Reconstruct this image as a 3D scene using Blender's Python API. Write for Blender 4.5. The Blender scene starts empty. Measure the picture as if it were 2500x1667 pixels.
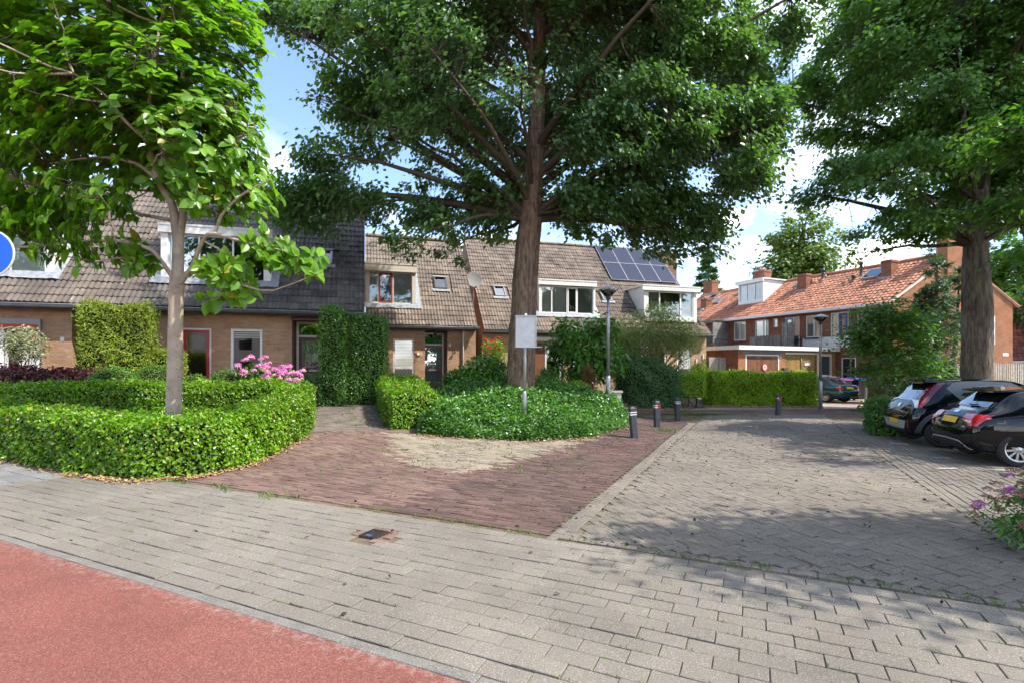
import bpy, bmesh, math, random
import numpy as np
from mathutils import Vector, Matrix
from mathutils.bvhtree import BVHTree
R_ = math.radians
rng = np.random.default_rng(7)
random.seed(7)
SC = bpy.context.scene
COL = SC.collection

# ------------------------------------------------------------------ camera, sky, sun, exposure
cam = bpy.data.cameras.new('camera')
cam.sensor_width = 36.0
cam.lens = 18.0
cam.shift_y = 0.0258
cam.clip_end = 3000
cam.clip_start = 0.05
camo = bpy.data.objects.new('camera', cam)
COL.objects.link(camo)
camo.location = (0, 0, 1.75)
camo.rotation_euler = (R_(90), 0, 0)
SC.camera = camo

SUN_EL, SUN_AZ = 51.0, 70.0          # azimuth measured from straight behind the camera towards the right
sv = Vector((math.cos(R_(SUN_EL)) * math.sin(R_(SUN_AZ)), -math.cos(R_(SUN_EL)) * math.cos(R_(SUN_AZ)), math.sin(R_(SUN_EL))))
sl = bpy.data.lights.new('sun', 'SUN')
sl.energy = 3.2
sl.angle = R_(0.6)
sl.color = (1.0, 0.95, 0.86)
suno = bpy.data.objects.new('sun', sl)
COL.objects.link(suno)
suno.rotation_euler = sv.to_track_quat('Z', 'Y').to_euler()
suno.location = (20, -20, 40)

world = bpy.data.worlds.new('World')
SC.world = world
world.use_nodes = True
wn = world.node_tree
wn.nodes.clear()
def W(t, **k):
    n = wn.nodes.new(t)
    for a, b in k.items():
        setattr(n, a, b)
    return n
sky = W('ShaderNodeTexSky', sky_type='NISHITA', sun_disc=False)
sky.sun_elevation = R_(SUN_EL)
sky.sun_rotation = math.atan2(sv.x, sv.y)
sky.air_density = 1.0
sky.dust_density = 0.6
sky.ozone_density = 2.0
bg1 = W('ShaderNodeBackground')
bg1.inputs[1].default_value = 0.15
bg2 = W('ShaderNodeBackground')
bg2.inputs[0].default_value = (1.0, 0.97, 0.92, 1)
bg2.inputs[1].default_value = 1.85
mixs = W('ShaderNodeMixShader')
outw = W('ShaderNodeOutputWorld')
tc = W('ShaderNodeTexCoord')
sep = W('ShaderNodeSeparateXYZ')
wn.links.new(tc.outputs['Generated'], sep.inputs[0])
def WM(op, a, b=None):
    n = W('ShaderNodeMath', operation=op)
    for i, v in enumerate((a, b)):
        if v is None:
            continue
        if isinstance(v, (int, float)):
            n.inputs[i].default_value = v
        else:
            wn.links.new(v, n.inputs[i])
    return n.outputs[0]
zc = WM('ADD', WM('MAXIMUM', sep.outputs[2], 0.0), 0.16)
cmb = W('ShaderNodeCombineXYZ')
wn.links.new(WM('DIVIDE', sep.outputs[0], zc), cmb.inputs[0])
wn.links.new(WM('DIVIDE', sep.outputs[1], zc), cmb.inputs[1])
mp = W('ShaderNodeMapping')
mp.inputs['Location'].default_value = (1.2, 3.7, 0)
wn.links.new(cmb.outputs[0], mp.inputs[0])
n1 = W('ShaderNodeTexNoise')
n1.inputs['Scale'].default_value = 0.9
n1.inputs['Detail'].default_value = 9
n1.inputs['Roughness'].default_value = 0.6
n1.inputs['Distortion'].default_value = 0.4
wn.links.new(mp.outputs[0], n1.inputs['Vector'])
# cumulus low over the horizon, thinner wisps higher up
n2 = W('ShaderNodeTexNoise')
n2.inputs['Scale'].default_value = 5.0
n2.inputs['Detail'].default_value = 7
n2.inputs['Roughness'].default_value = 0.55
mp2 = W('ShaderNodeMapping')
mp2.inputs['Location'].default_value = (0.35, 0.2, 0.1)
mp2.inputs['Scale'].default_value = (1, 1, 1.9)
wn.links.new(tc.outputs['Generated'], mp2.inputs[0])
wn.links.new(mp2.outputs[0], n2.inputs['Vector'])
r1 = W('ShaderNodeMapRange', interpolation_type='SMOOTHSTEP')
r1.inputs[1].default_value = 0.47
r1.inputs[2].default_value = 0.74
wn.links.new(n1.outputs[0], r1.inputs[0])
low = W('ShaderNodeMapRange')
low.inputs[1].default_value = 0.02
low.inputs[2].default_value = 0.42
low.inputs[3].default_value = 0.14
low.inputs[4].default_value = -0.25
wn.links.new(sep.outputs[2], low.inputs[0])
r2 = W('ShaderNodeMapRange', interpolation_type='SMOOTHSTEP')
r2.inputs[1].default_value = 0.50
r2.inputs[2].default_value = 0.62
wn.links.new(WM('ADD', n2.outputs[0], low.outputs[0]), r2.inputs[0])
fac = WM('MAXIMUM', WM('MULTIPLY', r1.outputs[0], 0.72), r2.outputs[0])
wn.links.new(sky.outputs[0], bg1.inputs[0])
wn.links.new(fac, mixs.inputs[0])
wn.links.new(bg1.outputs[0], mixs.inputs[1])
wn.links.new(bg2.outputs[0], mixs.inputs[2])
wn.links.new(mixs.outputs[0], outw.inputs[0])

SC.view_settings.view_transform = 'Standard'
SC.view_settings.look = 'None'
SC.view_settings.exposure = 1.3
SC.view_settings.gamma = 1.0
SC.render.engine = 'CYCLES'
SC.cycles.use_denoising = True
SC.cycles.max_bounces = 5
SC.cycles.transparent_max_bounces = 8
SC.cycles.diffuse_bounces = 2
SC.cycles.glossy_bounces = 2
SC.cycles.use_adaptive_sampling = True
SC.cycles.adaptive_threshold = 0.03
SC.cycles.caustics_reflective = False
SC.cycles.caustics_refractive = False

# ------------------------------------------------------------------ materials
def newmat(name):
    m = bpy.data.materials.new(name)
    m.use_nodes = True
    nt = m.node_tree
    nt.nodes.clear()
    o = nt.nodes.new('ShaderNodeOutputMaterial')
    p = nt.nodes.new('ShaderNodeBsdfPrincipled')
    nt.links.new(p.outputs[0], o.inputs[0])
    return m, nt, p, o
def nd(nt, t, **k):
    n = nt.nodes.new(t)
    for a, b in k.items():
        setattr(n, a, b)
    return n
def rnd(nt):
    """one random number per object plus one per face of a joined mesh"""
    oi = nd(nt, 'ShaderNodeObjectInfo')
    at = nd(nt, 'ShaderNodeAttribute', attribute_name='tint')
    a = nd(nt, 'ShaderNodeMath', operation='ADD')
    nt.links.new(oi.outputs['Random'], a.inputs[0])
    nt.links.new(at.outputs['Fac'], a.inputs[1])
    f = nd(nt, 'ShaderNodeMath', operation='FRACT')
    nt.links.new(a.outputs[0], f.inputs[0])
    return f.outputs[0]
def mix(nt, a, b, f, mode='MIX'):
    n = nd(nt, 'ShaderNodeMix', data_type='RGBA', blend_type=mode)
    for s, v in ((0, f), (6, a), (7, b)):
        if isinstance(v, (int, float)):
            n.inputs[s].default_value = v
        elif isinstance(v, tuple):
            n.inputs[s].default_value = v if len(v) == 4 else v + (1,)
        else:
            nt.links.new(v, n.inputs[s])
    return n.outputs[2]
def noise(nt, scale, detail=4, rough=0.55, vec=None):
    n = nd(nt, 'ShaderNodeTexNoise')
    n.inputs['Scale'].default_value = scale
    n.inputs['Detail'].default_value = detail
    n.inputs['Roughness'].default_value = rough
    if vec is None:
        g = nd(nt, 'ShaderNodeNewGeometry')
        vec = g.outputs['Position']
    nt.links.new(vec, n.inputs['Vector'])
    return n.outputs[0]
def ramp(nt, v, lo, hi, a=0.0, b=1.0):
    n = nd(nt, 'ShaderNodeMapRange')
    n.inputs[1].default_value = lo
    n.inputs[2].default_value = hi
    n.inputs[3].default_value = a
    n.inputs[4].default_value = b
    nt.links.new(v, n.inputs[0])
    return n.outputs[0]
def bump(nt, p, v, strength, dist=0.01):
    n = nd(nt, 'ShaderNodeBump')
    n.inputs['Strength'].default_value = strength
    n.inputs['Distance'].default_value = dist
    nt.links.new(v, n.inputs['Height'])
    nt.links.new(n.outputs[0], p.inputs['Normal'])
M = {}
def mat(name, c1, c2=None, scale=4, lo=0.35, hi=0.65, rough=0.6, var=0.0, bmp=0.0, bscale=60, metal=0.0, spec=0.4, speck=None, sscale=250, coat=0.0, stain=0.0):
    m, nt, p, o = newmat(name)
    p.inputs['Roughness'].default_value = rough
    p.inputs['Metallic'].default_value = metal
    p.inputs['Specular IOR Level'].default_value = spec
    p.inputs['Coat Weight'].default_value = coat
    p.inputs['Coat Roughness'].default_value = 0.03
    col = c1 + (1,)
    if c2:
        col = mix(nt, c1, c2, ramp(nt, noise(nt, scale), lo, hi))
    if speck:
        for (sc, thr, colr, am) in speck:
            f = ramp(nt, noise(nt, sscale * sc, 2), thr, thr + 0.05, 0, am)
            col = mix(nt, col, colr, f)
    if stain:
        col = mix(nt, col, ramp(nt, noise(nt, 0.55, 5, 0.6), 0.36, 0.62, 1 - stain, 1 + 0.25 * stain), 1.0, 'MULTIPLY')
        col = mix(nt, col, (0.03, 0.028, 0.026), ramp(nt, noise(nt, 3.1, 4, 0.6), 0.70, 0.78, 0, stain * 1.6))
    if var:
        r = ramp(nt, rnd(nt), 0, 1, 1 - var, 1 + var)
        col = mix(nt, col, r, 1.0, 'MULTIPLY')
    if isinstance(col, tuple):
        p.inputs['Base Color'].default_value = col
    else:
        nt.links.new(col, p.inputs['Base Color'])
    if bmp:
        bump(nt, p, noise(nt, bscale, 4), bmp)
    M[name] = m
    return m
def brickmat(name, a, b, mortar, width=0.21, row=0.0625, ms=0.006, patch=None):
    m, nt, p, o = newmat(name)
    uv = nd(nt, 'ShaderNodeUVMap')
    br = nd(nt, 'ShaderNodeTexBrick')
    br.inputs['Color1'].default_value = a + (1,)
    br.inputs['Color2'].default_value = b + (1,)
    br.inputs['Mortar'].default_value = mortar + (1,)
    br.inputs['Scale'].default_value = 1.0
    br.inputs['Mortar Size'].default_value = ms
    br.inputs['Mortar Smooth'].default_value = 0.2
    br.inputs['Brick Width'].default_value = width
    br.inputs['Row Height'].default_value = row
    nt.links.new(uv.outputs[0], br.inputs['Vector'])
    n = noise(nt, 1.3, 5)
    col = mix(nt, br.outputs['Color'], ramp(nt, n, 0.3, 0.75, 0.78, 1.18), 1.0, 'MULTIPLY')
    n3 = noise(nt, 26, 3)
    col = mix(nt, col, ramp(nt, n3, 0.3, 0.7, 0.86, 1.12), 1.0, 'MULTIPLY')
    if patch:
        col = mix(nt, col, patch, ramp(nt, noise(nt, 0.9, 3), 0.55, 0.75, 0, 0.35))
    nt.links.new(col, p.inputs['Base Color'])
    p.inputs['Roughness'].default_value = 0.85
    p.inputs['Specular IOR Level'].default_value = 0.2
    inv = nd(nt, 'ShaderNodeMath', operation='SUBTRACT')
    inv.inputs[0].default_value = 1
    nt.links.new(br.outputs['Fac'], inv.inputs[1])
    bump(nt, p, inv.outputs[0], 0.5, 0.008)
    M[name] = m
def leafmat(name, dark, light, rough=0.4, trans=0.35, spec=0.5, warm=None, tcol=None):
    m, nt, p, o = newmat(name)
    r = rnd(nt)
    col = mix(nt, dark, light, r)
    n = noise(nt, 0.9, 3)
    col = mix(nt, col, ramp(nt, n, 0.3, 0.7, 0.75, 1.2), 1.0, 'MULTIPLY')
    if warm:
        col = mix(nt, col, warm, ramp(nt, r, 0.955, 0.985))
    nt.links.new(col, p.inputs['Base Color'])
    p.inputs['Roughness'].default_value = rough
    p.inputs['Specular IOR Level'].default_value = spec
    t = nd(nt, 'ShaderNodeBsdfTranslucent')
    tc_ = mix(nt, col, tcol or (1.5, 1.7, 0.5), 1.0, 'MULTIPLY')
    nt.links.new(tc_, t.inputs[0])
    ms = nd(nt, 'ShaderNodeMixShader')
    ms.inputs[0].default_value = trans
    nt.links.new(p.outputs[0], ms.inputs[1])
    nt.links.new(t.outputs[0], ms.inputs[2])
    nt.links.new(ms.outputs[0], o.inputs[0])
    M[name] = m
def barkmat(name, a, b, lichen, stretch=0.16, scale=16):
    m, nt, p, o = newmat(name)
    g = nd(nt, 'ShaderNodeNewGeometry')
    mp_ = nd(nt, 'ShaderNodeMapping')
    mp_.inputs['Scale'].default_value = (1, 1, stretch)
    nt.links.new(g.outputs['Position'], mp_.inputs[0])
    n = noise(nt, scale, 6, 0.65, mp_.outputs[0])
    col = mix(nt, b, a, ramp(nt, n, 0.38, 0.62))
    col = mix(nt, col, ramp(nt, noise(nt, 1.4, 3), 0.3, 0.7, 0.75, 1.2), 1.0, 'MULTIPLY')
    col = mix(nt, col, lichen, ramp(nt, noise(nt, 34, 3), 0.62, 0.72, 0, 0.45))
    nt.links.new(col, p.inputs['Base Color'])
    p.inputs['Roughness'].default_value = 0.95
    p.inputs['Specular IOR Level'].default_value = 0.15
    bump(nt, p, n, 1.0, 0.05)
    M[name] = m
def glassmat(name, refl=0.10, tint=(0.93, 0.96, 0.95)):
    m, nt, p, o = newmat(name)
    nt.nodes.remove(p)
    g = nd(nt, 'ShaderNodeBsdfGlossy')
    g.inputs['Roughness'].default_value = 0.012
    g.inputs[0].default_value = (0.95, 0.97, 1, 1)
    t = nd(nt, 'ShaderNodeBsdfTransparent')
    t.inputs[0].default_value = tint + (1,)
    fr = nd(nt, 'ShaderNodeFresnel')
    fr.inputs[0].default_value = 1.5
    a = nd(nt, 'ShaderNodeMath', operation='ADD', use_clamp=True)
    nt.links.new(fr.outputs[0], a.inputs[0])
    a.inputs[1].default_value = refl
    ms = nd(nt, 'ShaderNodeMixShader')
    nt.links.new(a.outputs[0], ms.inputs[0])
    nt.links.new(t.outputs[0], ms.inputs[1])
    nt.links.new(g.outputs[0], ms.inputs[2])
    nt.links.new(ms.outputs[0], o.inputs[0])
    M[name] = m

# ------------------------------------------------------------------ mesh helpers
def tag(o, label=None, cat=None, group=None, kind=None):
    if label: o['label'] = label
    if cat: o['category'] = cat
    if group: o['group'] = group
    if kind: o['kind'] = kind
    return o
def empty(name, loc=(0, 0, 0), rz=0.0, label=None, cat=None, group=None):
    o = bpy.data.objects.new(name, None)
    o.empty_display_size = 0.2
    COL.objects.link(o)
    o.location = loc
    o.rotation_euler = (0, 0, rz)
    return tag(o, label, cat, group)
def link(name, me, parent=None, loc=None, rot=None):
    o = bpy.data.objects.new(name, me)
    COL.objects.link(o)
    if parent: o.parent = parent
    if loc is not None: o.location = loc
    if rot is not None: o.rotation_euler = rot
    return o
def boxuv(me):
    n = len(me.loops)
    if not n:
        return
    vi = np.empty(n, np.int32); me.loops.foreach_get('vertex_index', vi)
    co = np.empty(len(me.vertices) * 3, np.float32); me.vertices.foreach_get('co', co); co = co.reshape(-1, 3)
    np_ = len(me.polygons)
    nr = np.empty(np_ * 3, np.float32); me.polygons.foreach_get('normal', nr); nr = np.abs(nr.reshape(-1, 3))
    tot = np.empty(np_, np.int32); me.polygons.foreach_get('loop_total', tot)
    ln = np.repeat(nr, tot, axis=0)
    c = co[vi]
    uv = np.empty((n, 2), np.float32)
    ax = (ln[:, 0] > ln[:, 1]) & (ln[:, 0] >= ln[:, 2])
    az = (ln[:, 2] > ln[:, 1]) & (ln[:, 2] > ln[:, 0])
    uv[:] = c[:, [0, 2]]
    uv[ax] = c[ax][:, [1, 2]]
    uv[az] = c[az][:, [0, 1]]
    l = me.uv_layers.new(name='UVMap')
    l.data.foreach_set('uv', uv.ravel())
def np_mesh(name, V, F, k, mats, smooth=False, tint=None, midx=None):
    """V (n,3) vertices, F flat loop indices of k-gons"""
    me = bpy.data.meshes.new(name)
    V = np.ascontiguousarray(V, np.float32)
    F = np.ascontiguousarray(F, np.int32).ravel()
    nf = len(F) // k
    me.vertices.add(len(V)); me.vertices.foreach_set('co', V.ravel())
    me.loops.add(len(F)); me.loops.foreach_set('vertex_index', F)
    me.polygons.add(nf)
    me.polygons.foreach_set('loop_start', np.arange(nf, dtype=np.int32) * k)
    me.update(calc_edges=True)
    me.polygons.foreach_set('use_smooth', np.full(nf, bool(smooth)))
    for m in (mats if isinstance(mats, (list, tuple)) else [mats]):
        me.materials.append(m)
    if midx is not None:
        me.polygons.foreach_set('material_index', np.asarray(midx, np.int32))
    if tint is not None:
        a = me.attributes.new('tint', 'FLOAT', 'FACE')
        a.data.foreach_set('value', np.asarray(tint, np.float32))
    return me
class MB:
    def __init__(s):
        s.v = []; s.f = []; s.sm = []
    def add(s, vs, fs, smooth=False):
        b = len(s.v)
        s.v.extend(tuple(v) for v in vs)
        for f in fs:
            s.f.append([b + i for i in f]); s.sm.append(smooth)
        return s
    def box(s, x0, x1, y0, y1, z0, z1):
        return s.add([(x0, y0, z0), (x1, y0, z0), (x1, y1, z0), (x0, y1, z0), (x0, y0, z1), (x1, y0, z1), (x1, y1, z1), (x0, y1, z1)],
                     [(0, 3, 2, 1), (4, 5, 6, 7), (0, 1, 5, 4), (1, 2, 6, 5), (2, 3, 7, 6), (3, 0, 4, 7)])
    def quad(s, a, b, c, d):
        return s.add([a, b, c, d], [(0, 1, 2, 3)])
    def frame(s, x0, x1, z0, z1, t, y0, y1):
        s.box(x0, x0 + t, y0, y1, z0, z1); s.box(x1 - t, x1, y0, y1, z0, z1)
        s.box(x0 + t, x1 - t, y0, y1, z1 - t, z1); s.box(x0 + t, x1 - t, y0, y1, z0, z0 + t)
        return s
    def prism(s, poly, ax, a, b):
        """poly of 2D points extruded along axis ax from a to b; the other two axes in order"""
        def P(p, h):
            q = list(p); q.insert(ax, h); return tuple(q)
        n = len(poly)
        vs = [P(p, a) for p in poly] + [P(p, b) for p in poly]
        return s.add(vs, [tuple(range(n))[::-1], tuple(range(n, 2 * n))] + [(i, (i + 1) % n, n + (i + 1) % n, n + i) for i in range(n)])
    def tube(s, pts, rad, n=8, cap=True, smooth=True):
        pts = [Vector(p) for p in pts]
        if not hasattr(rad, '__len__'):
            rad = [rad] * len(pts)
        vs = []; fs = []
        prev = None
        for i, p in enumerate(pts):
            t = (pts[min(i + 1, len(pts) - 1)] - pts[max(i - 1, 0)]).normalized()
            if prev is None:
                u = t.orthogonal().normalized()
            else:
                u = (prev - t * prev.dot(t)).normalized()
            prev = u
            w = t.cross(u)
            for k in range(n):
                a = 2 * math.pi * k / n
                vs.append(p + (u * math.cos(a) + w * math.sin(a)) * rad[i])
        for i in range(len(pts) - 1):
            for k in range(n):
                fs.append((i * n + k, i * n + (k + 1) % n, (i + 1) * n + (k + 1) % n, (i + 1) * n + k))
        if cap:
            fs.append(tuple(range(n))[::-1]); fs.append(tuple(range((len(pts) - 1) * n, len(pts) * n)))
        return s.add(vs, fs, smooth)
    def lathe(s, prof, c=(0, 0, 0), n=16, smooth=True, ax=2):
        vs = []; fs = []
        for (r, h) in prof:
            for k in range(n):
                a = 2 * math.pi * k / n
                q = [r * math.cos(a), r * math.sin(a)]
                q.insert(ax, h)
                vs.append((q[0] + c[0], q[1] + c[1], q[2] + c[2]))
        for i in range(len(prof) - 1):
            for k in range(n):
                fs.append((i * n + k, i * n + (k + 1) % n, (i + 1) * n + (k + 1) % n, (i + 1) * n + k))
        return s.add(vs, fs, smooth)
    def mesh(s, name, m):
        me = bpy.data.meshes.new(name)
        me.from_pydata(s.v, [], s.f)
        if any(s.sm):
            me.polygons.foreach_set('use_smooth', s.sm)
        me.materials.append(M[m] if isinstance(m, str) else m)
        me.validate()
        boxuv(me)
        return me
    def build(s, name, m, parent=None, loc=None, rot=None):
        return link(name, s.mesh(name, m), parent, loc, rot)

# leaf templates: (verts, faces)  x across, y along, z up
LEAF2 = (np.array([[0, 0, 0], [0.34, 0.5, 0.10], [0, 1, -0.02], [-0.34, 0.5, 0.10]], float), np.array([[0, 1, 2], [0, 2, 3]]))
LEAFN = (np.array([[0, 0, 0], [0.13, 0.45, 0.03], [0, 1, -0.06], [-0.13, 0.45, 0.03]], float), np.array([[0, 1, 2], [0, 2, 3]]))
def _oval(n, wid, fold, droop):
    v = []
    for i in range(n + 1):
        t = i / n
        w = wid * math.sin(math.pi * min(1, 0.04 + 0.93 * t ** 0.8)) ** 0.75 if 0 < i < n else 0.02
        z = -droop * t * t
        v += [(-w, t, z + fold * w), (0, t, z), (w, t, z + fold * w)]
    f = []
    for i in range(n):
        for j in (0, 1):
            a = i * 3 + j
            f += [(a, a + 1, a + 4), (a, a + 4, a + 3)]
    return np.array(v, float), np.array(f)
LEAFO = _oval(4, 0.31, 0.35, 0.12)
LEAF6 = _oval(2, 0.34, 0.35, 0.10)
def leaf_mesh(name, P, N, size, tpl, m, T=None, rand=0.5, tint=None, aspect=None):
    """leaves at points P whose upper side faces N (both (n,3)), growing along T (random when None)"""
    n = len(P)
    tv, tf = tpl
    N = N / np.maximum(np.linalg.norm(N, axis=1, keepdims=True), 1e-6)
    N = N + rng.normal(0, rand, (n, 3)); N /= np.maximum(np.linalg.norm(N, axis=1, keepdims=True), 1e-6)
    if T is None:
        T = rng.normal(0, 1, (n, 3))
    T = T - N * np.sum(T * N, axis=1, keepdims=True)
    T /= np.maximum(np.linalg.norm(T, axis=1, keepdims=True), 1e-6)
    B = np.cross(T, N)
    s = (np.broadcast_to(size, (n,)))[:, None, None]
    V = (tv[None, :, 0:1] * B[:, None, :] + tv[None, :, 1:2] * T[:, None, :] + tv[None, :, 2:3] * N[:, None, :]) * s + P[:, None, :]
    k = len(tv)
    F = tf[None] + (np.arange(n) * k)[:, None, None]
    t = rng.random(n) if tint is None else tint
    return np_mesh(name, V.reshape(-1, 3), F.reshape(-1, 3), 3, M[m], tint=np.repeat(t, len(tf)), smooth=len(tf) > 2)

# ------------------------------------------------------------------ terrain
def S01(t):
    t = np.clip(t, 0, 1)
    return t * t * (3 - 2 * t)
def hgt(x, y):
    x = np.asarray(x, float); y = np.asarray(y, float)
    v = -0.2756 * x + 0.9613 * y
    xa = 1.5 + np.maximum(0, v - 18) * 1.6
    return 0.62 * S01((v - 9.5) / 7.5) * (1 - S01((x - xa) / 3.5)) * (1 - S01((np.abs(y) - 60) / 40))
def H(x, y):
    return float(hgt(x, y))
E1 = np.array([0.9026, -0.4305]); E2 = np.array([0.4305, 0.9026])      # along the road, along the side street
def ST(s, t):
    return E1 * s + E2 * t
def inpoly(x, y, poly):
    x = np.asarray(x); y = np.asarray(y)
    ins = np.zeros(x.shape, bool)
    n = len(poly)
    for i in range(n):
        x0, y0 = poly[i]; x1, y1 = poly[(i + 1) % n]
        c = ((y0 > y) != (y1 > y)) & (x < (x1 - x0) * (y - y0) / ((y1 - y0) if y1 != y0 else 1e-9) + x0)
        ins ^= c
    return ins
def edgedist(x, y, poly):
    d = np.full(np.shape(x), 1e9)
    n = len(poly)
    for i in range(n):
        a = np.array(poly[i]); b = np.array(poly[(i + 1) % n])
        ab = b - a
        t = np.clip(((x - a[0]) * ab[0] + (y - a[1]) * ab[1]) / ab.dot(ab), 0, 1)
        d = np.minimum(d, np.hypot(x - a[0] - t * ab[0], y - a[1] - t * ab[1]))
    return d
# ------------------------------------------------------------------ the palette
mat('bike_asphalt', (0.235, 0.082, 0.062), (0.195, 0.074, 0.059), scale=1.1, rough=0.92, bmp=0.9, bscale=190, spec=0.15,
    speck=[(1.0, 0.52, (0.37, 0.17, 0.135), 0.55), (1.1, 0.58, (0.11, 0.05, 0.045), 0.6), (0.7, 0.66, (0.40, 0.29, 0.25), 0.5)], sscale=95)
_nt = M['bike_asphalt'].node_tree
_p = [n for n in _nt.nodes if n.type == 'BSDF_PRINCIPLED'][0]
_src = _p.inputs['Base Color'].links[0].from_socket
_g = nd(_nt, 'ShaderNodeNewGeometry')
_d = nd(_nt, 'ShaderNodeVectorMath', operation='DOT_PRODUCT')
_nt.links.new(_g.outputs['Position'], _d.inputs[0]); _d.inputs[1].default_value = (E2[0], E2[1], 0)
_e = ramp(_nt, _d.outputs['Value'], 2.05, 2.47, 0.0, 0.28)
_a = nd(_nt, 'ShaderNodeMath', operation='ADD'); _nt.links.new(_e, _a.inputs[0]); _nt.links.new(noise(_nt, 16, 6, 0.75), _a.inputs[1])
_c = mix(_nt, _src, (0.40, 0.31, 0.27), ramp(_nt, _a.outputs[0], 0.72, 0.92, 0, 0.55))
_c = mix(_nt, _c, ramp(_nt, noise(_nt, 0.8, 5, 0.65), 0.3, 0.7, 0.82, 1.12), 1.0, 'MULTIPLY')
_nt.links.new(_c, _p.inputs['Base Color'])
CSP = [(1.0, 0.58, (0.48, 0.46, 0.42), 0.5), (0.9, 0.63, (0.07, 0.07, 0.07), 0.7), (0.5, 0.68, (0.12, 0.11, 0.10), 0.6)]
mat('paver_pale', (0.205, 0.178, 0.144), (0.166, 0.145, 0.119), scale=0.8, rough=0.9, stain=0.2, var=0.055, bmp=0.4, bscale=150, spec=0.25, speck=CSP, sscale=120)
mat('paver_street', (0.190, 0.158, 0.124), (0.150, 0.127, 0.104), scale=0.5, rough=0.88, stain=0.2, var=0.09, bmp=0.4, bscale=120, spec=0.25, speck=CSP, sscale=110)
mat('paver_park', (0.178, 0.150, 0.119), (0.145, 0.124, 0.102), scale=0.5, rough=0.88, stain=0.2, var=0.08, bmp=0.4, bscale=120, spec=0.25, speck=CSP, sscale=110)
mat('slab_grey', (0.195, 0.188, 0.178), (0.150, 0.148, 0.146), scale=1.5, rough=0.9, var=0.12, bmp=0.4, bscale=150, spec=0.25, speck=CSP, sscale=120)
mat('clinker_red', (0.132, 0.080, 0.066), (0.098, 0.064, 0.056), scale=0.9, rough=0.85, stain=0.2, var=0.26, bmp=0.4, bscale=90, spec=0.25, speck=[(0.5, 0.70, (0.42, 0.34, 0.28), 0.5)], sscale=60)
mat('clinker_dusty', (0.195, 0.129, 0.103), (0.148, 0.090, 0.076), scale=0.9, rough=0.9, stain=0.2, var=0.22, bmp=0.4, bscale=90, spec=0.2)
mat('clinker_pale', (0.270, 0.225, 0.168), (0.220, 0.180, 0.138), scale=1.2, rough=0.92, var=0.16, bmp=0.5, bscale=90, spec=0.2)
mat('clinker_path', (0.178, 0.145, 0.119), (0.128, 0.106, 0.092), scale=1.5, rough=0.9, var=0.22, bmp=0.4, bscale=90, spec=0.2)
mat('soil', (0.115, 0.085, 0.058), (0.185, 0.145, 0.10), scale=6, rough=0.95, bmp=0.8, bscale=40, spec=0.1)
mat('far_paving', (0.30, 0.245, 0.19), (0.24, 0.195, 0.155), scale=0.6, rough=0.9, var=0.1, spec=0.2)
mat('kerb', (0.175, 0.158, 0.135), (0.13, 0.118, 0.104), scale=6, rough=0.9, bmp=0.4, bscale=80, speck=CSP, sscale=120)
mat('kerb_brick', (0.27, 0.16, 0.115), (0.20, 0.115, 0.085), scale=4, rough=0.9, var=0.2, bmp=0.4)
mat('white_line', (0.40, 0.39, 0.37), (0.25, 0.24, 0.22), scale=14, rough=0.8)
mat('iron', (0.035, 0.038, 0.045), (0.075, 0.05, 0.035), scale=18, rough=0.55, metal=0.4, bmp=0.6, bscale=120)
mat('blue_plate', (0.06, 0.10, 0.26), rough=0.5)
mat('tile_brown', (0.167, 0.137, 0.115), (0.095, 0.081, 0.074), scale=1.1, lo=0.36, hi=0.68, rough=0.9, var=0.2, bmp=0.35, bscale=50, spec=0.2, speck=[(1, 0.70, (0.42, 0.41, 0.37), 0.6)], sscale=6)
mat('tile_dark', (0.138, 0.122, 0.112), (0.082, 0.075, 0.072), scale=1.1, rough=0.88, var=0.22, bmp=0.35, bscale=50, spec=0.25, speck=[(1, 0.70, (0.45, 0.45, 0.43), 0.7)], sscale=6)
mat('tile_tan', (0.225, 0.178, 0.142), (0.145, 0.118, 0.10), scale=1.1, rough=0.9, var=0.2, bmp=0.35, bscale=50, spec=0.2, speck=[(1, 0.70, (0.45, 0.43, 0.38), 0.6)], sscale=6)
mat('tile_ridge', (0.19, 0.15, 0.115), (0.36, 0.22, 0.05), scale=5, lo=0.55, hi=0.72, rough=0.9, var=0.15)
mat('tile_orange', (0.40, 0.185, 0.110), (0.30, 0.128, 0.082), scale=1.2, rough=0.75, var=0.28, bmp=0.3, bscale=60, spec=0.3)
mat('tile_redbrown', (0.30, 0.105, 0.065), (0.2, 0.075, 0.055), scale=1.2, rough=0.8, var=0.3, spec=0.3)
brickmat('brick_tan', (0.47, 0.265, 0.150), (0.35, 0.195, 0.115), (0.31, 0.265, 0.20))
brickmat('brick_pale', (0.54, 0.35, 0.215), (0.43, 0.27, 0.165), (0.30, 0.26, 0.20))
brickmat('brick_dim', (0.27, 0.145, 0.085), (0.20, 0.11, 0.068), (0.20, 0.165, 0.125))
brickmat('brick_red', (0.30, 0.105, 0.052), (0.21, 0.072, 0.042), (0.24, 0.20, 0.16))
brickmat('brick_orange', (0.40, 0.165, 0.068), (0.30, 0.115, 0.055), (0.28, 0.23, 0.18))
mat('white_paint', (0.78, 0.78, 0.75), (0.68, 0.68, 0.65), scale=9, rough=0.5, spec=0.4)
mat('cream_paint', (0.66, 0.60, 0.50), (0.58, 0.52, 0.43), scale=9, rough=0.5)
mat('red_paint', (0.30, 0.022, 0.022), rough=0.35, spec=0.5)
mat('maroon', (0.075, 0.016, 0.018), rough=0.35, spec=0.5)
mat('blue_paint', (0.02, 0.05, 0.30), rough=0.35, spec=0.5)
mat('blue_door', (0.03, 0.22, 0.50), rough=0.35, spec=0.5)
mat('dark_door', (0.02, 0.026, 0.032), rough=0.45)
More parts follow.
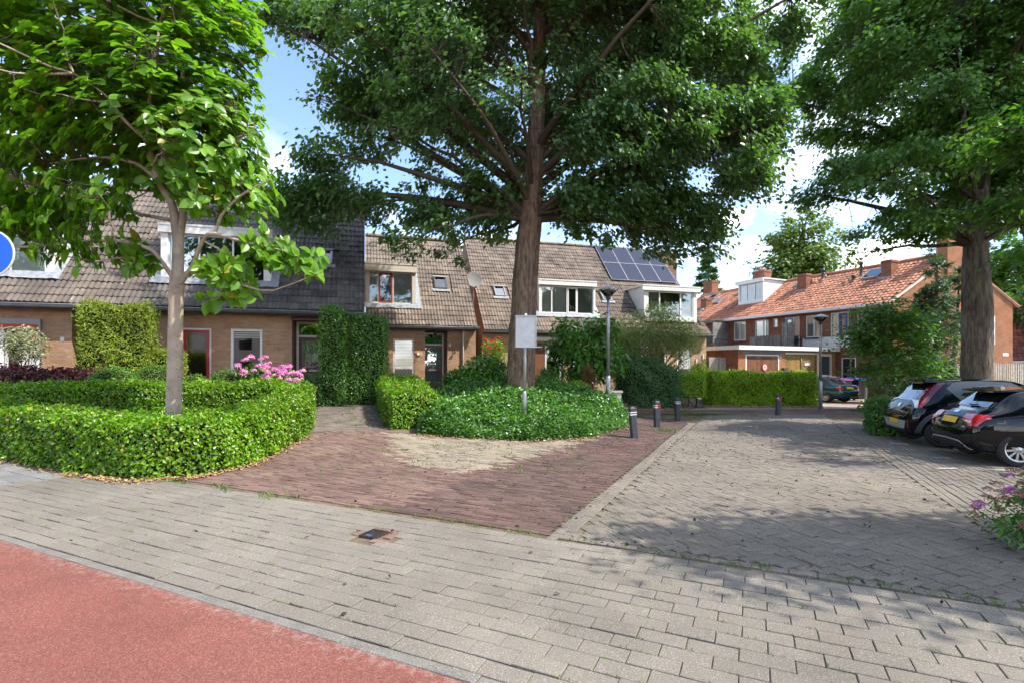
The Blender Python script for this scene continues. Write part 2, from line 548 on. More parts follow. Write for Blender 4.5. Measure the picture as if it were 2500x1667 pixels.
mat('dark_grey', (0.055, 0.058, 0.062), rough=0.5)
mat('grey_trim', (0.24, 0.24, 0.24), rough=0.55)
mat('zinc', (0.42, 0.43, 0.45), (0.30, 0.31, 0.33), scale=8, rough=0.4, metal=0.7)
mat('gutter', (0.075, 0.075, 0.078), (0.045, 0.045, 0.048), scale=4, rough=0.45)
mat('lead', (0.20, 0.215, 0.235), (0.31, 0.325, 0.34), scale=8, rough=0.6, bmp=0.5, bscale=12)
mat('pvc', (0.60, 0.56, 0.50), (0.5, 0.47, 0.42), scale=6, rough=0.45)
mat('interior', (0.20, 0.185, 0.165), (0.12, 0.11, 0.10), scale=0.8, rough=0.9)
mat('blind_white', (0.80, 0.82, 0.80), rough=0.8)
mat('blind_green', (0.68, 0.76, 0.72), rough=0.8)
mat('blind_grey', (0.35, 0.37, 0.38), rough=0.8)
mat('curtain', (0.55, 0.55, 0.52), (0.36, 0.36, 0.34), scale=16, rough=0.9)
mat('solar', (0.005, 0.009, 0.032), (0.007, 0.013, 0.042), scale=0.7, rough=0.3, spec=0.35)
mat('alu', (0.42, 0.43, 0.44), rough=0.35, metal=0.8)
mat('awning_red', (0.42, 0.05, 0.02), rough=0.8)
mat('oak_door', (0.20, 0.078, 0.032), (0.14, 0.052, 0.024), scale=5, rough=0.55, var=0.14)
mat('yellow_door', (0.30, 0.185, 0.055), (0.21, 0.125, 0.04), scale=5, rough=0.65, var=0.16)
mat('green_door', (0.045, 0.06, 0.06), (0.03, 0.042, 0.043), scale=6, rough=0.6, var=0.2)
mat('grey_wood', (0.26, 0.245, 0.225), (0.15, 0.142, 0.132), scale=7, rough=0.9, var=0.22, bmp=0.4)
mat('pale_wood', (0.42, 0.38, 0.315), (0.30, 0.27, 0.22), scale=7, rough=0.9, var=0.2)
mat('mossy_wood', (0.10, 0.125, 0.035), (0.13, 0.10, 0.045), scale=9, rough=0.9)
mat('beige_gate', (0.44, 0.40, 0.345), (0.36, 0.33, 0.285), scale=6, rough=0.6, var=0.06)
mat('galv', (0.40, 0.41, 0.43), (0.30, 0.31, 0.33), scale=5, rough=0.42, metal=0.75)
mat('sign_grey', (0.40, 0.42, 0.44), (0.34, 0.36, 0.375), scale=6, rough=0.45, metal=0.3)
mat('sign_blue', (0.006, 0.10, 0.52), rough=0.35)
mat('sign_white', (0.6, 0.6, 0.6), rough=0.35)
mat('sign_red', (0.62, 0.03, 0.025), rough=0.4)
mat('post_black', (0.040, 0.043, 0.050), (0.055, 0.058, 0.065), scale=14, rough=0.6, bmp=0.2)
mat('band_red', (0.55, 0.03, 0.03), rough=0.4)
mat('box_beige', (0.48, 0.47, 0.38), rough=0.6)
mat('yellow_label', (0.7, 0.5, 0.03), rough=0.5)
mat('bark_pale', (0.42, 0.335, 0.25), (0.30, 0.24, 0.18), scale=5, rough=0.85, bmp=0.4, bscale=18, speck=[(1, 0.62, (0.17, 0.125, 0.085), 0.6)], sscale=14)
barkmat('bark_brown', (0.27, 0.185, 0.125), (0.095, 0.064, 0.046), (0.30, 0.31, 0.25))
barkmat('bark_grey', (0.20, 0.165, 0.125), (0.075, 0.062, 0.05), (0.28, 0.27, 0.22))
mat('twig', (0.075, 0.055, 0.038), rough=0.9)
mat('stem_tan', (0.26, 0.19, 0.10), rough=0.9)
mat('twig_core', (0.016, 0.022, 0.010), (0.03, 0.026, 0.014), scale=9, rough=1.0, spec=0.05)
mat('dry_leaf', (0.42, 0.27, 0.11), (0.30, 0.17, 0.07), scale=20, rough=0.8, var=0.3)
mat('seed_husk', (0.035, 0.022, 0.016), rough=0.9)
mat('petal_pink', (0.62, 0.15, 0.42), (0.78, 0.30, 0.55), scale=30, rough=0.7, var=0.15)
mat('petal_fade', (0.62, 0.42, 0.25), (0.55, 0.26, 0.30), scale=30, rough=0.8, var=0.15)
mat('petal_magenta', (0.42, 0.06, 0.30), (0.46, 0.14, 0.36), scale=40, rough=0.8, var=0.15)
mat('petal_rust', (0.24, 0.10, 0.075), (0.34, 0.165, 0.12), scale=40, rough=0.9, var=0.2)
mat('petal_red', (0.62, 0.01, 0.02), rough=0.6)
mat('textile_grey', (0.075, 0.078, 0.085), rough=0.8)
mat('tyre', (0.022, 0.022, 0.023), rough=0.8, bmp=0.2, bscale=80)
mat('car_black', (0.003, 0.0035, 0.006), rough=0.05, spec=0.5)
mat('car_grey', (0.075, 0.088, 0.085), rough=0.3, spec=0.5, coat=0.8)
mat('car_teal', (0.004, 0.060, 0.066), rough=0.08, spec=0.6, coat=0.4)
mat('car_silver', (0.50, 0.52, 0.54), rough=0.25, metal=0.5, coat=1.0)
mat('plastic_black', (0.018, 0.018, 0.019), rough=0.55)
mat('plastic_grey', (0.075, 0.077, 0.08), rough=0.5)
mat('car_glass', (0.012, 0.016, 0.018), rough=0.02, spec=0.9, coat=1.0)
mat('light_red', (0.50, 0.008, 0.012), rough=0.12, spec=0.6, coat=1.0)
mat('light_dark', (0.11, 0.006, 0.016), rough=0.1, spec=0.6, coat=1.0)
mat('light_clear', (0.68, 0.66, 0.64), rough=0.1, spec=0.6, coat=1.0)
mat('light_orange', (0.7, 0.2, 0.03), rough=0.15, coat=1.0)
mat('plate_yellow', (0.72, 0.42, 0.015), (0.76, 0.47, 0.03), scale=9, rough=0.5)
mat('chrome', (0.7, 0.71, 0.72), rough=0.12, metal=1.0)
mat('rim_silver', (0.50, 0.51, 0.52), rough=0.3, metal=0.85)
mat('rim_black', (0.010, 0.010, 0.011), rough=0.2, coat=1.0)
mat('soft_top', (0.055, 0.058, 0.072), rough=0.9)
mat('bin_black', (0.012, 0.012, 0.014), rough=0.4)
mat('bin_purple', (0.22, 0.03, 0.20), rough=0.5)
mat('bin_blue', (0.02, 0.10, 0.40), rough=0.5)
mat('butterfly_orange', (0.55, 0.16, 0.03), rough=0.6)
mat('butterfly_white', (0.72, 0.68, 0.5), rough=0.6)
leafmat('lf_magnolia', (0.080, 0.195, 0.012), (0.200, 0.380, 0.028), rough=0.36, trans=0.44, warm=(0.32, 0.26, 0.03))
leafmat('lf_poplar', (0.055, 0.128, 0.042), (0.150, 0.255, 0.095), rough=0.34, trans=0.36, spec=0.65)
leafmat('lf_right', (0.052, 0.135, 0.034), (0.145, 0.268, 0.064), rough=0.36, trans=0.38)
leafmat('lf_maple', (0.045, 0.130, 0.022), (0.120, 0.250, 0.040), rough=0.4, trans=0.36)
leafmat('lf_hedge', (0.055, 0.150, 0.008), (0.225, 0.390, 0.014), rough=0.34, trans=0.3, warm=(0.36, 0.27, 0.08))
leafmat('lf_cover', (0.030, 0.105, 0.018), (0.120, 0.250, 0.036), rough=0.32, trans=0.25)
leafmat('lf_bush', (0.036, 0.125, 0.014), (0.110, 0.255, 0.022), rough=0.4, trans=0.3)
leafmat('lf_privet', (0.032, 0.105, 0.017), (0.105, 0.235, 0.026), rough=0.35, trans=0.25)
leafmat('lf_thuja', (0.140, 0.205, 0.015), (0.300, 0.390, 0.028), rough=0.6, trans=0.2)
leafmat('lf_conifer', (0.055, 0.115, 0.050), (0.140, 0.215, 0.095), rough=0.6, trans=0.15)
leafmat('lf_dome', (0.058, 0.150, 0.018), (0.145, 0.280, 0.030), rough=0.55, trans=0.2)
leafmat('lf_yew', (0.036, 0.105, 0.030), (0.090, 0.190, 0.044), rough=0.55, trans=0.15)
leafmat('lf_lime', (0.145, 0.270, 0.010), (0.310, 0.450, 0.018), rough=0.5, trans=0.3)
leafmat('lf_beech', (0.052, 0.022, 0.028), (0.165, 0.045, 0.042), rough=0.4, trans=0.25, tcol=(1.5, 0.5, 0.4))
leafmat('lf_willow', (0.165, 0.235, 0.075), (0.340, 0.410, 0.140), rough=0.5, trans=0.25)
leafmat('lf_cream', (0.20, 0.25, 0.09), (0.46, 0.44, 0.26), rough=0.5, trans=0.3, tcol=(1.1, 1.2, 0.8))
leafmat('lf_far', (0.075, 0.135, 0.022), (0.165, 0.240, 0.040), rough=0.5, trans=0.25)
leafmat('lf_brown', (0.13, 0.065, 0.022), (0.25, 0.12, 0.04), rough=0.7, trans=0.2, tcol=(1.3, 0.8, 0.4))
leafmat('grass', (0.055, 0.120, 0.012), (0.140, 0.215, 0.030), rough=0.5, trans=0.3)
glassmat('glass', 0.16)
glassmat('glass_dark', 0.30, (0.35, 0.38, 0.40))
glassmat('glass_lamp', 0.10, (0.80, 0.84, 0.86))

# ------------------------------------------------------------------ ground
def axis(a, b, step, far):
    inner = np.arange(a, b + 1e-6, step)
    lo = a - np.geomspace(step, far, 14)[::-1]; hi = b + np.geomspace(step, far, 14)
    return np.concatenate([lo, inner, hi])
gx = axis(-24, 34, 0.5, 900); gy = axis(-6, 46, 0.5, 900)
GX, GY = np.meshgrid(gx, gy)
GZ = hgt(GX, GY) - 0.014
V = np.stack([GX.ravel(), GY.ravel(), GZ.ravel()], 1)
nx, ny = len(gx), len(gy)
ii = (np.arange(ny - 1)[:, None] * nx + np.arange(nx - 1)[None]).ravel()
F = np.stack([ii, ii + 1, ii + nx + 1, ii + nx], 1)
tag(link('ground', np_mesh('ground', V, F, 4, M['soil'], smooth=True)), 'bare brown earth under the paving and the gardens', 'ground', kind='structure')

def sheet(name, m, poly, dz, label, step=0.6):
    """a paved sheet that follows the ground"""
    xs = [p[0] for p in poly]; ys = [p[1] for p in poly]
    bm = bmesh.new()
    f = bm.faces.new([bm.verts.new((p[0], p[1], 0)) for p in poly])
    for a0, a1, ax in ((min(xs), max(xs), 0), (min(ys), max(ys), 1)):
        k = a0 + step
        while k < a1:
            co = [0, 0, 0]; no = [0, 0, 0]; co[ax] = k; no[ax] = 1
            bmesh.ops.bisect_plane(bm, geom=bm.verts[:] + bm.edges[:] + bm.faces[:], plane_co=co, plane_no=no)
            k += step
    for v in bm.verts:
        v.co.z = H(v.co.x, v.co.y) + dz
    bmesh.ops.recalc_face_normals(bm, faces=bm.faces[:])
    me = bpy.data.meshes.new(name); bm.to_mesh(me); bm.free()
    me.materials.append(M[m])
    if me.polygons and me.polygons[0].normal.z < 0:
        me.flip_normals()
    boxuv(me)
    o = link(name, me)
    return tag(o, label, name.replace('_', ' '), kind='structure')
T_A = 2.47
lane = [tuple(ST(s, t)) for s, t in ((-60, T_A), (60, T_A), (60, -40), (-60, -40))]
me = np_mesh('bike_lane', np.array([(p[0], p[1], -0.004) for p in lane]), [3, 2, 1, 0], 4, M['bike_asphalt'])
boxuv(me)
tag(link('bike_lane', me), 'red asphalt cycle lane in the front corner', 'cycle lane', kind='structure')
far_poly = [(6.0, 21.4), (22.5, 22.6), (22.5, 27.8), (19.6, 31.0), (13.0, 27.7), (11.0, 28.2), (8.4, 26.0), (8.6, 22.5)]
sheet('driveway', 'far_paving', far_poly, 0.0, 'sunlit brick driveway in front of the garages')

# ---- paving laid brick by brick
CH = 0.004
def brick_tpl(l, w, d=0.05):
    a, b = l / 2, w / 2
    v = np.array([(-a + CH, -b + CH, 0), (a - CH, -b + CH, 0), (a - CH, b - CH, 0), (-a + CH, b - CH, 0),
                  (-a, -b, -CH), (a, -b, -CH), (a, b, -CH), (-a, b, -CH),
                  (-a, -b, -d), (a, -b, -d), (a, b, -d), (-a, b, -d)], float)
    f = np.array([(0, 1, 2, 3), (4, 5, 1, 0), (5, 6, 2, 1), (6, 7, 3, 2), (7, 4, 0, 3), (8, 9, 5, 4), (9, 10, 6, 5), (10, 11, 7, 6), (11, 8, 4, 7)])
    return v, f
def pave(parent_name, label, cat, bricks, l, w, m, piece, n_single=300, jit=0.003, dz=0.0):
    """bricks: array of (x, y, angle). The nearest n_single in view become objects, the rest one joined part"""
    B = np.asarray(bricks, float)
    d = np.hypot(B[:, 0], B[:, 1])
    vis = (B[:, 1] > 2.55) & (np.abs(B[:, 0]) < B[:, 1] * 1.02)
    order = np.argsort(np.where(vis, d, 1e6 + d))
    B = B[order]
    z = hgt(B[:, 0], B[:, 1]) + dz + rng.normal(0, jit, len(B)).clip(-2.2 * jit, 2.2 * jit)
    g = 0.08
    tx = -(hgt(B[:, 0] + g, B[:, 1]) - hgt(B[:, 0] - g, B[:, 1])) / (2 * g)
    ty = -(hgt(B[:, 0], B[:, 1] + g) - hgt(B[:, 0], B[:, 1] - g)) / (2 * g)
    tx += rng.normal(0, 0.006, len(B)); ty += rng.normal(0, 0.006, len(B))
    ca, sa = np.cos(B[:, 2]), np.sin(B[:, 2])
    Nn = np.stack([tx, ty, np.ones(len(B))], 1); Nn /= np.linalg.norm(Nn, axis=1, keepdims=True)
    Tn = np.stack([ca, sa, np.zeros(len(B))], 1); Tn -= Nn * np.sum(Tn * Nn, 1, keepdims=True); Tn /= np.linalg.norm(Tn, axis=1, keepdims=True)
    Bn = np.cross(Nn, Tn)
    tv, tf = brick_tpl(l, w)
    root = empty(parent_name)
    tag(root, label, cat, kind='structure')
    k = min(n_single, int(vis.sum()))
    me1 = np_mesh(piece, tv, tf, 4, M[m])
    for i in range(k):
        o = link(piece, me1, root)
        mt = Matrix(((Tn[i, 0], Bn[i, 0], Nn[i, 0], B[i, 0]), (Tn[i, 1], Bn[i, 1], Nn[i, 1], B[i, 1]), (Tn[i, 2], Bn[i, 2], Nn[i, 2], z[i]), (0, 0, 0, 1)))
        o.matrix_basis = mt
    if k < len(B):
        P = np.stack([B[k:, 0], B[k:, 1], z[k:]], 1)
        Vv = tv[None, :, 0:1] * Tn[k:, None, :] + tv[None, :, 1:2] * Bn[k:, None, :] + tv[None, :, 2:3] * Nn[k:, None, :] + P[:, None, :]
        Ff = tf[None] + (np.arange(len(P)) * len(tv))[:, None, None]
        me = np_mesh(piece + '_field', Vv.reshape(-1, 3), Ff.reshape(-1, 4), 4, M[m], tint=np.repeat(rng.random(len(P)), len(tf)))
        tag(link(piece + '_field', me, root), kind='stuff')
    return root
def stretcher(s0, s1, t0, t1, l, w, ang_along=True, joint=0.006, half=0.5):
    """rows in the street frame: along s (ang_along) or along t"""
    out = []
    base = math.atan2(E1[1], E1[0]) if ang_along else math.atan2(E2[1], E2[0])
    a0, a1, b0, b1 = (s0, s1, t0, t1) if ang_along else (t0, t1, s0, s1)
    nrow = int(round((b1 - b0) / (w + joint)))
    for i in range(nrow):
        b = b0 + (i + 0.5) * (w + joint)
        a = a0 + ((i % 2) * half + 0.02 * math.sin(i * 2.1)) * l
        while a < a1:
            p = ST(a, b) if ang_along else ST(b, a)
            out.append((p[0], p[1], base + random.gauss(0, 0.006)))
            a += l + joint
    return np.array(out)
AE1 = math.atan2(E1[1], E1[0]); AE2 = math.atan2(E2[1], E2[0])
# kerb band beside the cycle lane
kb = []
s = -16.0
while s < 9:
    p = ST(s, T_A + 0.045); kb.append((p[0], p[1], AE1)); s += 1.006
pave('kerb', 'narrow grey concrete kerb band beside the red cycle lane', 'kerb', kb, 1.0, 0.085, 'kerb', 'kerbstone', jit=0.001)
front_hole = ST(-3.60, 4.30)      # where the iron cover sits
st = stretcher(-16, 7.5, T_A + 0.10, 4.97, 0.30, 0.15)
keep = np.hypot(st[:, 0] - (-1.46), st[:, 1] - 5.40) > 0.20
sl_ = (st @ np.array([[E1[0]], [E1[1]], [0]]))[:, 0]
pave('pavement', 'pale grey pavement of staggered concrete blocks beside the cycle lane', 'pavement', st[keep & (sl_ > -10.2)], 0.30, 0.15, 'paver_pale', 'paving_block')
sb = []
for i in range(14):
    for j in range(8):
        p = ST(-14.2 + i * 0.306, T_A + 0.25 + j * 0.306); sb.append((p[0], p[1], AE1))
pave('slab_pavement', 'grey concrete slab pavement left of the staggered blocks', 'pavement', sb, 0.30, 0.30, 'slab_grey', 'paving_slab')
# street in herringbone
hb = []
w_ = 0.105
c45, s45 = math.cos(AE2 + R_(45)), math.sin(AE2 + R_(45))
o_ = ST(0, 5)
def street_ok(x, y):
    s = x * E1[0] + y * E1[1]; t = x * E2[0] + y * E2[1]
    return (s > -1.72) & (s < 2.24) & (t > 5.06) & (y < 19.4 + 0.05 * (x - 7))
for a in range(-40, 220):
    for b in range(-150, 120):
        dd = (a - b) % 4
        if dd == 0: u, v, an = a + 1.0, b + 0.5, 0.0
        elif dd == 3: u, v, an = a + 0.5, b + 1.0, R_(90)
        else: continue
        X = o_[0] + (u * c45 - v * s45) * w_; Y = o_[1] + (u * s45 + v * c45) * w_
        if 2 < Y < 21 and -3 < X < 16:
            hb.append((X, Y, AE2 + R_(45) + an))
hb = np.array(hb)
hb = hb[street_ok(hb[:, 0], hb[:, 1])]
pave('street', 'grey street laid in herringbone blocks', 'street', hb, 0.205, 0.100, 'paver_street', 'street_block')
def row(s_, t0, t1, l, w, along_t=True):
    out = []; t = t0
    while t < t1:
        p = ST(s_, t) if along_t else ST(t, s_)
        out.append((p[0], p[1], AE2 if along_t else AE1)); t += l + 0.006
    return out
bands = row(-1.90, 5.0, 17.2, 0.21, 0.10) + row(-1.795, 5.1, 17.2, 0.21, 0.10) + row(2.30, 5.1, 20, 0.21, 0.10) + row(2.405, 5.1, 20, 0.21, 0.10) + row(5.02, -1.8, 7.4, 0.21, 0.10, False)
pave('street_border', 'double border rows of grey blocks along the herringbone street', 'street border', bands, 0.21, 0.10, 'paver_street', 'border_block', jit=0.002, dz=0.003)
pk = stretcher(2.47, 7.6, 4.2, 20.5, 0.21, 0.10, ang_along=False)
pk = pk[(pk[:, 0] < 17) & (pk[:, 1] < 19.6 + 0.05 * (pk[:, 0] - 7))]
tt_ = pk[:, 0] * E2[0] + pk[:, 1] * E2[1]
pave('parking_bay', 'grey block parking bay under the two black cars', 'parking bay', pk[tt_ > 5.06], 0.205, 0.098, 'paver_park', 'parking_block')
# the raised red entrance
red_poly = [tuple(ST(-1.95, 5.0)), tuple(ST(-1.95, 17.0)), (5.6, 17.7), (4.6, 18.9), (4.0, 17.2), (3.3, 15.0), (1.75, 12.25), (0.45, 11.75), (-1.8, 11.95), (-3.35, 12.5), (-4.7, 12.0), (-4.75, 9.8), (-4.95, 8.6), (-5.3, 7.9)]
pale_poly = [(-3.1, 12.3), (-1.75, 9.1), (-0.55, 8.75), (0.2, 10.1), (0.9, 11.0), (2.6, 12.95), (1.8, 12.25), (0.45, 11.7), (-1.8, 11.9)]
rd = stretcher(-9, -1.9, 5.02, 20, 0.20, 0.082)
rd = rd[inpoly(rd[:, 0], rd[:, 1], red_poly)]
pl = inpoly(rd[:, 0] + rng.normal(0, 0.16, len(rd)), rd[:, 1] + rng.normal(0, 0.16, len(rd)), pale_poly)
wob = rng.normal(0, 0.35, len(rd))
dusty = (~pl) & ((rd[:, 0] * E1[0] + rd[:, 1] * E1[1]) + wob < -4.2)
pave('entrance', 'dark red clinker entrance ramp between hedge and street', 'entrance', rd[~pl & ~dusty], 0.20, 0.082, 'clinker_red', 'clinker')
pave('footway', 'dusty brown clinker footway beside the clipped hedge', 'footway', rd[dusty], 0.20, 0.082, 'clinker_dusty', 'clinker', n_single=200)
pave('sand_patch', 'pale sandy patch of bricks in front of the ground cover', 'paving', rd[pl], 0.20, 0.082, 'clinker_pale', 'clinker', n_single=200)
path_poly = [(-3.2, 12.4), (-3.7, 14.0), (-4.3, 16.6), (-6.0, 16.4), (-5.5, 14.2), (-4.75, 12.0)]
pt = []
for i in range(60):
    for j in range(14):
        pt.append((-6.2 + j * 0.214 + (i % 2) * 0.1, 11.9 + i * 0.088, 0.0))
pt = np.array(pt); pt = pt[inpoly(pt[:, 0], pt[:, 1], path_poly)]
pave('path', 'narrow brick path leading in between the two hedges', 'path', pt, 0.208, 0.082, 'clinker_path', 'clinker', n_single=150)
# cross street in reddish brick behind the bollards
cr = []
for i in range(40):
    y = 18.0 + i * 0.11
    for j in range(70):
        x = 4.0 + j * 0.216 + (i % 2) * 0.108
        cr.append((x, y, 0.05))
cr = np.array(cr)
cs = cr[:, 0] * E1[0] + cr[:, 1] * E1[1]
ck = (cr[:, 1] > 19.45 + 0.05 * (cr[:, 0] - 7)) | (cs < -1.97)
ck &= ~inpoly(cr[:, 0], cr[:, 1], red_poly) & (cr[:, 1] < 21.35 + 0.06 * (cr[:, 0] - 6)) & (cr[:, 0] > 4.3 + 0.0 * cr[:, 1])
pave('cross_street', 'reddish brick cross street between bollards and clipped hedge', 'street', cr[ck], 0.208, 0.10, 'clinker_dusty', 'street_brick', n_single=150)
# ------------------------------------------------------------------ row houses
PITCH = R_(47); TP = math.tan(PITCH); CP = math.cos(PITCH); SP = math.sin(PITCH)
EY, EZ = -0.42, 3.60                    # eave line in a house's own frame: x along the front, y back, z up
def roof_z(y): return EZ + (y - EY) * TP
def wall_with_holes(mb, x0, x1, z0, z1, holes, y=0.0, reveal=True):
    xs = sorted({x0, x1, *[h[0] for h in holes], *[h[1] for h in holes]})
    zs = sorted({z0, z1, *[h[2] for h in holes], *[h[3] for h in holes]})
    for i in range(len(xs) - 1):
        for j in range(len(zs) - 1):
            cx, cz = (xs[i] + xs[i + 1]) / 2, (zs[j] + zs[j + 1]) / 2
            if any(h[0] < cx < h[1] and h[2] < cz < h[3] for h in holes):
                continue
            mb.quad((xs[i], y, zs[j]), (xs[i + 1], y, zs[j]), (xs[i + 1], y, zs[j + 1]), (xs[i], y, zs[j + 1]))
    if reveal:
        for (a, b, c, d, dep) in holes:
            mb.quad((a, y, c), (a, y + dep, c), (a, y + dep, d), (a, y, d))
            mb.quad((b, y + dep, c), (b, y, c), (b, y, d), (b, y + dep, d))
            mb.quad((a, y + dep, d), (b, y + dep, d), (b, y, d), (a, y, d))
            mb.quad((a, y, c), (b, y, c), (b, y + dep, c), (a, y + dep, c))
def tile_mesh(name, m, w=0.30, l=0.365, waves=2, amp=0.02, lift=0.035):
    n = 4 * waves
    v = []; f = []
    for i in range(n + 1):
        x = -w / 2 + w * i / n
        ph = (i % 4) / 4
        z = amp * math.cos(2 * math.pi * ph) + (0.006 if ph == 0.25 else 0)
        v += [(x, 0, z + lift - 0.028), (x, 0, z + lift), (x, l, z + 0.004)]
    for i in range(n):
        a = i * 3
        f += [(a, a + 3, a + 4, a + 1), (a + 1, a + 4, a + 5, a + 2)]
    return np.array(v), np.array(f)
def lay_tiles(house, roof, x0, x1, length, m, skip, n_single, w=0.30, step=0.335, tpl=None, pitch=PITCH, org=(EY, EZ), xlim=None):
    tv, tf = tpl or tile_mesh('t', m)
    cp, sp = math.cos(pitch), math.sin(pitch)
    cells = []
    nc = int(math.ceil((x1 - x0) / w)); ww = (x1 - x0) / nc
    nr = int(length / step)
    for j in range(nr):
        for i in range(nc):
            cx = x0 + (i + 0.5) * ww; q = j * step
            if xlim and cx > xlim(org[0] + q * cp):
                continue
            if any(a - ww * 0.3 < cx < b + ww * 0.3 and c - step * 0.75 < q < d - step * 0.2 for a, b, c, d in skip):
                continue
            cells.append((cx + random.gauss(0, 0.003), q + random.gauss(0, 0.004), random.gauss(0, 0.006), random.gauss(0, 0.010)))
    mw = house.matrix_world
    cells.sort(key=lambda c: (mw @ Vector((c[0], org[0] + c[1] * cp, org[1] + c[1] * sp)) - camo.location).length)
    me1 = np_mesh('roof_tile', tv * np.array([ww / w, 1, 1]), tf, 4, M[m])
    for (cx, q, dz, tw) in cells[:n_single]:
        link('roof_tile', me1, roof, (cx, org[0] + q * cp - dz * sp, org[1] + q * sp + dz * cp), (pitch, 0, tw))
    rest = cells[n_single:]
    if rest:
        A = np.array(rest)
        k = len(tv)
        t3 = tv * np.array([ww / w, 1, 1])
        V = np.empty((len(A), k, 3))
        V[:, :, 0] = t3[None, :, 0] + A[:, 0:1] - A[:, 3:4] * t3[None, :, 1]
        ql = t3[None, :, 1] + A[:, 1:2] + A[:, 3:4] * t3[None, :, 0]; zn = t3[None, :, 2] + A[:, 2:3]
        V[:, :, 1] = org[0] + ql * cp - zn * sp
        V[:, :, 2] = org[1] + ql * sp + zn * cp
        F = tf[None] + (np.arange(len(A)) * k)[:, None, None]
        tag(link('tile_field', np_mesh('tile_field', V.reshape(-1, 3), F.reshape(-1, 4), 4, M[m], tint=np.repeat(rng.random(len(A)), len(tf))), roof), kind='stuff')
def slats(x0, x1, z0, z1, y, n, duty=0.6):
    b = MB(); h = (z1 - z0) / n
    for i in range(n):
        b.box(x0, x1, y, y + 0.006, z0 + i * h, z0 + i * h + h * duty)
    return b
def folds(x0, x1, z0, z1, y, n):
    b = MB()
    pts = [(x0 + (x1 - x0) * i / (2 * n), y + (0.03 if i % 2 else 0.0)) for i in range(2 * n + 1)]
    for p, q in zip(pts[:-1], pts[1:]):
        b.quad((p[0], p[1], z0), (q[0], q[1], z0), (q[0], q[1], z1), (p[0], p[1], z1))
    return b
def window(parent, x0, x1, z0, z1, y, fm='white_paint', t=0.07, mull=(), panes=None, sill=None, name='window', back=None):
    """frame with mullions; panes: one dict per bay (sash, blind, glass)"""
    fr = MB().frame(x0, x1, z0, z1, t, y - 0.02, y + 0.06)
    for mx in mull:
        fr.box(mx - t * 0.5, mx + t * 0.5, y - 0.018, y + 0.058, z0 + t, z1 - t)
    w = fr.build(name, fm, parent)
    xs = [x0 + t] + [v for mx in mull for v in (mx - t * 0.5, mx + t * 0.5)] + [x1 - t]
    for i in range(len(xs) // 2):
        a, b, c, d = xs[2 * i], xs[2 * i + 1], z0 + t, z1 - t
        o = (panes or [{}] * 9)[i]
        if o.get('sash'):
            ts = o.get('ts', 0.07)
            MB().frame(a - 0.012, b + 0.012, c - 0.012, d + 0.012, ts, y - 0.035, y + 0.03).build('sash', o['sash'], w)
            a, b, c, d = a + ts - 0.012, b - ts + 0.012, c + ts - 0.012, d - ts + 0.012
        MB().quad((a, y + 0.015, c), (b, y + 0.015, c), (b, y + 0.015, d), (a, y + 0.015, d)).build('pane', o.get('glass', 'glass'), w)
        bl = o.get('blind')
        if bl:
            kind, mt, lo = bl
            zl = c + (d - c) * lo
            if kind == 'flat': MB().box(a, b, y + 0.07, y + 0.076, zl, d).build('blind', mt, w)
            elif kind == 'slat': slats(a, b, zl, d, y + 0.07, max(3, int((d - zl) / 0.13)), 0.62).build('blind', mt, w)
            else: folds(a, b, zl, d, y + 0.08, max(4, int((b - a) / 0.07))).build('curtain', mt, w)
    if back:
        MB().box(x0, x1, y + back, y + back + 0.02, z0, z1).build('lining', 'interior', w)
    if sill:
        MB().box(x0 - 0.04, x1 + 0.04, y - 0.16, y + 0.03, z0 - 0.09, z0 - 0.005).build('sill', sill, w)
    return w
def skylight(parent, x0, x1, q0, q1, open_=0.0, blind=True, m='dark_grey'):
    """roof window lying on the slope"""
    f = MB()
    f.frame(x0, x1, q0, q1, 0.07, -0.10, -0.01)
    # frame() builds in x,z with y depth: turn it onto the slope
    def onto(mb, n):
        mb.v = [(x, EY + z * CP + (y + n) * SP, EZ + z * SP - (y + n) * CP) for (x, y, z) in mb.v]
        return mb
    w = onto(f, -0.02).build('roof_window', m, parent)
    onto(MB().box(x0 + 0.07, x1 - 0.07, -0.055, -0.045, q0 + 0.07, q1 - 0.07), -0.02).build('pane', 'glass_dark' if not blind else 'glass', w)
    if blind:
        onto(MB().box(x0 + 0.07, x1 - 0.07, -0.03, -0.02, q0 + 0.07, q1 - 0.07), -0.02).build('blind', 'blind_white', w)
    onto(MB().box(x0 - 0.12, x1 + 0.12, -0.075, -0.055, q0 - 0.18, q0), -0.0).build('lead_apron', 'lead', w)
    onto(MB().box(x0 - 0.03, x1 + 0.03, -0.13, -0.10, q1 - 0.09, q1 + 0.01), -0.02).build('cover', 'grey_trim', w)
    return w
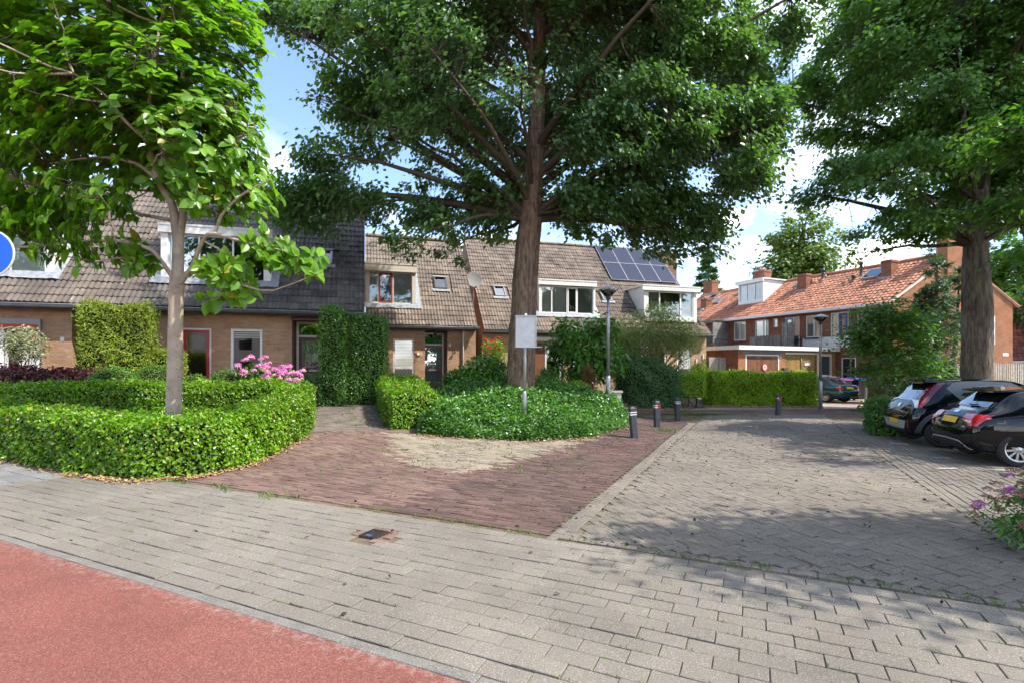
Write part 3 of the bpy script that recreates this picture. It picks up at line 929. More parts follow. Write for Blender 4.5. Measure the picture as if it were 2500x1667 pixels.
def dormer(parent, x0, x1, yf, z0, z1, m='white_paint', fascia=0.25, post=0.16, side='cream_paint', over=0.06, lip=0.10, apron=True, bottom=0.10):
    yb = (z1 - EZ) / TP + EY
    b = MB()
    b.box(x0 - over, x1 + over, yf - lip, yb + 0.1, z1 - 0.02, z1 + 0.04)
    b.box(x0 - over + 0.003, x1 + over - 0.003, yf - lip + 0.02, yf + 0.02, z1 - fascia, z1 - 0.02)
    d = b.build('dormer', m, parent)
    p = MB()
    p.box(x0, x0 + post, yf, yf + 0.12, z0, z1 - fascia); p.box(x1 - post, x1, yf, yf + 0.12, z0, z1 - fascia)
    p.box(x0 + post, x1 - post, yf, yf + 0.12, z0, z0 + bottom)
    p.build('post', m, d)
    zr = roof_z(yf + 0.12)
    for xa, xb in ((x0 + 0.002, x0 + 0.06), (x1 - 0.06, x1 - 0.002)):
        MB().prism([(yf + 0.12, min(z0, zr)), (yb, z1 - 0.02), (yf + 0.12, z1 - 0.02)], 0, xa, xb).build('cheek', side, d)
    if apron:
        a = MB()
        pts = []
        n = 22
        for i in range(n + 1):
            x = x0 - 0.25 + (x1 - x0 + 0.5) * i / n
            pts.append((x, random.gauss(0, 0.012)))
        q0 = (yf - EY) / CP
        def sp(x, q, nn): return (x, EY + q * CP - nn * SP, EZ + q * SP + nn * CP)
        for (xa, ja), (xb, jb) in zip(pts[:-1], pts[1:]):
            a.quad(sp(xa, q0 - 0.26 + ja, 0.062 + ja * 0.3), sp(xb, q0 - 0.26 + jb, 0.062 + jb * 0.3), sp(xb, q0 + 0.03, 0.075), sp(xa, q0 + 0.03, 0.075))
            a.quad(sp(xa, q0 + 0.03, 0.075), sp(xb, q0 + 0.03, 0.075), (xb, yf - 0.004, z0 + 0.02), (xa, yf - 0.004, z0 + 0.02)) if x0 < xa and xb < x1 else None
        for xe, sg in ((x0, -1), (x1, 1)):
            a.quad(sp(xe, q0, 0.07), sp(xe + sg * 0.24, q0, 0.062), sp(xe + sg * 0.20, (yb - EY) / CP, 0.062), sp(xe, (yb - EY) / CP, 0.07))
        a.build('lead_flashing', 'lead', d)
    return d, (x0 - 0.08, x1 + 0.08, (yf - EY) / CP - 0.1, (yb - EY) / CP + 0.1)
def row_house(label, origin, x0, x1, run, brick, tile, holes, skip, gables, n_single=300, ridge=True, group='row houses with steep tiled roofs', floor=0.66, gutter_ext=(0, 0), side_brick=None):
    h = empty('row_house', (origin[0], origin[1], 0), R_(16), label, 'house', group)
    bpy.context.view_layer.update()
    length = run / CP
    yr = EY + run; zr = EZ + run * TP; yback = yr + run - 0.8
    w = MB()
    wall_with_holes(w, x0, x1, 0.2, 3.52, holes)
    w.build('front_wall', brick, h)
    g = MB()
    for xe, on, sgn in ((x0, gables[0], -1), (x1, gables[1], 1)):
        if on:
            a, b = (xe, xe + 0.1) if sgn < 0 else (xe - 0.1, xe)
            pr = [(0.004, 0.2), (0.004, 3.52), (-0.36, 3.52), (yr, zr - 0.09), (yback, 3.6), (yback, 0.2)]
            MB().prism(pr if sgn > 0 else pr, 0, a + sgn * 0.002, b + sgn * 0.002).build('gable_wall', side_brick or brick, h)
    MB().quad((x1, yback - 0.01, 0.2), (x0, yback - 0.01, 0.2), (x0, yback - 0.01, 3.6), (x1, yback - 0.01, 3.6)).build('back_wall', brick, h)
    MB().box(x0 + 0.1, x1 - 0.1, 2.6, 2.62, 0.3, 3.4).build('inner_wall', 'interior', h)
    MB().box(x0 + 0.1, x1 - 0.1, 0.10, 2.6, floor - 0.04, floor).build('inner_floor', 'interior', h)
    MB().box(x0 + 0.1, x1 - 0.1, 0.10, 2.6, 3.42, 3.45).build('inner_ceiling', 'interior', h)
    rf = MB()
    t = 0.07
    rf.prism([(EY + 0.05, EZ - 0.03), (yr, zr), (yback + 0.2, 3.55), (yback + 0.2, 3.45), (yr, zr - t - 0.05), (EY + 0.12, EZ - t - 0.03)], 0, x0 + 0.01, x1 - 0.01)
    roof = rf.build('roof', tile, h)
    lay_tiles(h, roof, x0, x1, length - 0.05, tile, skip, n_single)
    # ridge caps
    n = int((x1 - x0) / 0.38)
    cap = MB(); prof = [(math.cos(a) * 0.13, math.sin(a) * 0.10) for a in np.linspace(-0.35, math.pi + 0.35, 8)]
    wd = (x1 - x0) / n
    vs = [(0, p[0], p[1] + 0.012) for p in prof] + [(wd + 0.03, p[0] * 0.93, p[1] * 0.93) for p in prof]
    cap.add(vs, [(i, 8 + i, 9 + i, i + 1) for i in range(7)], True)
    cm = cap.mesh('ridge_tile', 'tile_ridge')
    for i in range(n):
        link('ridge_tile', cm, roof, (x0 + i * wd, yr, zr + 0.02 + random.gauss(0, 0.004)), (0, random.gauss(0, 0.012), 0))
    # gutter and soffit
    gt = MB()
    ga, gb = x0 + gutter_ext[0], x1 + gutter_ext[1]
    prof = [(0.0, 0.13), (-0.005, 0.04), (-0.04, 0.0), (-0.10, 0.0), (-0.135, 0.04), (-0.14, 0.12), (-0.128, 0.12), (-0.12, 0.05), (-0.02, 0.05), (-0.012, 0.13)]
    gt.prism([(EY + 0.10 + a, EZ - 0.16 + b) for a, b in prof], 0, ga, gb)
    go = gt.build('gutter', 'gutter', h)
    MB().tube([(ga, EY - 0.035, EZ - 0.035), (gb, EY - 0.035, EZ - 0.035)], 0.011, 6).build('gutter_bead', 'zinc', go)
    MB().prism([(0.0, 3.50), (EY + 0.10, 3.44), (EY + 0.10, 3.41), (0.0, 3.44)], 0, x0, x1).build('soffit', 'dark_grey', h)
    return h, roof
def niche_door(h, x0, x1, fx0, fx1, zt, dep, dm, fm, glass=True, floor=0.66, light=None, kind='curtain'):
    """front door set back in its niche: frame, fanlight, panelled door with letter plate and knob"""
    MB().box(x0, x1, dep, dep + 0.02, 0.3, zt + 0.2).build('niche_back', 'maroon', h)
    fr = MB().frame(fx0, fx1, floor - 0.02, zt, 0.07, dep - 0.10, dep - 0.02)
    zd = floor + 2.12
    fr.box(fx0 + 0.07, fx1 - 0.07, dep - 0.10, dep - 0.02, zd, zd + 0.07)
    f = fr.build('door_frame', fm, h)
    MB().box(fx0 + 0.07, fx1 - 0.07, dep - 0.06, dep - 0.05, zd + 0.07, zt - 0.07).build('fanlight', 'glass_dark', f)
    a, b, c, d = fx0 + 0.07, fx1 - 0.07, floor + 0.01, zd
    dr = MB().frame(a, b, c, d, 0.11, dep - 0.085, dep - 0.04)
    mid = floor + 0.93
    dr.box(a + 0.11, b - 0.11, dep - 0.084, dep - 0.04, mid, mid + 0.16)
    dd = dr.build('door', dm, h)
    MB().box(a + 0.11, b - 0.11, dep - 0.065, dep - 0.06, mid + 0.16, d - 0.11).build('pane', 'glass', dd)
    MB().box(a + 0.11, b - 0.11, dep - 0.065, dep - 0.06, c + 0.11, mid).build('pane', 'glass', dd)
    folds(a + 0.11, b - 0.11, c + 0.11, d - 0.11, dep - 0.05, 10).build('curtain', 'blind_grey' if kind == 'dark' else 'curtain', dd)
    MB().box((a + b) / 2 - 0.17, (a + b) / 2 + 0.17, dep - 0.10, dep - 0.083, mid + 0.045, mid + 0.115).build('letter_plate', 'cream_paint', dd)
    MB().lathe([(0.0, -0.07), (0.028, -0.06), (0.032, -0.04), (0.02, -0.02), (0.02, 0)], (a + 0.055, dep - 0.085, floor + 1.08), 10, ax=1).build('knob', 'chrome', dd)

OL, OM, OR_ = (-4.99, 17.334), (-1.655, 23.375), (-1.46, 25.165)
# --- left house with the awning
d1 = [(-11.9, -8.95, 0.45, 4.47, 6.30)]
def dskip(x0, x1, yf, z1): return (x0 - 0.06, x1 + 0.06, (yf - EY) / CP - 0.05, ((z1 - EZ) / TP) / CP + 0.15)
hL1, rL1 = row_house('brown tiled row house with red striped awning over its window', OL, -12.8, -6.42, 4.40, 'brick_tan', 'tile_brown',
    [(-10.9, -9.02, 1.30, 3.14, 0.12), (-8.27, -6.95, 0.3, 3.45, 0.65)], [dskip(-11.9, -8.95, 0.45, 6.30)], (True, False))
window(hL1, -10.88, -9.04, 1.32, 3.05, 0.06, 'white_paint', 0.10, mull=(-9.98,), panes=[{'blind': ('slat', 'blind_white', 0.62)}, {'blind': ('slat', 'blind_white', 0.62)}], sill='maroon')
aw = MB().box(-11.0, -9.0, -0.07, 0.0, 3.00, 3.16); aw.box(-9.10, -9.0, -0.07, 0.0, 2.15, 3.0)
awp = aw.build('awning_box', 'grey_trim', hL1)
vb = MB()
n = 40
for i in range(n):
    xa, xb = -11.0 + 1.9 * i / n, -11.0 + 1.9 * (i + 1) / n
    za, zb = (2.86 + 0.05 * abs(math.sin(k * math.pi / 8)) for k in (i, i + 1))
    vb.quad((xa, -0.09, za), (xb, -0.09, zb), (xb, -0.075, 3.0), (xa, -0.075, 3.0))
vb.build('awning_valance', 'awning_red', awp)
eb = MB()
for i in range(n):
    xa, xb = -11.0 + 1.9 * i / n, -11.0 + 1.9 * (i + 1) / n
    za, zb = (2.84 + 0.05 * abs(math.sin(k * math.pi / 8)) for k in (i, i + 1))
    eb.quad((xa, -0.094, za), (xb, -0.094, zb), (xb, -0.094, zb + 0.035), (xa, -0.094, za + 0.035))
eb.build('awning_edge', 'cream_paint', awp)
MB().quad((-9.16, -0.085, 2.55), (-9.06, -0.085, 2.50), (-9.06, -0.08, 2.98), (-9.16, -0.08, 2.98)).build('awning_flap', 'awning_red', awp)
niche_door(hL1, -8.27, -6.95, -8.18, -7.05, 3.34, 0.65, 'dark_grey', 'cream_paint')
MB().box(-8.30, -6.92, -0.01, 0.05, 3.28, 3.44).build('lintel_board', 'dark_grey', hL1)
MB().box(-8.55, -8.46, -0.012, 0.0, 2.54, 2.65).build('number_plate', 'white_paint', hL1)
dm, _ = dormer(hL1, -11.9, -8.95, 0.45, 4.47, 6.30, 'white_paint', post=0.2)
window(hL1, -11.72, -9.14, 4.57, 6.05, 0.52, 'cream_paint', 0.05, mull=(-10.85, -10.02), panes=[{'blind': ('flat', 'blind_green', 0)}, {'sash': 'red_paint', 'ts': 0.04, 'blind': ('flat', 'blind_green', 0)}, {'blind': ('flat', 'blind_green', 0)}], name='dormer_window', back=0.3)
# --- second house: dark tiles, red and white windows
hL2, rL2 = row_house('dark tiled row house with red framed window and maroon front door', OL, -6.40, 0.0, 4.40, 'brick_tan', 'tile_dark',
    [(-5.45, -4.62, 1.30, 2.99, 0.12), (-4.08, -3.16, 1.30, 2.99, 0.12), (-2.28, -0.95, 0.3, 3.45, 0.65)],
    [dskip(-6.15, -2.98, 0.45, 6.25), (-1.75, -1.08, 2.38, 3.32)], (False, True), gutter_ext=(0.0, 0.03))
window(hL2, -5.45, -4.62, 1.32, 2.99, 0.05, 'white_paint', 0.07, panes=[{'sash': 'red_paint', 'ts': 0.085}], sill='maroon')
window(hL2, -4.08, -3.16, 1.32, 2.99, 0.05, 'white_paint', 0.075, panes=[{'blind': ('slat', 'blind_white', 0.86)}], sill='maroon')
niche_door(hL2, -2.28, -0.95, -2.20, -1.10, 3.30, 0.60, 'maroon', 'cream_paint')
MB().box(-2.30, -0.93, -0.01, 0.05, 3.30, 3.44).build('lintel_board', 'maroon', hL2)
dormer(hL2, -6.15, -2.98, 0.45, 4.47, 6.25, 'white_paint', post=0.2)
window(hL2, -5.97, -3.16, 4.57, 6.0, 0.52, 'white_paint', 0.05, mull=(-5.10, -4.12), panes=[{'glass': 'glass_dark', 'blind': ('flat', 'blind_grey', 0)}, {'glass': 'glass_dark', 'blind': ('flat', 'blind_grey', 0.0)}, {'glass': 'glass_dark'}], name='dormer_window', back=0.3)
skylight(hL2, -1.72, -1.12, 2.42, 3.25, m='zinc', blind=True)
# --- middle house
hM, rM = row_house('tan tiled row house with cream dormer and red casement, butterfly on its wall', OM, -4.85, 0.0, 4.52, 'brick_tan', 'tile_tan',
    [(-4.84, -4.14, 1.2, 3.03, 0.12), (-3.68, -2.77, 1.27, 3.03, 0.12), (-2.30, -1.30, 0.3, 3.45, 0.70)],
    [dskip(-4.85, -2.66, 0.45, 6.34), (-1.72, -1.08, 2.45, 3.45)], (False, True), gutter_ext=(0, 0.10))
window(hM, -3.68, -2.77, 1.29, 3.03, 0.05, 'cream_paint', 0.08, panes=[{'blind': ('slat', 'blind_white', 0.24)}], sill='maroon')
window(hM, -4.84, -4.14, 1.22, 3.03, 0.05, 'cream_paint', 0.08, panes=[{'blind': ('slat', 'blind_white', 0.1)}], sill='maroon')
niche_door(hM, -2.30, -1.30, -2.42, -1.38, 3.34, 0.70, 'maroon', 'cream_paint', kind='dark')
dormer(hM, -4.84, -2.66, 0.45, 4.50, 6.34, 'cream_paint', fascia=0.32, post=0.16)
window(hM, -4.72, -2.82, 4.60, 6.02, 0.52, 'cream_paint', 0.06, mull=(-4.29, -3.66), panes=[{'blind': ('flat', 'blind_green', 0)}, {'sash': 'red_paint', 'ts': 0.07, 'blind': ('curt', 'blind_grey', 0)}, {'blind': ('flat', 'blind_green', 0)}], name='dormer_window', back=0.3)
skylight(hM, -1.70, -1.10, 2.50, 3.40, blind=True)
pp = MB().tube([(-0.60, -0.28, 3.46), (-0.60, -0.24, 3.40), (-0.60, -0.08, 3.28), (-0.60, -0.07, 3.1), (-0.60, -0.07, 0.4)], 0.042, 10)
pp.build('downpipe', 'pvc', hM)
MB().box(-1.24, -1.14, -0.012, 0.0, 2.73, 2.83).build('number_plate', 'white_paint', hM)
bf = MB()
for sx in (-1, 1):
    bf.add([(-2.53, -0.03, 2.40), (-2.53 + sx * 0.15, -0.06, 2.55), (-2.53 + sx * 0.17, -0.06, 2.44), (-2.53 + sx * 0.05, -0.03, 2.38)], [(0, 1, 2, 3)])
b1 = bf.build('butterfly', 'butterfly_orange')
tag(b1, 'orange and cream butterfly ornament on the brick wall beside the maroon door', 'ornament')
b1.matrix_world = hM.matrix_world
b2 = MB()
for sx in (-1, 1):
    b2.add([(-2.53, -0.034, 2.40), (-2.53 + sx * 0.10, -0.062, 2.47), (-2.53 + sx * 0.12, -0.062, 2.33), (-2.53 + sx * 0.03, -0.034, 2.30)], [(0, 1, 2, 3)])
b2.box(-2.537, -2.523, -0.045, -0.03, 2.30, 2.46)
b2.build('lower_wing', 'butterfly_white', b1)
for k, (x, z) in enumerate(((-3.99, 2.59), (-3.92, 2.38))):
    o = MB().lathe([(0.0, -0.055), (0.03, -0.05), (0.05, -0.02), (0.052, 0.0)], (0, 0, 0), 12, ax=1).build('ladybird_ornament', 'red_paint')
    o.matrix_world = hM.matrix_world @ Matrix.Translation((x, -0.003, z))
    tag(o, ('upper' if k == 0 else 'lower') + ' of two red ladybird ornaments on the brick wall', 'ornament', 'ladybird ornaments')
    MB().lathe([(0.0, -0.02), (0.022, -0.015), (0.024, 0.0)], (0, -0.01, 0.055), 8, ax=1).build('head', 'plastic_black', o)
    MB().box(-0.003, 0.003, -0.058, -0.05, -0.04, 0.04).build('wing_seam', 'plastic_black', o)
wh = MB().tube([(-0.99, -0.03, 2.68), (-1.01, -0.05, 2.58), (-0.97, -0.05, 2.48), (-0.99, -0.05, 2.40), (-0.99, -0.12, 2.38), (-0.99, -0.12, 2.46)], 0.014, 6)
wh.lathe([(0.01, 0), (0.045, 0.01), (0.03, 0.05), (0.0, 0.05)], (-0.99, -0.12, 2.46), 10)
o = wh.build('wall_candle_holder', 'iron'); o.matrix_world = hM.matrix_world
tag(o, 'small black iron candle holder on the wall beside the downpipe', 'candle holder')
lp = MB().lathe([(0.0, 0.12), (0.05, 0.1), (0.06, 0.0), (0.045, -0.12), (0.0, -0.13)], (-1.85, -0.06, 3.30), 10)
lp.build('door_lamp', 'plastic_black', hM)
# --- right pair
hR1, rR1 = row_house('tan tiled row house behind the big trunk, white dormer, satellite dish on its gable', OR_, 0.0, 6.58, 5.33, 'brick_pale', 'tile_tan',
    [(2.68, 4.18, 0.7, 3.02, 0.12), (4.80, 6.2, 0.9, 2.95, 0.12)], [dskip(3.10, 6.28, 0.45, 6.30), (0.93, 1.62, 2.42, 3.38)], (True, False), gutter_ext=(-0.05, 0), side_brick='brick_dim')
MB().box(2.70, 3.26, 0.03, 0.09, 0.8, 3.0).build('door', 'oak_door', hR1)
window(hR1, 3.28, 4.16, 0.75, 3.0, 0.05, 'white_paint', 0.08, panes=[{'blind': ('slat', 'blind_white', 0.62)}])
window(hR1, 4.82, 6.18, 0.95, 2.93, 0.05, 'white_paint', 0.08, mull=(5.5,))
MB().box(2.5, 5.2, -0.16, 0.0, 3.12, 3.30).build('awning_box', 'white_paint', hR1)
dormer(hR1, 3.10, 6.28, 0.45, 4.50, 6.30, 'white_paint', post=0.12)
window(hR1, 3.20, 6.18, 4.58, 6.02, 0.52, 'white_paint', 0.07, mull=(3.82, 4.68, 5.25), panes=[{'blind': ('flat', 'blind_white', 0)}, {'blind': ('flat', 'blind_white', 0)}, {'sash': 'white_paint', 'ts': 0.06}, {'blind': ('curt', 'blind_grey', 0)}], name='dormer_window', back=0.5)
skylight(hR1, 0.98, 1.58, 2.50, 3.32, blind=False, m='grey_trim')
hR2, rR2 = row_house('tan tiled row house with dark blue solar panels and boxy white dormer', OR_, 6.60, 12.85, 5.33, 'brick_pale', 'tile_tan',
    [(8.2, 10.32, 0.9, 2.95, 0.12), (10.98, 11.86, 0.9, 2.97, 0.12)], [dskip(9.00, 12.32, 0.12, 6.14), (7.1, 7.75, 2.42, 3.38)], (False, True), gutter_ext=(0, 0.15))
window(hR2, 10.98, 11.86, 0.95, 2.95, 0.05, 'white_paint', 0.08, sill='kerb_brick')
window(hR2, 8.22, 10.30, 0.95, 2.93, 0.05, 'white_paint', 0.08, mull=(9.3,))
dormer(hR2, 9.00, 12.32, 0.12, 4.30, 6.20, 'white_paint', fascia=0.25, post=0.22, side='white_paint', over=0.16, lip=0.16, apron=False, bottom=0.2)
window(hR2, 9.22, 12.10, 4.50, 5.95, 0.17, 'white_paint', 0.08, mull=(9.98, 11.30), panes=[{'blind': ('curt', 'curtain', 0)}, {}, {'blind': ('curt', 'curtain', 0)}], name='dormer_window', back=0.8)
skylight(hR2, 7.14, 7.70, 2.50, 3.32, blind=True, m='grey_trim')
# solar panels: eight things clamped on the roof
for j in range(2):
    for i in range(4):
        e = empty('solar_panel', (0, 0, 0), 0)
        e.matrix_world = hR2.matrix_world @ Matrix.Translation((8.27 + i * 1.09, EY + (4.38 + j * 1.70) * CP - 0.11 * SP, EZ + (4.38 + j * 1.70) * SP + 0.11 * CP)) @ Matrix.Rotation(PITCH, 4, 'X')
        tag(e, '%s row of the dark blue solar panels, %s from the ridge-end brick gable' % (('lower', 'upper')[j], ('fourth', 'third', 'second', 'first')[i]), 'solar panel', 'solar panels on the tan roof')
        MB().box(0.012, 1.068, 0.012, 1.668, 0.004, 0.030).build('cells', 'solar', e)
        fb = MB()
        fb.box(0, 1.08, 0, 0.012, 0, 0.032); fb.box(0, 1.08, 1.668, 1.68, 0, 0.032); fb.box(0, 0.012, 0.012, 1.668, 0, 0.032); fb.box(1.068, 1.08, 0.012, 1.668, 0, 0.032)
        fb.build('frame', 'alu', e)
ch = MB().box(12.30, 14.0, 4.55, 5.25, 7.3, 9.16)
ch.build('chimney', 'brick_dim', hR2)  # not a real stack: stands in for the neighbouring gable behind this row
MB().prism([(4.45, 9.16), (4.9, 9.42), (5.35, 9.16)], 0, 12.25, 14.06).build('gable_cap', 'tile_ridge', hR2)
for k, (x, z) in enumerate(((12.19, 2.1), (12.62, 2.36))):
    o = MB().box(-0.035, 0.035, -0.05, 0, -0.15, 0.15).build('wall_planter', 'white_paint')
    o.matrix_world = hR2.matrix_world @ Matrix.Translation((x, -0.003, z))
    tag(o, ('lower' if k == 0 else 'upper') + ' of two narrow white wall planters with trailing green', 'planter', 'white wall planters')
    P = rng.normal(0, 1, (90, 3)) * np.array([0.07, 0.05, 0.12]) + np.array([0.08, -0.1, -0.15])
    link('trailing_plant', leaf_mesh('trailing_plant', P, P * 0 + np.array([0, -1, 0.4]), 0.06, LEAF2, 'lf_yew', rand=0.8), o)
# satellite dish on the left gable of the right pair
ds = empty('satellite_dish', (0, 0, 0), 0, 'grey satellite dish on a thin pole against the brick gable', 'satellite dish')
ds.matrix_world = hR1.matrix_world @ Matrix.Translation((-0.28, 0.75, 6.15))
dsh = MB()
prof = [(0.001, 0.0), (0.16, 0.012), (0.30, 0.045), (0.42, 0.09), (0.425, 0.10), (0.41, 0.095), (0.30, 0.055), (0.16, 0.022), (0.001, 0.01)]
dsh.lathe(prof, (0, 0, 0), 28)
dsh.build('dish', 'slab_grey', ds, (0, 0, 0), (R_(75), 0, R_(8)))
MB().tube([(0, 0.05, -0.15), (0.0, 0.06, -0.9), (0.0, 0.06, -1.4)], 0.022, 8).build('mast', 'zinc', ds)
MB().tube([(0, 0, -0.38), (0.05, -0.35, -0.40)], 0.012, 6).build('feed_arm', 'plastic_black', ds)
MB().lathe([(0.0, -0.05), (0.035, -0.04), (0.035, 0.05), (0.0, 0.06)], (0.05, -0.37, -0.39), 10).build('receiver', 'plastic_grey', ds)
MB().box(-0.05, 0.28, 0.03, 0.09, -1.32, -1.28).build('bracket', 'iron', ds)

# ------------------------------------------------------------------ the red brick terrace with the orange roof
A25 = R_(25)
OC = (21.3, 28.6)
# own frame: x runs from the far end towards the near corner (x=0 there, negative away), y into the house, z up
hO = empty('brick_terrace', (OC[0], OC[1], 0), A25 - R_(90), 'long red brick terrace with orange pantile roof behind the garages', 'terrace')
bpy.context.view_layer.update()
LN, DP, EO, PO = 18.0, 7.9, 5.62, R_(34)
ow = [(-10.93, -9.87, 3.77, 5.18), (-9.08, -7.95, 3.80, 5.14), (-7.56, -7.24, 4.55, 5.13), (-6.72, -5.63, 3.1, 5.13), (-5.20, -4.10, 3.70, 5.11), (-3.57, -2.46, 3.2, 5.14), (-1.96, -0.95, 3.9, 5.09), (-2.85, -2.05, 0.0, 2.34)]
w = MB()
wall_with_holes(w, -LN, 0, 0.0, EO - 0.1, [h + (0.10,) for h in ow])
w.build('long_wall', 'brick_red', hO)
ro = DP / 2; zo = EO + ro * math.tan(PO)
SH = 0.268                            # the gable stands askew to the long wall
def gab(u, z, off=0.0): return (u * 0.259 + off * 0.966, u * 0.966 - off * 0.259, z)
GWD = DP / 0.966
gpoly = [(0.0, 0.0), (GWD, 0.0), (GWD, EO - 0.1), (GWD / 2, zo - 0.1), (0.0, EO - 0.1)]
gwm = MB().add([gab(u_, z_, 0.0) for u_, z_ in gpoly] + [gab(u_, z_, -0.15) for u_, z_ in gpoly], [(0, 1, 2, 3, 4), (9, 8, 7, 6, 5)] + [(i, i + 5, (i + 1) % 5 + 5, (i + 1) % 5) for i in range(5)])
gwm.build('gable_wall', 'brick_orange', hO)
MB().quad((2.05, DP - 0.01, 0), (-LN, DP - 0.01, 0), (-LN, DP - 0.01, EO), (2.05, DP - 0.01, EO)).build('back_wall', 'brick_red', hO)
MB().box(-LN, -0.2, 1.6, 1.62, 0.1, 5.5).build('inner_wall', 'interior', hO)
def rpt(x, y, z): return (x, y, z)
ra = [(-LN, -0.35, EO - 0.24), (-0.04, -0.35, EO - 0.24), (0.06 + SH * ro, ro, zo), (-LN, ro, zo), (0.12 + SH * (DP + 0.35), DP + 0.35, EO - 0.24), (-LN, DP + 0.35, EO - 0.24)]
rv = ra + [(p[0], p[1], p[2] - 0.1) for p in ra]
rfo = MB().add(rv, [(0, 1, 2, 3), (3, 2, 4, 5), (9, 8, 7, 6), (11, 10, 8, 9), (0, 6, 7, 1), (1, 7, 8, 2), (2, 8, 10, 4), (4, 10, 11, 5), (5, 11, 9, 3), (3, 9, 6, 0)]).build('roof', 'tile_orange', hO)
def o_at(x, yy, n=0.0):           # a point on the roof slope: yy measured in from the wall
    return (x, yy - n * math.sin(PO), EO + yy * math.tan(PO) + n * math.cos(PO))
ow_t = tile_mesh('t', 'tile_orange', w=0.24, l=0.36, waves=1, amp=0.03, lift=0.045)
lay_tiles(hO, rfo, -LN, 1.15, (ro + 0.35) / math.cos(PO) - 0.02, 'tile_orange', [(-12.0, -9.5, 1.9, 5.1)], 300, w=0.24, step=0.33, tpl=ow_t, pitch=PO, org=(-0.36, EO - 0.243), xlim=lambda y: 0.02 + SH * y)
MB().tube([(-LN, ro, zo + 0.03), (0.06 + SH * ro, ro, zo + 0.03)], 0.13, 10).build('ridge', 'tile_orange', rfo)
MB().box(-LN, 0.1, -0.52, -0.34, EO - 0.36, EO - 0.20).build('gutter', 'white_paint', hO)
MB().box(-LN, 0.0, -0.36, 0.0, EO - 0.36, EO - 0.33).build('soffit', 'white_paint', hO)
# gable verge and second slope trim
for (ua, za, ub, zb) in ((-0.36, EO - 0.24, GWD / 2, zo + 0.02), (GWD + 0.36, EO - 0.24, GWD / 2, zo + 0.02)):
    MB().add([gab(ua, za), gab(ua, za, 0.07), gab(ub, zb, 0.07), gab(ub, zb), gab(ua, za - 0.13), gab(ua, za - 0.13, 0.07), gab(ub, zb - 0.13, 0.07), gab(ub, zb - 0.13)], [(0, 1, 2, 3), (4, 7, 6, 5), (1, 5, 6, 2), (0, 3, 7, 4)]).build('verge_board', 'cream_paint', hO)
wn_ = [({'blind': ('curt', 'curtain', 0)}, {'blind': ('curt', 'curtain', 0)})]
window(hO, -10.93, -9.87, 3.77, 5.18, 0.06, 'white_paint', 0.08, mull=(-10.4,), panes=[{'blind': ('curt', 'curtain', 0)}] * 2, sill='dark_grey')
window(hO, -9.08, -7.95, 3.80, 5.14, 0.06, 'white_paint', 0.08, mull=(-8.4,), panes=[{}, {'blind': ('curt', 'curtain', 0)}], sill='dark_grey')
window(hO, -7.56, -7.24, 4.55, 5.13, 0.04, 'white_paint', 0.06)
window(hO, -6.72, -5.63, 3.1, 5.13, 0.06, 'white_paint', 0.07, mull=(-6.1,), panes=[{'sash': 'blue_door', 'ts': 0.1}, {'blind': ('curt', 'curtain', 0)}])
window(hO, -5.20, -4.10, 3.70, 5.11, 0.06, 'white_paint', 0.08, mull=(-4.65,), panes=[{'blind': ('curt', 'blind_grey', 0)}] * 2, sill='dark_grey')
window(hO, -3.57, -2.46, 3.2, 5.14, 0.06, 'white_paint', 0.08, mull=(-3.1,), panes=[{'blind': ('flat', 'blind_white', 0)}, {'sash': 'blue_paint', 'ts': 0.13}])
window(hO, -1.96, -0.95, 3.9, 5.09, 0.06, 'white_paint', 0.08, panes=[{'sash': 'blue_paint'}])
MB().box(-2.85, -2.05, 0.05, 0.09, 0.0, 2.34).build('door', 'dark_door', hO)
MB().frame(-2.88, -2.02, 0.0, 2.38, 0.06, -0.01, 0.05).build('door_frame', 'white_paint', hO)
MB().box(-5.4, -2.3, -0.022, -0.004, 3.0, 3.68).build('white_panel', 'white_paint', hO)
for x in (-8.02, -2.29):
    MB().tube([(x, -0.30, EO - 0.36), (x, -0.08, EO - 0.55), (x, -0.07, 0.0)], 0.04, 8).build('downpipe', 'zinc', hO)
# gable windows
def gbox(mb, u0, u1, z0, z1, o0, o1):
    v = [gab(u, z, o) for o in (o1, o0) for (u, z) in ((u0, z0), (u1, z0), (u1, z1), (u0, z1))]
    return mb.add(v, [(0, 1, 2, 3), (7, 6, 5, 4), (0, 4, 5, 1), (1, 5, 6, 2), (2, 6, 7, 3), (3, 7, 4, 0)])
def gwin(y0, y1, z0, z1):
    f = MB(); t = 0.09
    for a, b, c, d in ((y0, y0 + t, z0, z1), (y1 - t, y1, z0, z1), (y0 + t, y1 - t, z1 - t, z1), (y0 + t, y1 - t, z0, z0 + t)):
        gbox(f, a, b, c, d, 0.004, 0.05)
    w = f.build('window', 'white_paint', hO)
    gbox(MB(), y0 + t, y1 - t, z0 + t, z1 - t, 0.006, 0.016).build('pane', 'car_glass', w)
gwin(1.9, 3.1, 3.2, 4.7); gwin(6.2, 6.85, 3.1, 4.75); gwin(6.2, 6.8, 1.0, 2.1); gwin(2.6, 3.3, 0.2, 2.2)
gbox(MB(), 7.45, 7.85, 2.45, 2.62, 0.003, 0.02).build('street_sign_plate', 'white_paint', hO)
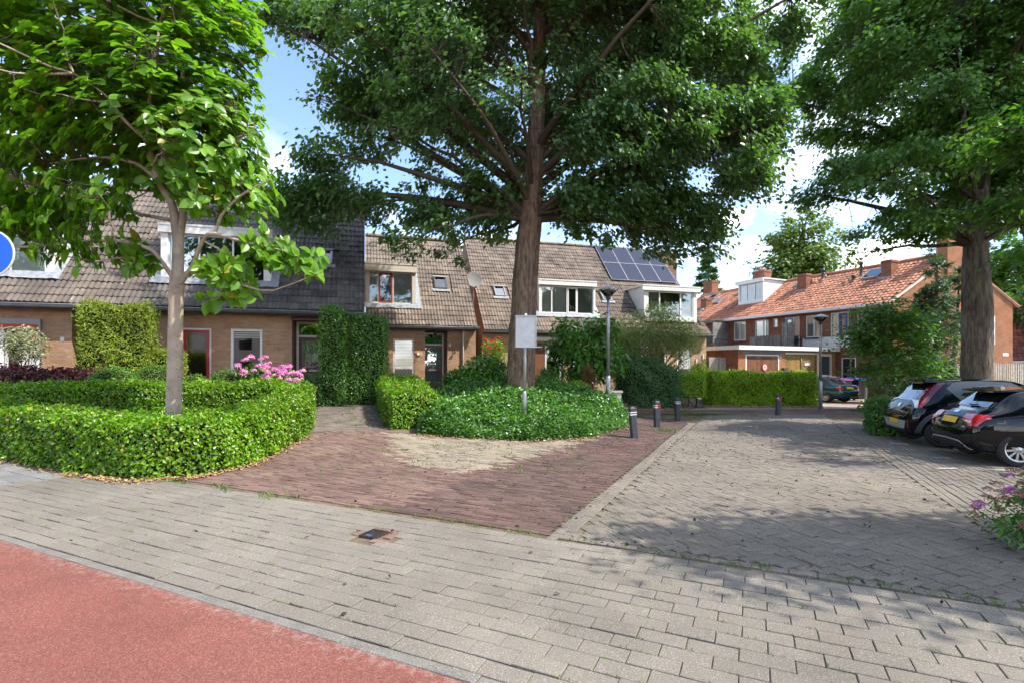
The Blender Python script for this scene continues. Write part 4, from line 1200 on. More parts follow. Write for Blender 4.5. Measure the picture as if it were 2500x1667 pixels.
# chimneys
def stack(x0, x1, y0, y1, zb, zt, name='chimney', pots=2):
    c = MB().box(x0, x1, y0, y1, zb, zt)
    c.box(x0 - 0.04, x1 + 0.04, y0 - 0.04, y1 + 0.04, zt - 0.16, zt - 0.05)
    o = c.build(name, 'brick_red', hO)
    for k in range(pots):
        MB().lathe([(0.10, 0.0), (0.085, 0.22), (0.06, 0.22), (0.06, 0.1)], ((x0 + x1) / 2, y0 + (y1 - y0) * (k + 0.7) / (pots + 0.4), zt), 10).build('chimney_pot', 'tile_orange', o)
    MB().box(x0 - 0.1, x1 + 0.1, y0 - 0.12, y1, EO + (y0 - 0.12) * math.tan(PO) - 0.1, EO + (y0 - 0.12) * math.tan(PO) + 0.13).build('lead_collar', 'lead', o)
stack(-7.47, -6.80, 2.33, 3.0, 6.8, 8.35, pots=0)
stack(-1.96, -1.40, 2.38, 3.1, 6.8, 8.30, pots=0)
stack(-12.6, -11.5, 4.0, 4.8, 7.6, 9.55, pots=4)
stack(-17.8, -16.8, 3.9, 4.7, 7.6, 9.5, pots=0)
stack(-15.9, -15.3, 1.7, 2.3, 6.4, 7.6, pots=2)
# broad stack on the gable
gs = MB(); gbox(gs, 3.45, 4.75, 4.0, 9.75, -0.5, 0.14); gbox(gs, 3.40, 4.80, 9.48, 9.60, -0.55, 0.19)
gso = gs.build('chimney', 'brick_orange', hO)
for k in range(3):
    MB().lathe([(0.10, 0.0), (0.085, 0.22), (0.06, 0.22), (0.06, 0.1)], gab(3.7 + k * 0.38, 9.75, -0.2), 10).build('chimney_pot', 'tile_orange', gso)
# vents, roof windows, dormer
for (x, yy, hh, r) in ((-6.31, 3.39, 0.75, 0.09), (-3.58, 3.12, 0.9, 0.09), (-3.69, 2.47, 0.42, 0.09), (-6.0, 3.2, 0.35, 0.05), (-14.9, 0.9, 0.4, 0.06)):
    p = o_at(x, yy)
    MB().lathe([(r * 1.6, -0.1), (r * 1.2, 0.05), (r, 0.08), (r, hh * 0.75), (r * 1.35, hh * 0.78), (r * 1.35, hh), (0, hh)], p, 10).build('vent_pipe', 'dark_grey' if r > 0.07 else 'zinc', hO)
def o_sky(x0, x1, y0, y1):
    f = MB(); q = MB()
    a = [o_at(x0, y0, 0.12), o_at(x1, y0, 0.12), o_at(x1, y1, 0.12), o_at(x0, y1, 0.12)]
    b = [o_at(x0, y0, -0.05), o_at(x1, y0, -0.05), o_at(x1, y1, -0.05), o_at(x0, y1, -0.05)]
    f.add(a + b, [(0, 1, 2, 3), (0, 4, 5, 1), (1, 5, 6, 2), (2, 6, 7, 3), (3, 7, 4, 0)])
    o = f.build('roof_window', 'grey_trim', hO)
    q.quad(o_at(x0 + 0.08, y0 + 0.08, 0.125), o_at(x1 - 0.08, y0 + 0.08, 0.125), o_at(x1 - 0.08, y1 - 0.08, 0.125), o_at(x0 + 0.08, y1 - 0.08, 0.125))
    q.build('pane', 'car_glass', o)
o_sky(-3.24, -2.2, 2.5, 3.5); o_sky(-16.4, -15.6, 3.0, 3.7); o_sky(-15.05, -14.4, 2.2, 2.75); o_sky(-8.2, -7.6, 2.9, 3.5)
dx0, dx1, df, dz0, dz1 = -11.83, -9.6, 1.5, EO + 1.5 * math.tan(PO) + 0.02, 8.35
yb = (dz1 - EO) / math.tan(PO)
db = MB()
db.box(dx0 - 0.15, dx1 + 0.15, df - 0.2, yb + 0.2, dz1 - 0.02, dz1 + 0.06); db.box(dx0 - 0.14, dx1 + 0.14, df - 0.19, df - 0.1, dz1 - 0.22, dz1 - 0.02)
dob = db.build('dormer', 'white_paint', hO)
for xa, xb in ((dx0, dx0 + 0.08), (dx1 - 0.08, dx1)):
    MB().prism([(df, dz0 - 0.1), (yb, dz1 - 0.02), (df, dz1 - 0.02)], 0, xa, xb).build('cheek', 'white_paint', dob)
MB().box(dx0 + 0.08, dx1 - 0.08, df, df + 0.08, dz0 - 0.1, dz0 + 0.15).build('post', 'white_paint', dob)
window(hO, dx0 + 0.09, dx1 - 0.09, dz0 + 0.15, dz1 - 0.2, df + 0.04, 'white_paint', 0.08, mull=(dx0 + 0.75, dx0 + 1.48), panes=[{'blind': ('curt', 'curtain', 0)}, {'blind': ('flat', 'yellow_door', 0)}, {'blind': ('flat', 'petal_rust', 0)}], name='dormer_window', back=0.4)

# ------------------------------------------------------------------ garage block in front of it, with the roof terrace
GC = (12.37, 28.0)
hG = empty('garage_block', (GC[0], GC[1], 0), A25, 'low brick garage block with white fascia and wooden doors', 'garage')
bpy.context.view_layer.update()
GW = 8.5
gh = [(0.57, 3.24, 0.0, 2.50), (3.82, 6.53, 0.0, 2.60), (6.62, 7.92, 0.0, 2.57)]
w = MB(); wall_with_holes(w, 0, GW, 0, 2.78, [h + (0.10,) for h in gh]); w.build('front_wall', 'brick_orange', hG)
MB().box(0.002, 0.22, 0.002, 11.5, 0, 2.775).build('side_wall', 'brick_red', hG)
rp = MB()
rp.prism([(-0.25, -0.28), (GW, -0.28), (GW, 1.0), (3.4, 12.5), (-0.25, 12.5)], 2, 2.76, 2.98)
rp.build('roof', 'white_paint', hG)
MB().prism([(-0.1, -0.1), (GW, -0.1), (GW, 1.0), (3.3, 12.3), (-0.1, 12.3)], 2, 2.981, 3.0).build('roof_felt', 'dark_grey', hG)
MB().box(0.31, 3.55, -0.012, 0.0, 2.50, 2.75).build('lintel', 'slab_grey', hG)
def boards(x0, x1, z0, z1, y, m, parent, nm='door', bw=0.16):
    d = MB().box(x0, x1, y + 0.02, y + 0.05, z0, z1).build(nm, m, parent)
    n = max(2, int(round((x1 - x0) / bw))); ww = (x1 - x0) / n
    bm_ = MB().box(0.004, ww - 0.004, 0, 0.02, 0, z1 - z0).mesh('board', m)
    for i in range(n):
        link('board', bm_, d, (x0 + i * ww, y + random.gauss(0, 0.002), z0))
    return d
MB().frame(0.56, 3.25, -0.05, 2.52, 0.08, -0.01, 0.09).build('door_frame', 'white_paint', hG)
for a, b in ((0.65, 1.90), (1.91, 3.16)):
    dd = boards(a, b, 0.03, 2.43, 0.03, 'oak_door', hG)
    MB().box(a + 0.05, a + 0.75, 0.0, 0.025, 2.28, 2.34).build('hinge', 'plastic_black', dd)
MB().frame(3.81, 6.54, -0.05, 2.62, 0.07, -0.01, 0.09).build('door_frame', 'yellow_door', hG)
MB().box(3.78, 6.60, -0.05, 0.0, 2.56, 2.63).build('drip_rail', 'white_paint', hG)
for a, b in ((3.89, 5.16), (5.18, 6.46)):
    dd = boards(a, b, 0.03, 2.54, 0.03, 'yellow_door', hG)
    MB().box(a + 0.05, b - 0.05, 0.0, 0.022, 2.38, 2.46).build('rail', 'yellow_door', dd)
    MB().box(a + 0.05, b - 0.05, 0.0, 0.022, 1.50, 1.58).build('rail', 'yellow_door', dd)
MB().tube([(5.17, -0.01, 2.5), (5.17, -0.01, 1.2)], 0.02, 6).build('door_bolt', 'zinc', hG)
MB().frame(6.60, 7.94, -0.05, 2.60, 0.14, -0.02, 0.08).build('door_frame', 'cream_paint', hG)
boards(6.76, 7.78, 0.03, 2.46, 0.03, 'green_door', hG)
MB().box(3.35, 3.44, -0.012, 0.0, 2.30, 2.42).build('number_plate', 'white_paint', hG)
MB().box(3.44, 3.80, -0.20, -0.001, 1.35, 1.76).build('letter_box', 'dark_grey', hG)
def on_wall(mb, name, m, label, cat, loc, group=None):
    o = mb.build(name, m); o.matrix_world = hG.matrix_world @ Matrix.Translation(loc)
    return tag(o, label, cat, group)
sg = on_wall(MB().lathe([(0.0, -0.012), (0.21, -0.012), (0.21, 0.0), (0.0, 0.0)], n=28, ax=1, smooth=False), 'round_sign', 'sign_red', 'round no parking sign with red ring on the brown garage door', 'sign', (2.08, -0.0, 1.80))
MB().lathe([(0.0, -0.016), (0.155, -0.016), (0.155, -0.01), (0.0, -0.01)], n=28, ax=1, smooth=False).build('sign_face', 'sign_white', sg)
MB().box(-0.09, 0.09, -0.019, -0.0165, 0.02, 0.06).box(-0.09, 0.09, -0.019, -0.0165, -0.04, 0.0).box(-0.03, 0.03, -0.019, -0.0165, -0.11, -0.06).build('sign_print', 'slab_grey', sg)
on_wall(MB().box(-0.26, 0.26, -0.01, 0.0, -0.09, 0.08), 'paper_notice', 'sign_white', 'white paper notice pinned to the yellow garage door', 'notice', (5.71, 0.0, 1.98))
# grey plank fence on the terrace, plank by plank
fn = empty('terrace_fence', (0, 0, 0), 0, 'weathered grey plank fence on the garage roof terrace', 'fence')
fn.matrix_world = hO.matrix_world
def planks(x0, x1, y, z0, z1, parent, m='grey_wood', bw=0.115, gap=0.012):
    n = int((x1 - x0) / (bw + gap))
    me = MB().box(0, bw, 0, 0.02, 0, z1 - z0).mesh('plank', m)
    for i in range(n):
        o = link('plank', me, parent, (x0 + i * (bw + gap), y + random.gauss(0, 0.004), z0 + random.gauss(0, 0.012)), (0, random.gauss(0, 0.008), 0))
    MB().box(x0, x1, y + 0.021, y + 0.06, z0 + 0.15, z0 + 0.22).build('rail', m, parent)
    MB().box(x0, x1, y + 0.021, y + 0.06, z1 - 0.28, z1 - 0.21).build('rail', m, parent)
planks(-8.75, -6.3, -0.9, 2.99, 3.95, fn)
planks(-6.2, -5.3, -0.95, 2.99, 4.70, fn, gap=0.03)
# the screened balcony at the far end
bl = empty('balcony_screen', (0, 0, 0), 0, 'grey wooden balcony screen with glass lean-to roof at the far end of the terrace', 'balcony')
bl.matrix_world = hO.matrix_world
for i in range(9):
    MB().box(-14.4, -12.35, -1.6, -1.57, 3.05 + i * 0.13, 3.05 + i * 0.13 + 0.115).build('slat', 'grey_wood', bl)
for i in range(14):
    MB().box(-11.45, -11.42, -1.6, 0.0, 3.05 + i * 0.15, 3.05 + i * 0.15 + 0.14).build('slat', 'grey_wood', bl)
MB().box(-14.5, -14.4, -1.62, -1.54, 2.99, 5.35).build('post', 'grey_wood', bl)
MB().box(-12.35, -12.27, -1.62, -1.54, 2.99, 5.35).build('post', 'grey_wood', bl)
MB().add([(-14.6, -1.75, 5.3), (-11.4, -1.75, 5.3), (-11.4, 0, 5.5), (-14.6, 0, 5.5), (-14.6, -1.75, 5.26), (-11.4, -1.75, 5.26), (-11.4, 0, 5.46), (-14.6, 0, 5.46)], [(0, 1, 2, 3), (4, 7, 6, 5), (0, 4, 5, 1), (1, 5, 6, 2)]).build('lean_to_roof', 'slab_grey', bl)
MB().box(-13.6, -12.9, -0.06, -0.01, 3.1, 5.0).build('door', 'dark_door', bl)
# beige gate between house and garage
gt = empty('double_gate', (11.02, 28.62, 0), R_(8), 'beige boarded gate between the tan house and the garages', 'gate')
for a, b in ((0.0, 0.55), (0.60, 1.13)):
    boards(a, b, 0.05, 2.35, 0.0, 'beige_gate', gt, 'gate_leaf', 0.14)
MB().box(0.55, 0.60, -0.03, 0.06, 0, 2.4).build('post', 'grey_trim', gt)
# neighbouring steep red roof at the far edge
hN = empty('corner_house', (32.8, 34.0, 0), R_(-40), 'house with steep dark red pantile roof beyond the gable', 'house')
bpy.context.view_layer.update()
MB().box(0, 9, 0.3, 7, 0, 2.4).build('wall', 'brick_orange', hN)
MB().prism([(0, 2.4), (3.6, 5.9), (7.2, 2.4)], 0, 0.05, 9).build('gable_wall', 'brick_dim', hN)
rn = MB().prism([(-0.3, 2.25), (3.6, 6.15), (7.5, 2.25), (7.4, 2.15), (3.6, 5.95), (-0.2, 2.15)], 0, -0.1, 9.1).build('roof', 'tile_redbrown', hN)
PN = math.atan2(3.9, 3.9)
lay_tiles(hN, rn, -0.1, 9.1, 5.4, 'tile_redbrown', [], 300, w=0.24, step=0.33, tpl=ow_t, pitch=PN, org=(-0.31, 2.26))
MB().box(-0.1, 9.1, -0.42, -0.28, 2.08, 2.22).build('gutter', 'white_paint', hN)
# ------------------------------------------------------------------ vegetation
def catmull(pts, k=6):
    P = np.array(pts, float)
    Q = np.vstack([2 * P[0] - P[1], P, 2 * P[-1] - P[-2]])
    out = []
    for i in range(len(P) - 1):
        p0, p1, p2, p3 = Q[i], Q[i + 1], Q[i + 2], Q[i + 3]
        for t in np.linspace(0, 1, k, endpoint=False):
            out.append(0.5 * (2 * p1 + (p2 - p0) * t + (2 * p0 - 5 * p1 + 4 * p2 - p3) * t * t + (3 * p1 - p0 - 3 * p2 + p3) * t ** 3))
    out.append(P[-1])
    return np.array(out)
def trunk_mesh(name, pts, m, n=28, rough=0.05, k=10, ridges=9, knots=()):
    C = catmull(pts, k)
    th = np.linspace(0, 2 * np.pi, n, endpoint=False)
    V = []
    ph = rng.random(8) * 6.28
    z0 = C[0, 2]
    for c in C:
        z = c[2] - z0
        d = np.sin(ridges * th + ph[0] + 0.6 * np.sin(z * 1.3)) * 0.5 + np.sin((ridges * 2 + 3) * th + ph[1] + z * 1.7) * 0.35 + np.sin(5 * th + z * 4.1 + ph[2]) * 0.3 + rng.normal(0, 0.25, n)
        fl = 0.16 * np.exp(-z / 0.5) * np.cos(5 * th + ph[3])
        r = c[3] * (1 + rough * d + fl)
        for (kz, ka, ks) in knots:
            da = np.angle(np.exp(1j * (th - ka)))
            r = r + ks * np.exp(-((c[2] - kz) / 0.14) ** 2 - (da / 0.35) ** 2)
        V.append(np.stack([c[0] + r * np.cos(th), c[1] + r * np.sin(th), np.full(n, c[2])], 1))
    V = np.concatenate(V)
    a = (np.arange(len(C) - 1)[:, None] * n + np.arange(n)[None]); b = (np.arange(len(C) - 1)[:, None] * n + (np.arange(n)[None] + 1) % n)
    F = np.stack([a, b, b + n, a + n], -1).reshape(-1, 4)
    return np_mesh(name, V, F, 4, M[m], smooth=True)
def in_blobs(blobs, n, shell=0.45):
    vol = np.array([b[3] * b[4] * b[5] * (b[6] if len(b) > 6 else 1) for b in blobs]) ** 0.85
    pick = rng.choice(len(blobs), n, p=vol / vol.sum())
    B = np.array([b[:6] for b in blobs])[pick]
    d = rng.normal(0, 1, (n, 3)); d /= np.linalg.norm(d, axis=1, keepdims=True)
    r = rng.random(n) ** shell
    off = d * r[:, None]
    return B[:, :3] + off * B[:, 3:6], off
def tree(name, label, base, trunk, blobs, nclus, per, size, tpl, lm, bark, spread=(0.4, 0.4, 0.28), limbs=30, reject=None, cat='tree', group=None, zmin=0.35, rough=0.05, droop=0.5, zcut=None, knots=(), twigs=True, up=0.55, sizevar=0.25, ntr=28, boughs=None):
    e = empty(name, base, 0, label, cat, group)
    b = np.array(base)
    tp = [(p[0] - b[0], p[1] - b[1], p[2] - b[2], p[3]) for p in trunk]
    link('trunk', trunk_mesh('trunk', tp, bark, rough=rough, knots=[(kz - b[2], ka, ks) for kz, ka, ks in knots], n=ntr), e)
    if boughs:
        BC, _ = in_blobs(blobs, boughs[0], 0.4)
        m = max(1, nclus // boughs[0])
        rb_ = boughs[1] * (0.65 + 0.7 * rng.random(len(BC)))
        bi = np.repeat(np.arange(len(BC)), m)
        an_ = rng.random(len(bi)) * 6.283; rr = np.sqrt(rng.random(len(bi))) * rb_[bi]
        C = BC[bi] + np.stack([np.cos(an_) * rr, np.sin(an_) * rr, -boughs[2] * rr ** 2 + rng.normal(0, 0.30, len(bi)) * rb_[bi] * np.sqrt(np.clip(1.1 - (rr / rb_[bi]) ** 2, 0.05, 1))], 1)
    else:
        C, off = in_blobs(blobs, nclus)
    if reject is not None:
        C = C[~reject(C)]
    TC = catmull(trunk, 8)
    # limbs to well spread clusters
    idx = [int(rng.integers(len(C)))]
    dist = np.linalg.norm(C - C[idx[0]], axis=1)
    for _ in range(limbs - 1):
        i = int(np.argmax(dist)); idx.append(i)
        dist = np.minimum(dist, np.linalg.norm(C - C[i], axis=1))
    lb = MB(); samples = []
    zt0 = trunk[0][2] + (trunk[-1][2] - trunk[0][2]) * zmin
    for i in idx:
        end = C[i]
        hd = np.hypot(end[0] - TC[-1, 0], end[1] - TC[-1, 1])
        zs = np.clip(end[2] - 0.55 * hd - 0.3, zt0, trunk[-1][2] - 0.1)
        j = int(np.argmin(np.abs(TC[:, 2] - zs)))
        s0 = TC[j, :3]; r0 = min(TC[j, 3] * 0.5, 0.03 + 0.016 * np.linalg.norm(end - s0))
        mid = s0 * 0.5 + end * 0.5 + np.array([0, 0, 0.10 * np.linalg.norm(end - s0)]) + rng.normal(0, 0.12, 3)
        ts = np.linspace(0, 1, 8)[:, None]
        path = (1 - ts) ** 2 * s0 + 2 * ts * (1 - ts) * mid + ts ** 2 * end
        path[1:-1] += rng.normal(0, 0.04, (6, 3))
        samples.append(path[2:])
        lb.tube(path - b, list(np.linspace(r0, 0.012, 8)), 6, cap=False)
    samples = np.concatenate(samples)
    if twigs:
        for c in C:
            j = int(np.argmin(np.sum((samples - c) ** 2, 1) + 0.0))
            s0 = samples[j]
            L = np.linalg.norm(c - s0)
            if L < 0.15 or L > 2.8:
                continue
            md = (s0 + c) / 2 + rng.normal(0, 0.07, 3)
            lb.tube([s0 - b, md - b, c - b], [0.013, 0.009, 0.004], 3, cap=False)
    lb.build('limbs', bark if bark == 'bark_pale' else 'twig', e)
    # leaves
    nl = rng.poisson(per, len(C)).clip(3)
    cid = np.repeat(np.arange(len(C)), nl)
    n = len(cid)
    P = C[cid] + rng.normal(0, 1, (n, 3)) * np.array(spread) * (0.6 + 0.8 * rng.random(len(C)))[cid][:, None]
    ctr = C.mean(0)
    outw_ = P - ctr; outw_ /= np.maximum(np.linalg.norm(outw_, axis=1, keepdims=True), 1e-6)
    N = outw_ * (1 - up) + np.array([0, 0, up])
    T = outw_ * 0.5 + rng.normal(0, 0.6, (n, 3)) + np.array([0, 0, -droop])
    if zcut is not None:
        k = P[:, 2] > zcut
        P, N, T, cid = P[k], N[k], T[k], cid[k]
    n = len(P)
    sz = size * (1 + sizevar * rng.normal(0, 1, n).clip(-2, 2))
    ctint = rng.random(len(C))
    tint = np.clip(0.25 * ctint[cid] + 0.75 * rng.random(n), 0, 0.999)
    me = leaf_mesh('crown', P - b, N, sz, tpl, lm, T=T, rand=0.45, tint=tint)
    tag(link('crown', me, e), kind='stuff')
    return e

# --- the big poplar in the ground cover bed
pop = [(0.22, 16.4, 0.35, 0.60), (0.24, 16.4, 0.8, 0.50), (0.28, 16.4, 1.6, 0.445), (0.36, 16.4, 3.2, 0.41), (0.47, 16.4, 5.2, 0.385), (0.60, 16.4, 6.5, 0.36), (0.68, 16.4, 7.6, 0.30), (0.78, 16.4, 9.5, 0.26), (0.88, 16.4, 12.0, 0.20), (0.9, 16.4, 15.0, 0.12), (0.9, 16.4, 18.0, 0.03)]
pb = [(-3.7, 16.0, 11.6, 2.6, 2.6, 2.1), (-4.4, 16.2, 8.3, 2.5, 2.3, 1.8), (-5.0, 15.6, 6.35, 1.1, 1.3, 0.85), (-6.7, 15.6, 12.3, 0.9, 1.0, 0.6, 1.6),
      (-1.9, 16.2, 7.4, 2.0, 1.8, 1.15, 0.7), (-1.6, 15.6, 10.0, 2.2, 2.4, 2.2), (0.7, 17.2, 9.2, 2.4, 0.9, 2.4), (-2.6, 16.0, 6.0, 0.9, 0.9, 0.55, 1.4), (5.8, 16, 5.9, 0.7, 0.8, 0.5, 1.4), (3.2, 16, 6.0, 0.9, 0.9, 0.5, 1.4), (-6.2, 15.8, 7.2, 0.8, 1.0, 0.8, 1.3),
      (4.9, 16.0, 8.7, 3.4, 2.6, 2.3), (4.6, 16.0, 6.7, 2.4, 1.9, 0.95), (5.7, 16.0, 10.6, 2.3, 2.4, 1.6), (4.4, 16.0, 12.8, 2.9, 2.8, 1.9), (8.6, 15.6, 12.7, 1.5, 1.0, 0.75, 1.5),
      (2.4, 15.4, 9.6, 1.4, 2.2, 2.6), (2.1, 16.2, 7.0, 1.3, 1.8, 0.9), (0.0, 16.2, 14.6, 5.0, 3.4, 2.8), (1.5, 16.2, 17.2, 3.2, 2.6, 1.6)]
def rej_pop(C):
    tx = np.interp(C[:, 2], [p[2] for p in pop], [p[0] for p in pop])
    fr = (C[:, 1] < 16.6) & (np.abs(C[:, 0] - tx * C[:, 1] / 16.4) < 0.75) & (C[:, 2] < 7.3)
    return fr
tree('poplar_tree', 'huge dark green poplar with thick brown trunk in the middle of the ground cover', (0.22, 16.4, H(0.22, 16.4)), pop, pb, 3700, 58, 0.155, LEAF2, 'lf_poplar', 'bark_brown',
     spread=(0.20, 0.20, 0.13), boughs=(230, 0.98, 0.20), up=0.6, limbs=60, reject=rej_pop, rough=0.055, droop=0.9, knots=[(6.9, -1.35, 0.10), (6.2, -0.8, 0.07), (7.2, -2.6, 0.08), (3.0, 3.0, 0.05)], ntr=56)
# --- the tall tree behind the parked cars
rt = [(16.3, 18.0, 0.0, 0.52), (16.3, 18.0, 0.6, 0.46), (16.35, 18.0, 2.0, 0.43), (16.35, 18.0, 4.0, 0.42), (16.3, 18.0, 5.6, 0.36), (16.4, 18.0, 7.5, 0.28), (16.6, 18.0, 10, 0.22), (16.5, 18, 14, 0.12), (16.5, 18, 17.5, 0.03)]
rb = [(12.6, 17.6, 12.2, 2.6, 3.0, 2.4), (11.9, 17.6, 8.3, 2.2, 1.8, 0.9), (10.4, 17.6, 8.3, 1.1, 1.0, 0.5, 1.5), (13.8, 18, 10.0, 2.8, 3.0, 1.7), (13.6, 17.4, 6.8, 1.2, 1.3, 0.6), (15.4, 17.2, 7.5, 1.5, 1.5, 0.8),
      (18.2, 18, 11.8, 3.6, 3.6, 3.6), (15.5, 17.5, 14.8, 4.6, 4.4, 2.8), (19, 18.4, 8.2, 2.4, 2.4, 1.2), (16, 20, 10, 3, 1.6, 3)]
def rej_r(C): return (C[:, 1] < 18.3) & (np.abs(C[:, 0] - 16.35 * C[:, 1] / 18) < 0.7) & (C[:, 2] < 6.9)
tree('street_tree', 'tall dark green street tree with ridged trunk behind the two black cars', (16.3, 18.0, 0.0), rt, rb, 2700, 58, 0.16, LEAF2, 'lf_right', 'bark_grey', spread=(0.21, 0.21, 0.13), boughs=(170, 0.98, 0.20), up=0.6, limbs=44, reject=rej_r, droop=0.8, knots=[(5.0, -1.6, 0.07)], ntr=48)
# --- maple whose crown reaches in from the side
mt = [(16.2, 10.4, 0.0, 0.30), (16.2, 10.4, 2.0, 0.24), (16.0, 10.5, 5.0, 0.18), (15.8, 10.6, 8.5, 0.08), (15.8, 10.6, 10.5, 0.03)]
mb_ = [(14.6, 11.6, 7.4, 2.4, 2.6, 1.9), (13.6, 12.2, 5.3, 1.25, 1.5, 1.0), (14.6, 12.0, 4.4, 1.4, 1.6, 0.9), (16.5, 10.6, 6.6, 2.6, 2.8, 2.2), (16, 10.4, 9.2, 2.4, 2.4, 1.6), (13.2, 9.2, 7.2, 1.4, 1.6, 1.3), (16.4, 8.6, 6.0, 2.2, 1.6, 1.8)]
tree('maple_tree', 'leafy maple leaning in from the far right over the parking bay', (16.2, 10.4, 0.0), mt, mb_, 900, 46, 0.18, LEAF6, 'lf_maple', 'bark_grey', spread=(0.24, 0.24, 0.12), boughs=(70, 0.9, 0.25), limbs=26, droop=0.7, up=0.7)
# --- street tree that shades the front of the side street
st_ = [(10.6, 2.2, 0, 0.22), (10.6, 2.2, 2.5, 0.18), (10.4, 2.2, 5, 0.12), (10.4, 2.2, 8, 0.03)]
tree('lime_tree', 'street tree beside the pavement that shades the near end of the side street', (10.6, 2.2, 0), st_, [(8.0, 3.2, 6.3, 1.7, 0.9, 0.9), (10.0, 2.6, 6.8, 1.7, 1.2, 1.3)], 340, 46, 0.16, LEAF2, 'lf_maple', 'bark_grey', spread=(0.36, 0.36, 0.24), limbs=14)
# --- magnolia inside the hedge: rosettes of large leaves
mg = [(-6.50, 9.8, 0.10, 0.150), (-6.49, 9.8, 0.6, 0.138), (-6.46, 9.8, 1.6, 0.130), (-6.44, 9.8, 2.6, 0.124), (-6.42, 9.8, 3.3, 0.126), (-6.40, 9.8, 3.6, 0.104), (-6.38, 9.8, 4.3, 0.095)]
gm = empty('magnolia_tree', (-6.5, 9.8, H(-6.5, 9.8)), 0, 'young magnolia with smooth pale trunk and large bright leaves inside the hedge', 'tree')
gb = np.array((-6.5, 9.8, H(-6.5, 9.8)))
link('trunk', trunk_mesh('trunk', [(p[0] - gb[0], p[1] - gb[1], p[2] - gb[2], p[3]) for p in mg], 'bark_pale', n=32, rough=0.012, ridges=4, knots=[(3.36 - gb[2], -1.2, 0.035), (3.30 - gb[2], -0.25, 0.05), (3.15 - gb[2], -2.0, 0.025), (2.45 - gb[2], -1.6, 0.012)]), gm)
lead = [  # limbs by their bends
    [(-6.40, 9.8, 4.15, 0.085), (-6.474, 9.750, 4.854) + (0.075,), (-6.643, 9.600, 5.267) + (0.06,), (-6.749, 9.500, 6.067) + (0.05,), (-6.673, 9.500, 7.131) + (0.035,), (-6.536, 9.500, 8.119) + (0.02,)],
    [(-6.38, 9.8, 4.2, 0.085), (-6.336, 9.900, 4.981) + (0.07,), (-6.360, 10.000, 6.294) + (0.055,), (-6.440, 10.000, 7.734) + (0.035,), (-6.400, 10.000, 9.174) + (0.02,)],
    [(-6.45, 9.75, 3.45, 0.045), (-6.601, 9.650, 3.742) + (0.038,), (-6.726, 9.500, 3.939) + (0.04,), (-7.068, 9.300, 4.042) + (0.03,), (-7.728, 9.200, 4.017) + (0.02,), (-8.299, 9.100, 3.919) + (0.01,)],
    [(-6.36, 9.75, 3.3, 0.048), (-6.022, 9.650, 3.665) + (0.042,), (-5.829, 9.550, 3.989) + (0.037,), (-5.527, 9.400, 4.202) + (0.036,), (-4.858, 9.200, 4.017) + (0.025,), (-4.150, 9.100, 3.847) + (0.016,), (-3.385, 9.100, 3.555) + (0.006,)],
    [(-5.481, 9.450, 4.230) + (0.03,), (-5.302, 9.400, 4.593) + (0.026,), (-4.836, 9.300, 4.934) + (0.02,), (-4.342, 9.200, 5.121) + (0.01,)],
    [(-5.700, 9.500, 4.091) + (0.02,), (-5.273, 9.350, 3.829) + (0.016,), (-5.134, 9.300, 3.298) + (0.008,)],
    [(-6.643, 9.600, 5.267) + (0.04,), (-6.992, 9.500, 5.535) + (0.03,), (-7.595, 9.400, 5.608) + (0.02,), (-8.407, 9.300, 5.455) + (0.01,)],
    [(-6.688, 9.500, 5.877) + (0.035,), (-6.992, 9.200, 6.225) + (0.028,), (-7.092, 9.000, 6.488) + (0.02,), (-7.533, 8.800, 6.805) + (0.01,)],
    [(-6.429, 9.800, 4.557) + (0.04,), (-7.286, 9.900, 4.744) + (0.03,), (-8.240, 10.000, 5.094) + (0.02,), (-9.680, 10.000, 5.414) + (0.01,)],
    [(-6.296, 9.900, 5.694) + (0.035,), (-5.510, 9.700, 6.002) + (0.025,), (-4.685, 9.600, 6.189) + (0.01,)],
    [(-6.400, 10.000, 6.934) + (0.03,), (-5.600, 10.000, 7.494) + (0.02,), (-4.800, 10.000, 7.894) + (0.01,)],
]
lm_ = MB(); tips = []
for L in lead:
    Cc = catmull(L, 5)
    lm_.tube([tuple(c[:3] - gb) for c in Cc], list(Cc[:, 3]), 8, cap=False)
    tips.append(Cc[3:, :3])
tips = np.concatenate(tips)
mgb = [(-6.9, 9.9, 7.0, 1.9, 1.8, 1.9), (-8.9, 9.7, 6.6, 1.8, 1.8, 2.0), (-9.3, 9.5, 4.55, 1.5, 1.1, 0.65), (-7.6, 9.2, 4.7, 1.0, 0.8, 0.55), (-5.6, 9.7, 6.0, 1.0, 1.2, 1.5), (-5.3, 9.6, 4.95, 0.85, 0.8, 0.6), (-6.8, 9.9, 9.2, 1.9, 1.9, 1.1), (-9.4, 9.6, 8.5, 1.6, 1.6, 1.2), (-5.4, 9.8, 8.0, 0.7, 0.9, 0.8)]
C1, _ = in_blobs(mgb, 2100, 0.5)
along = []
for (a, bpt, n, sp) in (((-4.968, 9.200, 4.054), (-3.422, 9.100, 3.592), 30, 0.10), ((-5.282, 9.300, 3.670), (-5.134, 9.300, 3.074), 20, 0.16), ((-4.836, 9.300, 3.670), (-5.059, 9.300, 3.074), 10, 0.1), ((-6.764, 9.500, 4.015), (-8.445, 9.100, 3.847), 34, 0.15), ((-6.840, 9.500, 3.939), (-6.768, 9.400, 3.502), 9, 0.10), ((-7.514, 9.300, 3.670), (-7.802, 9.200, 3.943), 8, 0.1), ((-8.299, 9.100, 3.992), (-8.481, 9.100, 4.575), 6, 0.08)):
    t = rng.random(n)[:, None]
    along.append(np.array(a) * (1 - t) + np.array(bpt) * t + rng.normal(0, sp, (n, 3)))
C1 = np.concatenate([C1] + along)
rj = (C1[:, 1] < 9.9) & (np.abs(C1[:, 0] + 6.42) < 0.28) & (C1[:, 2] < 4.6)
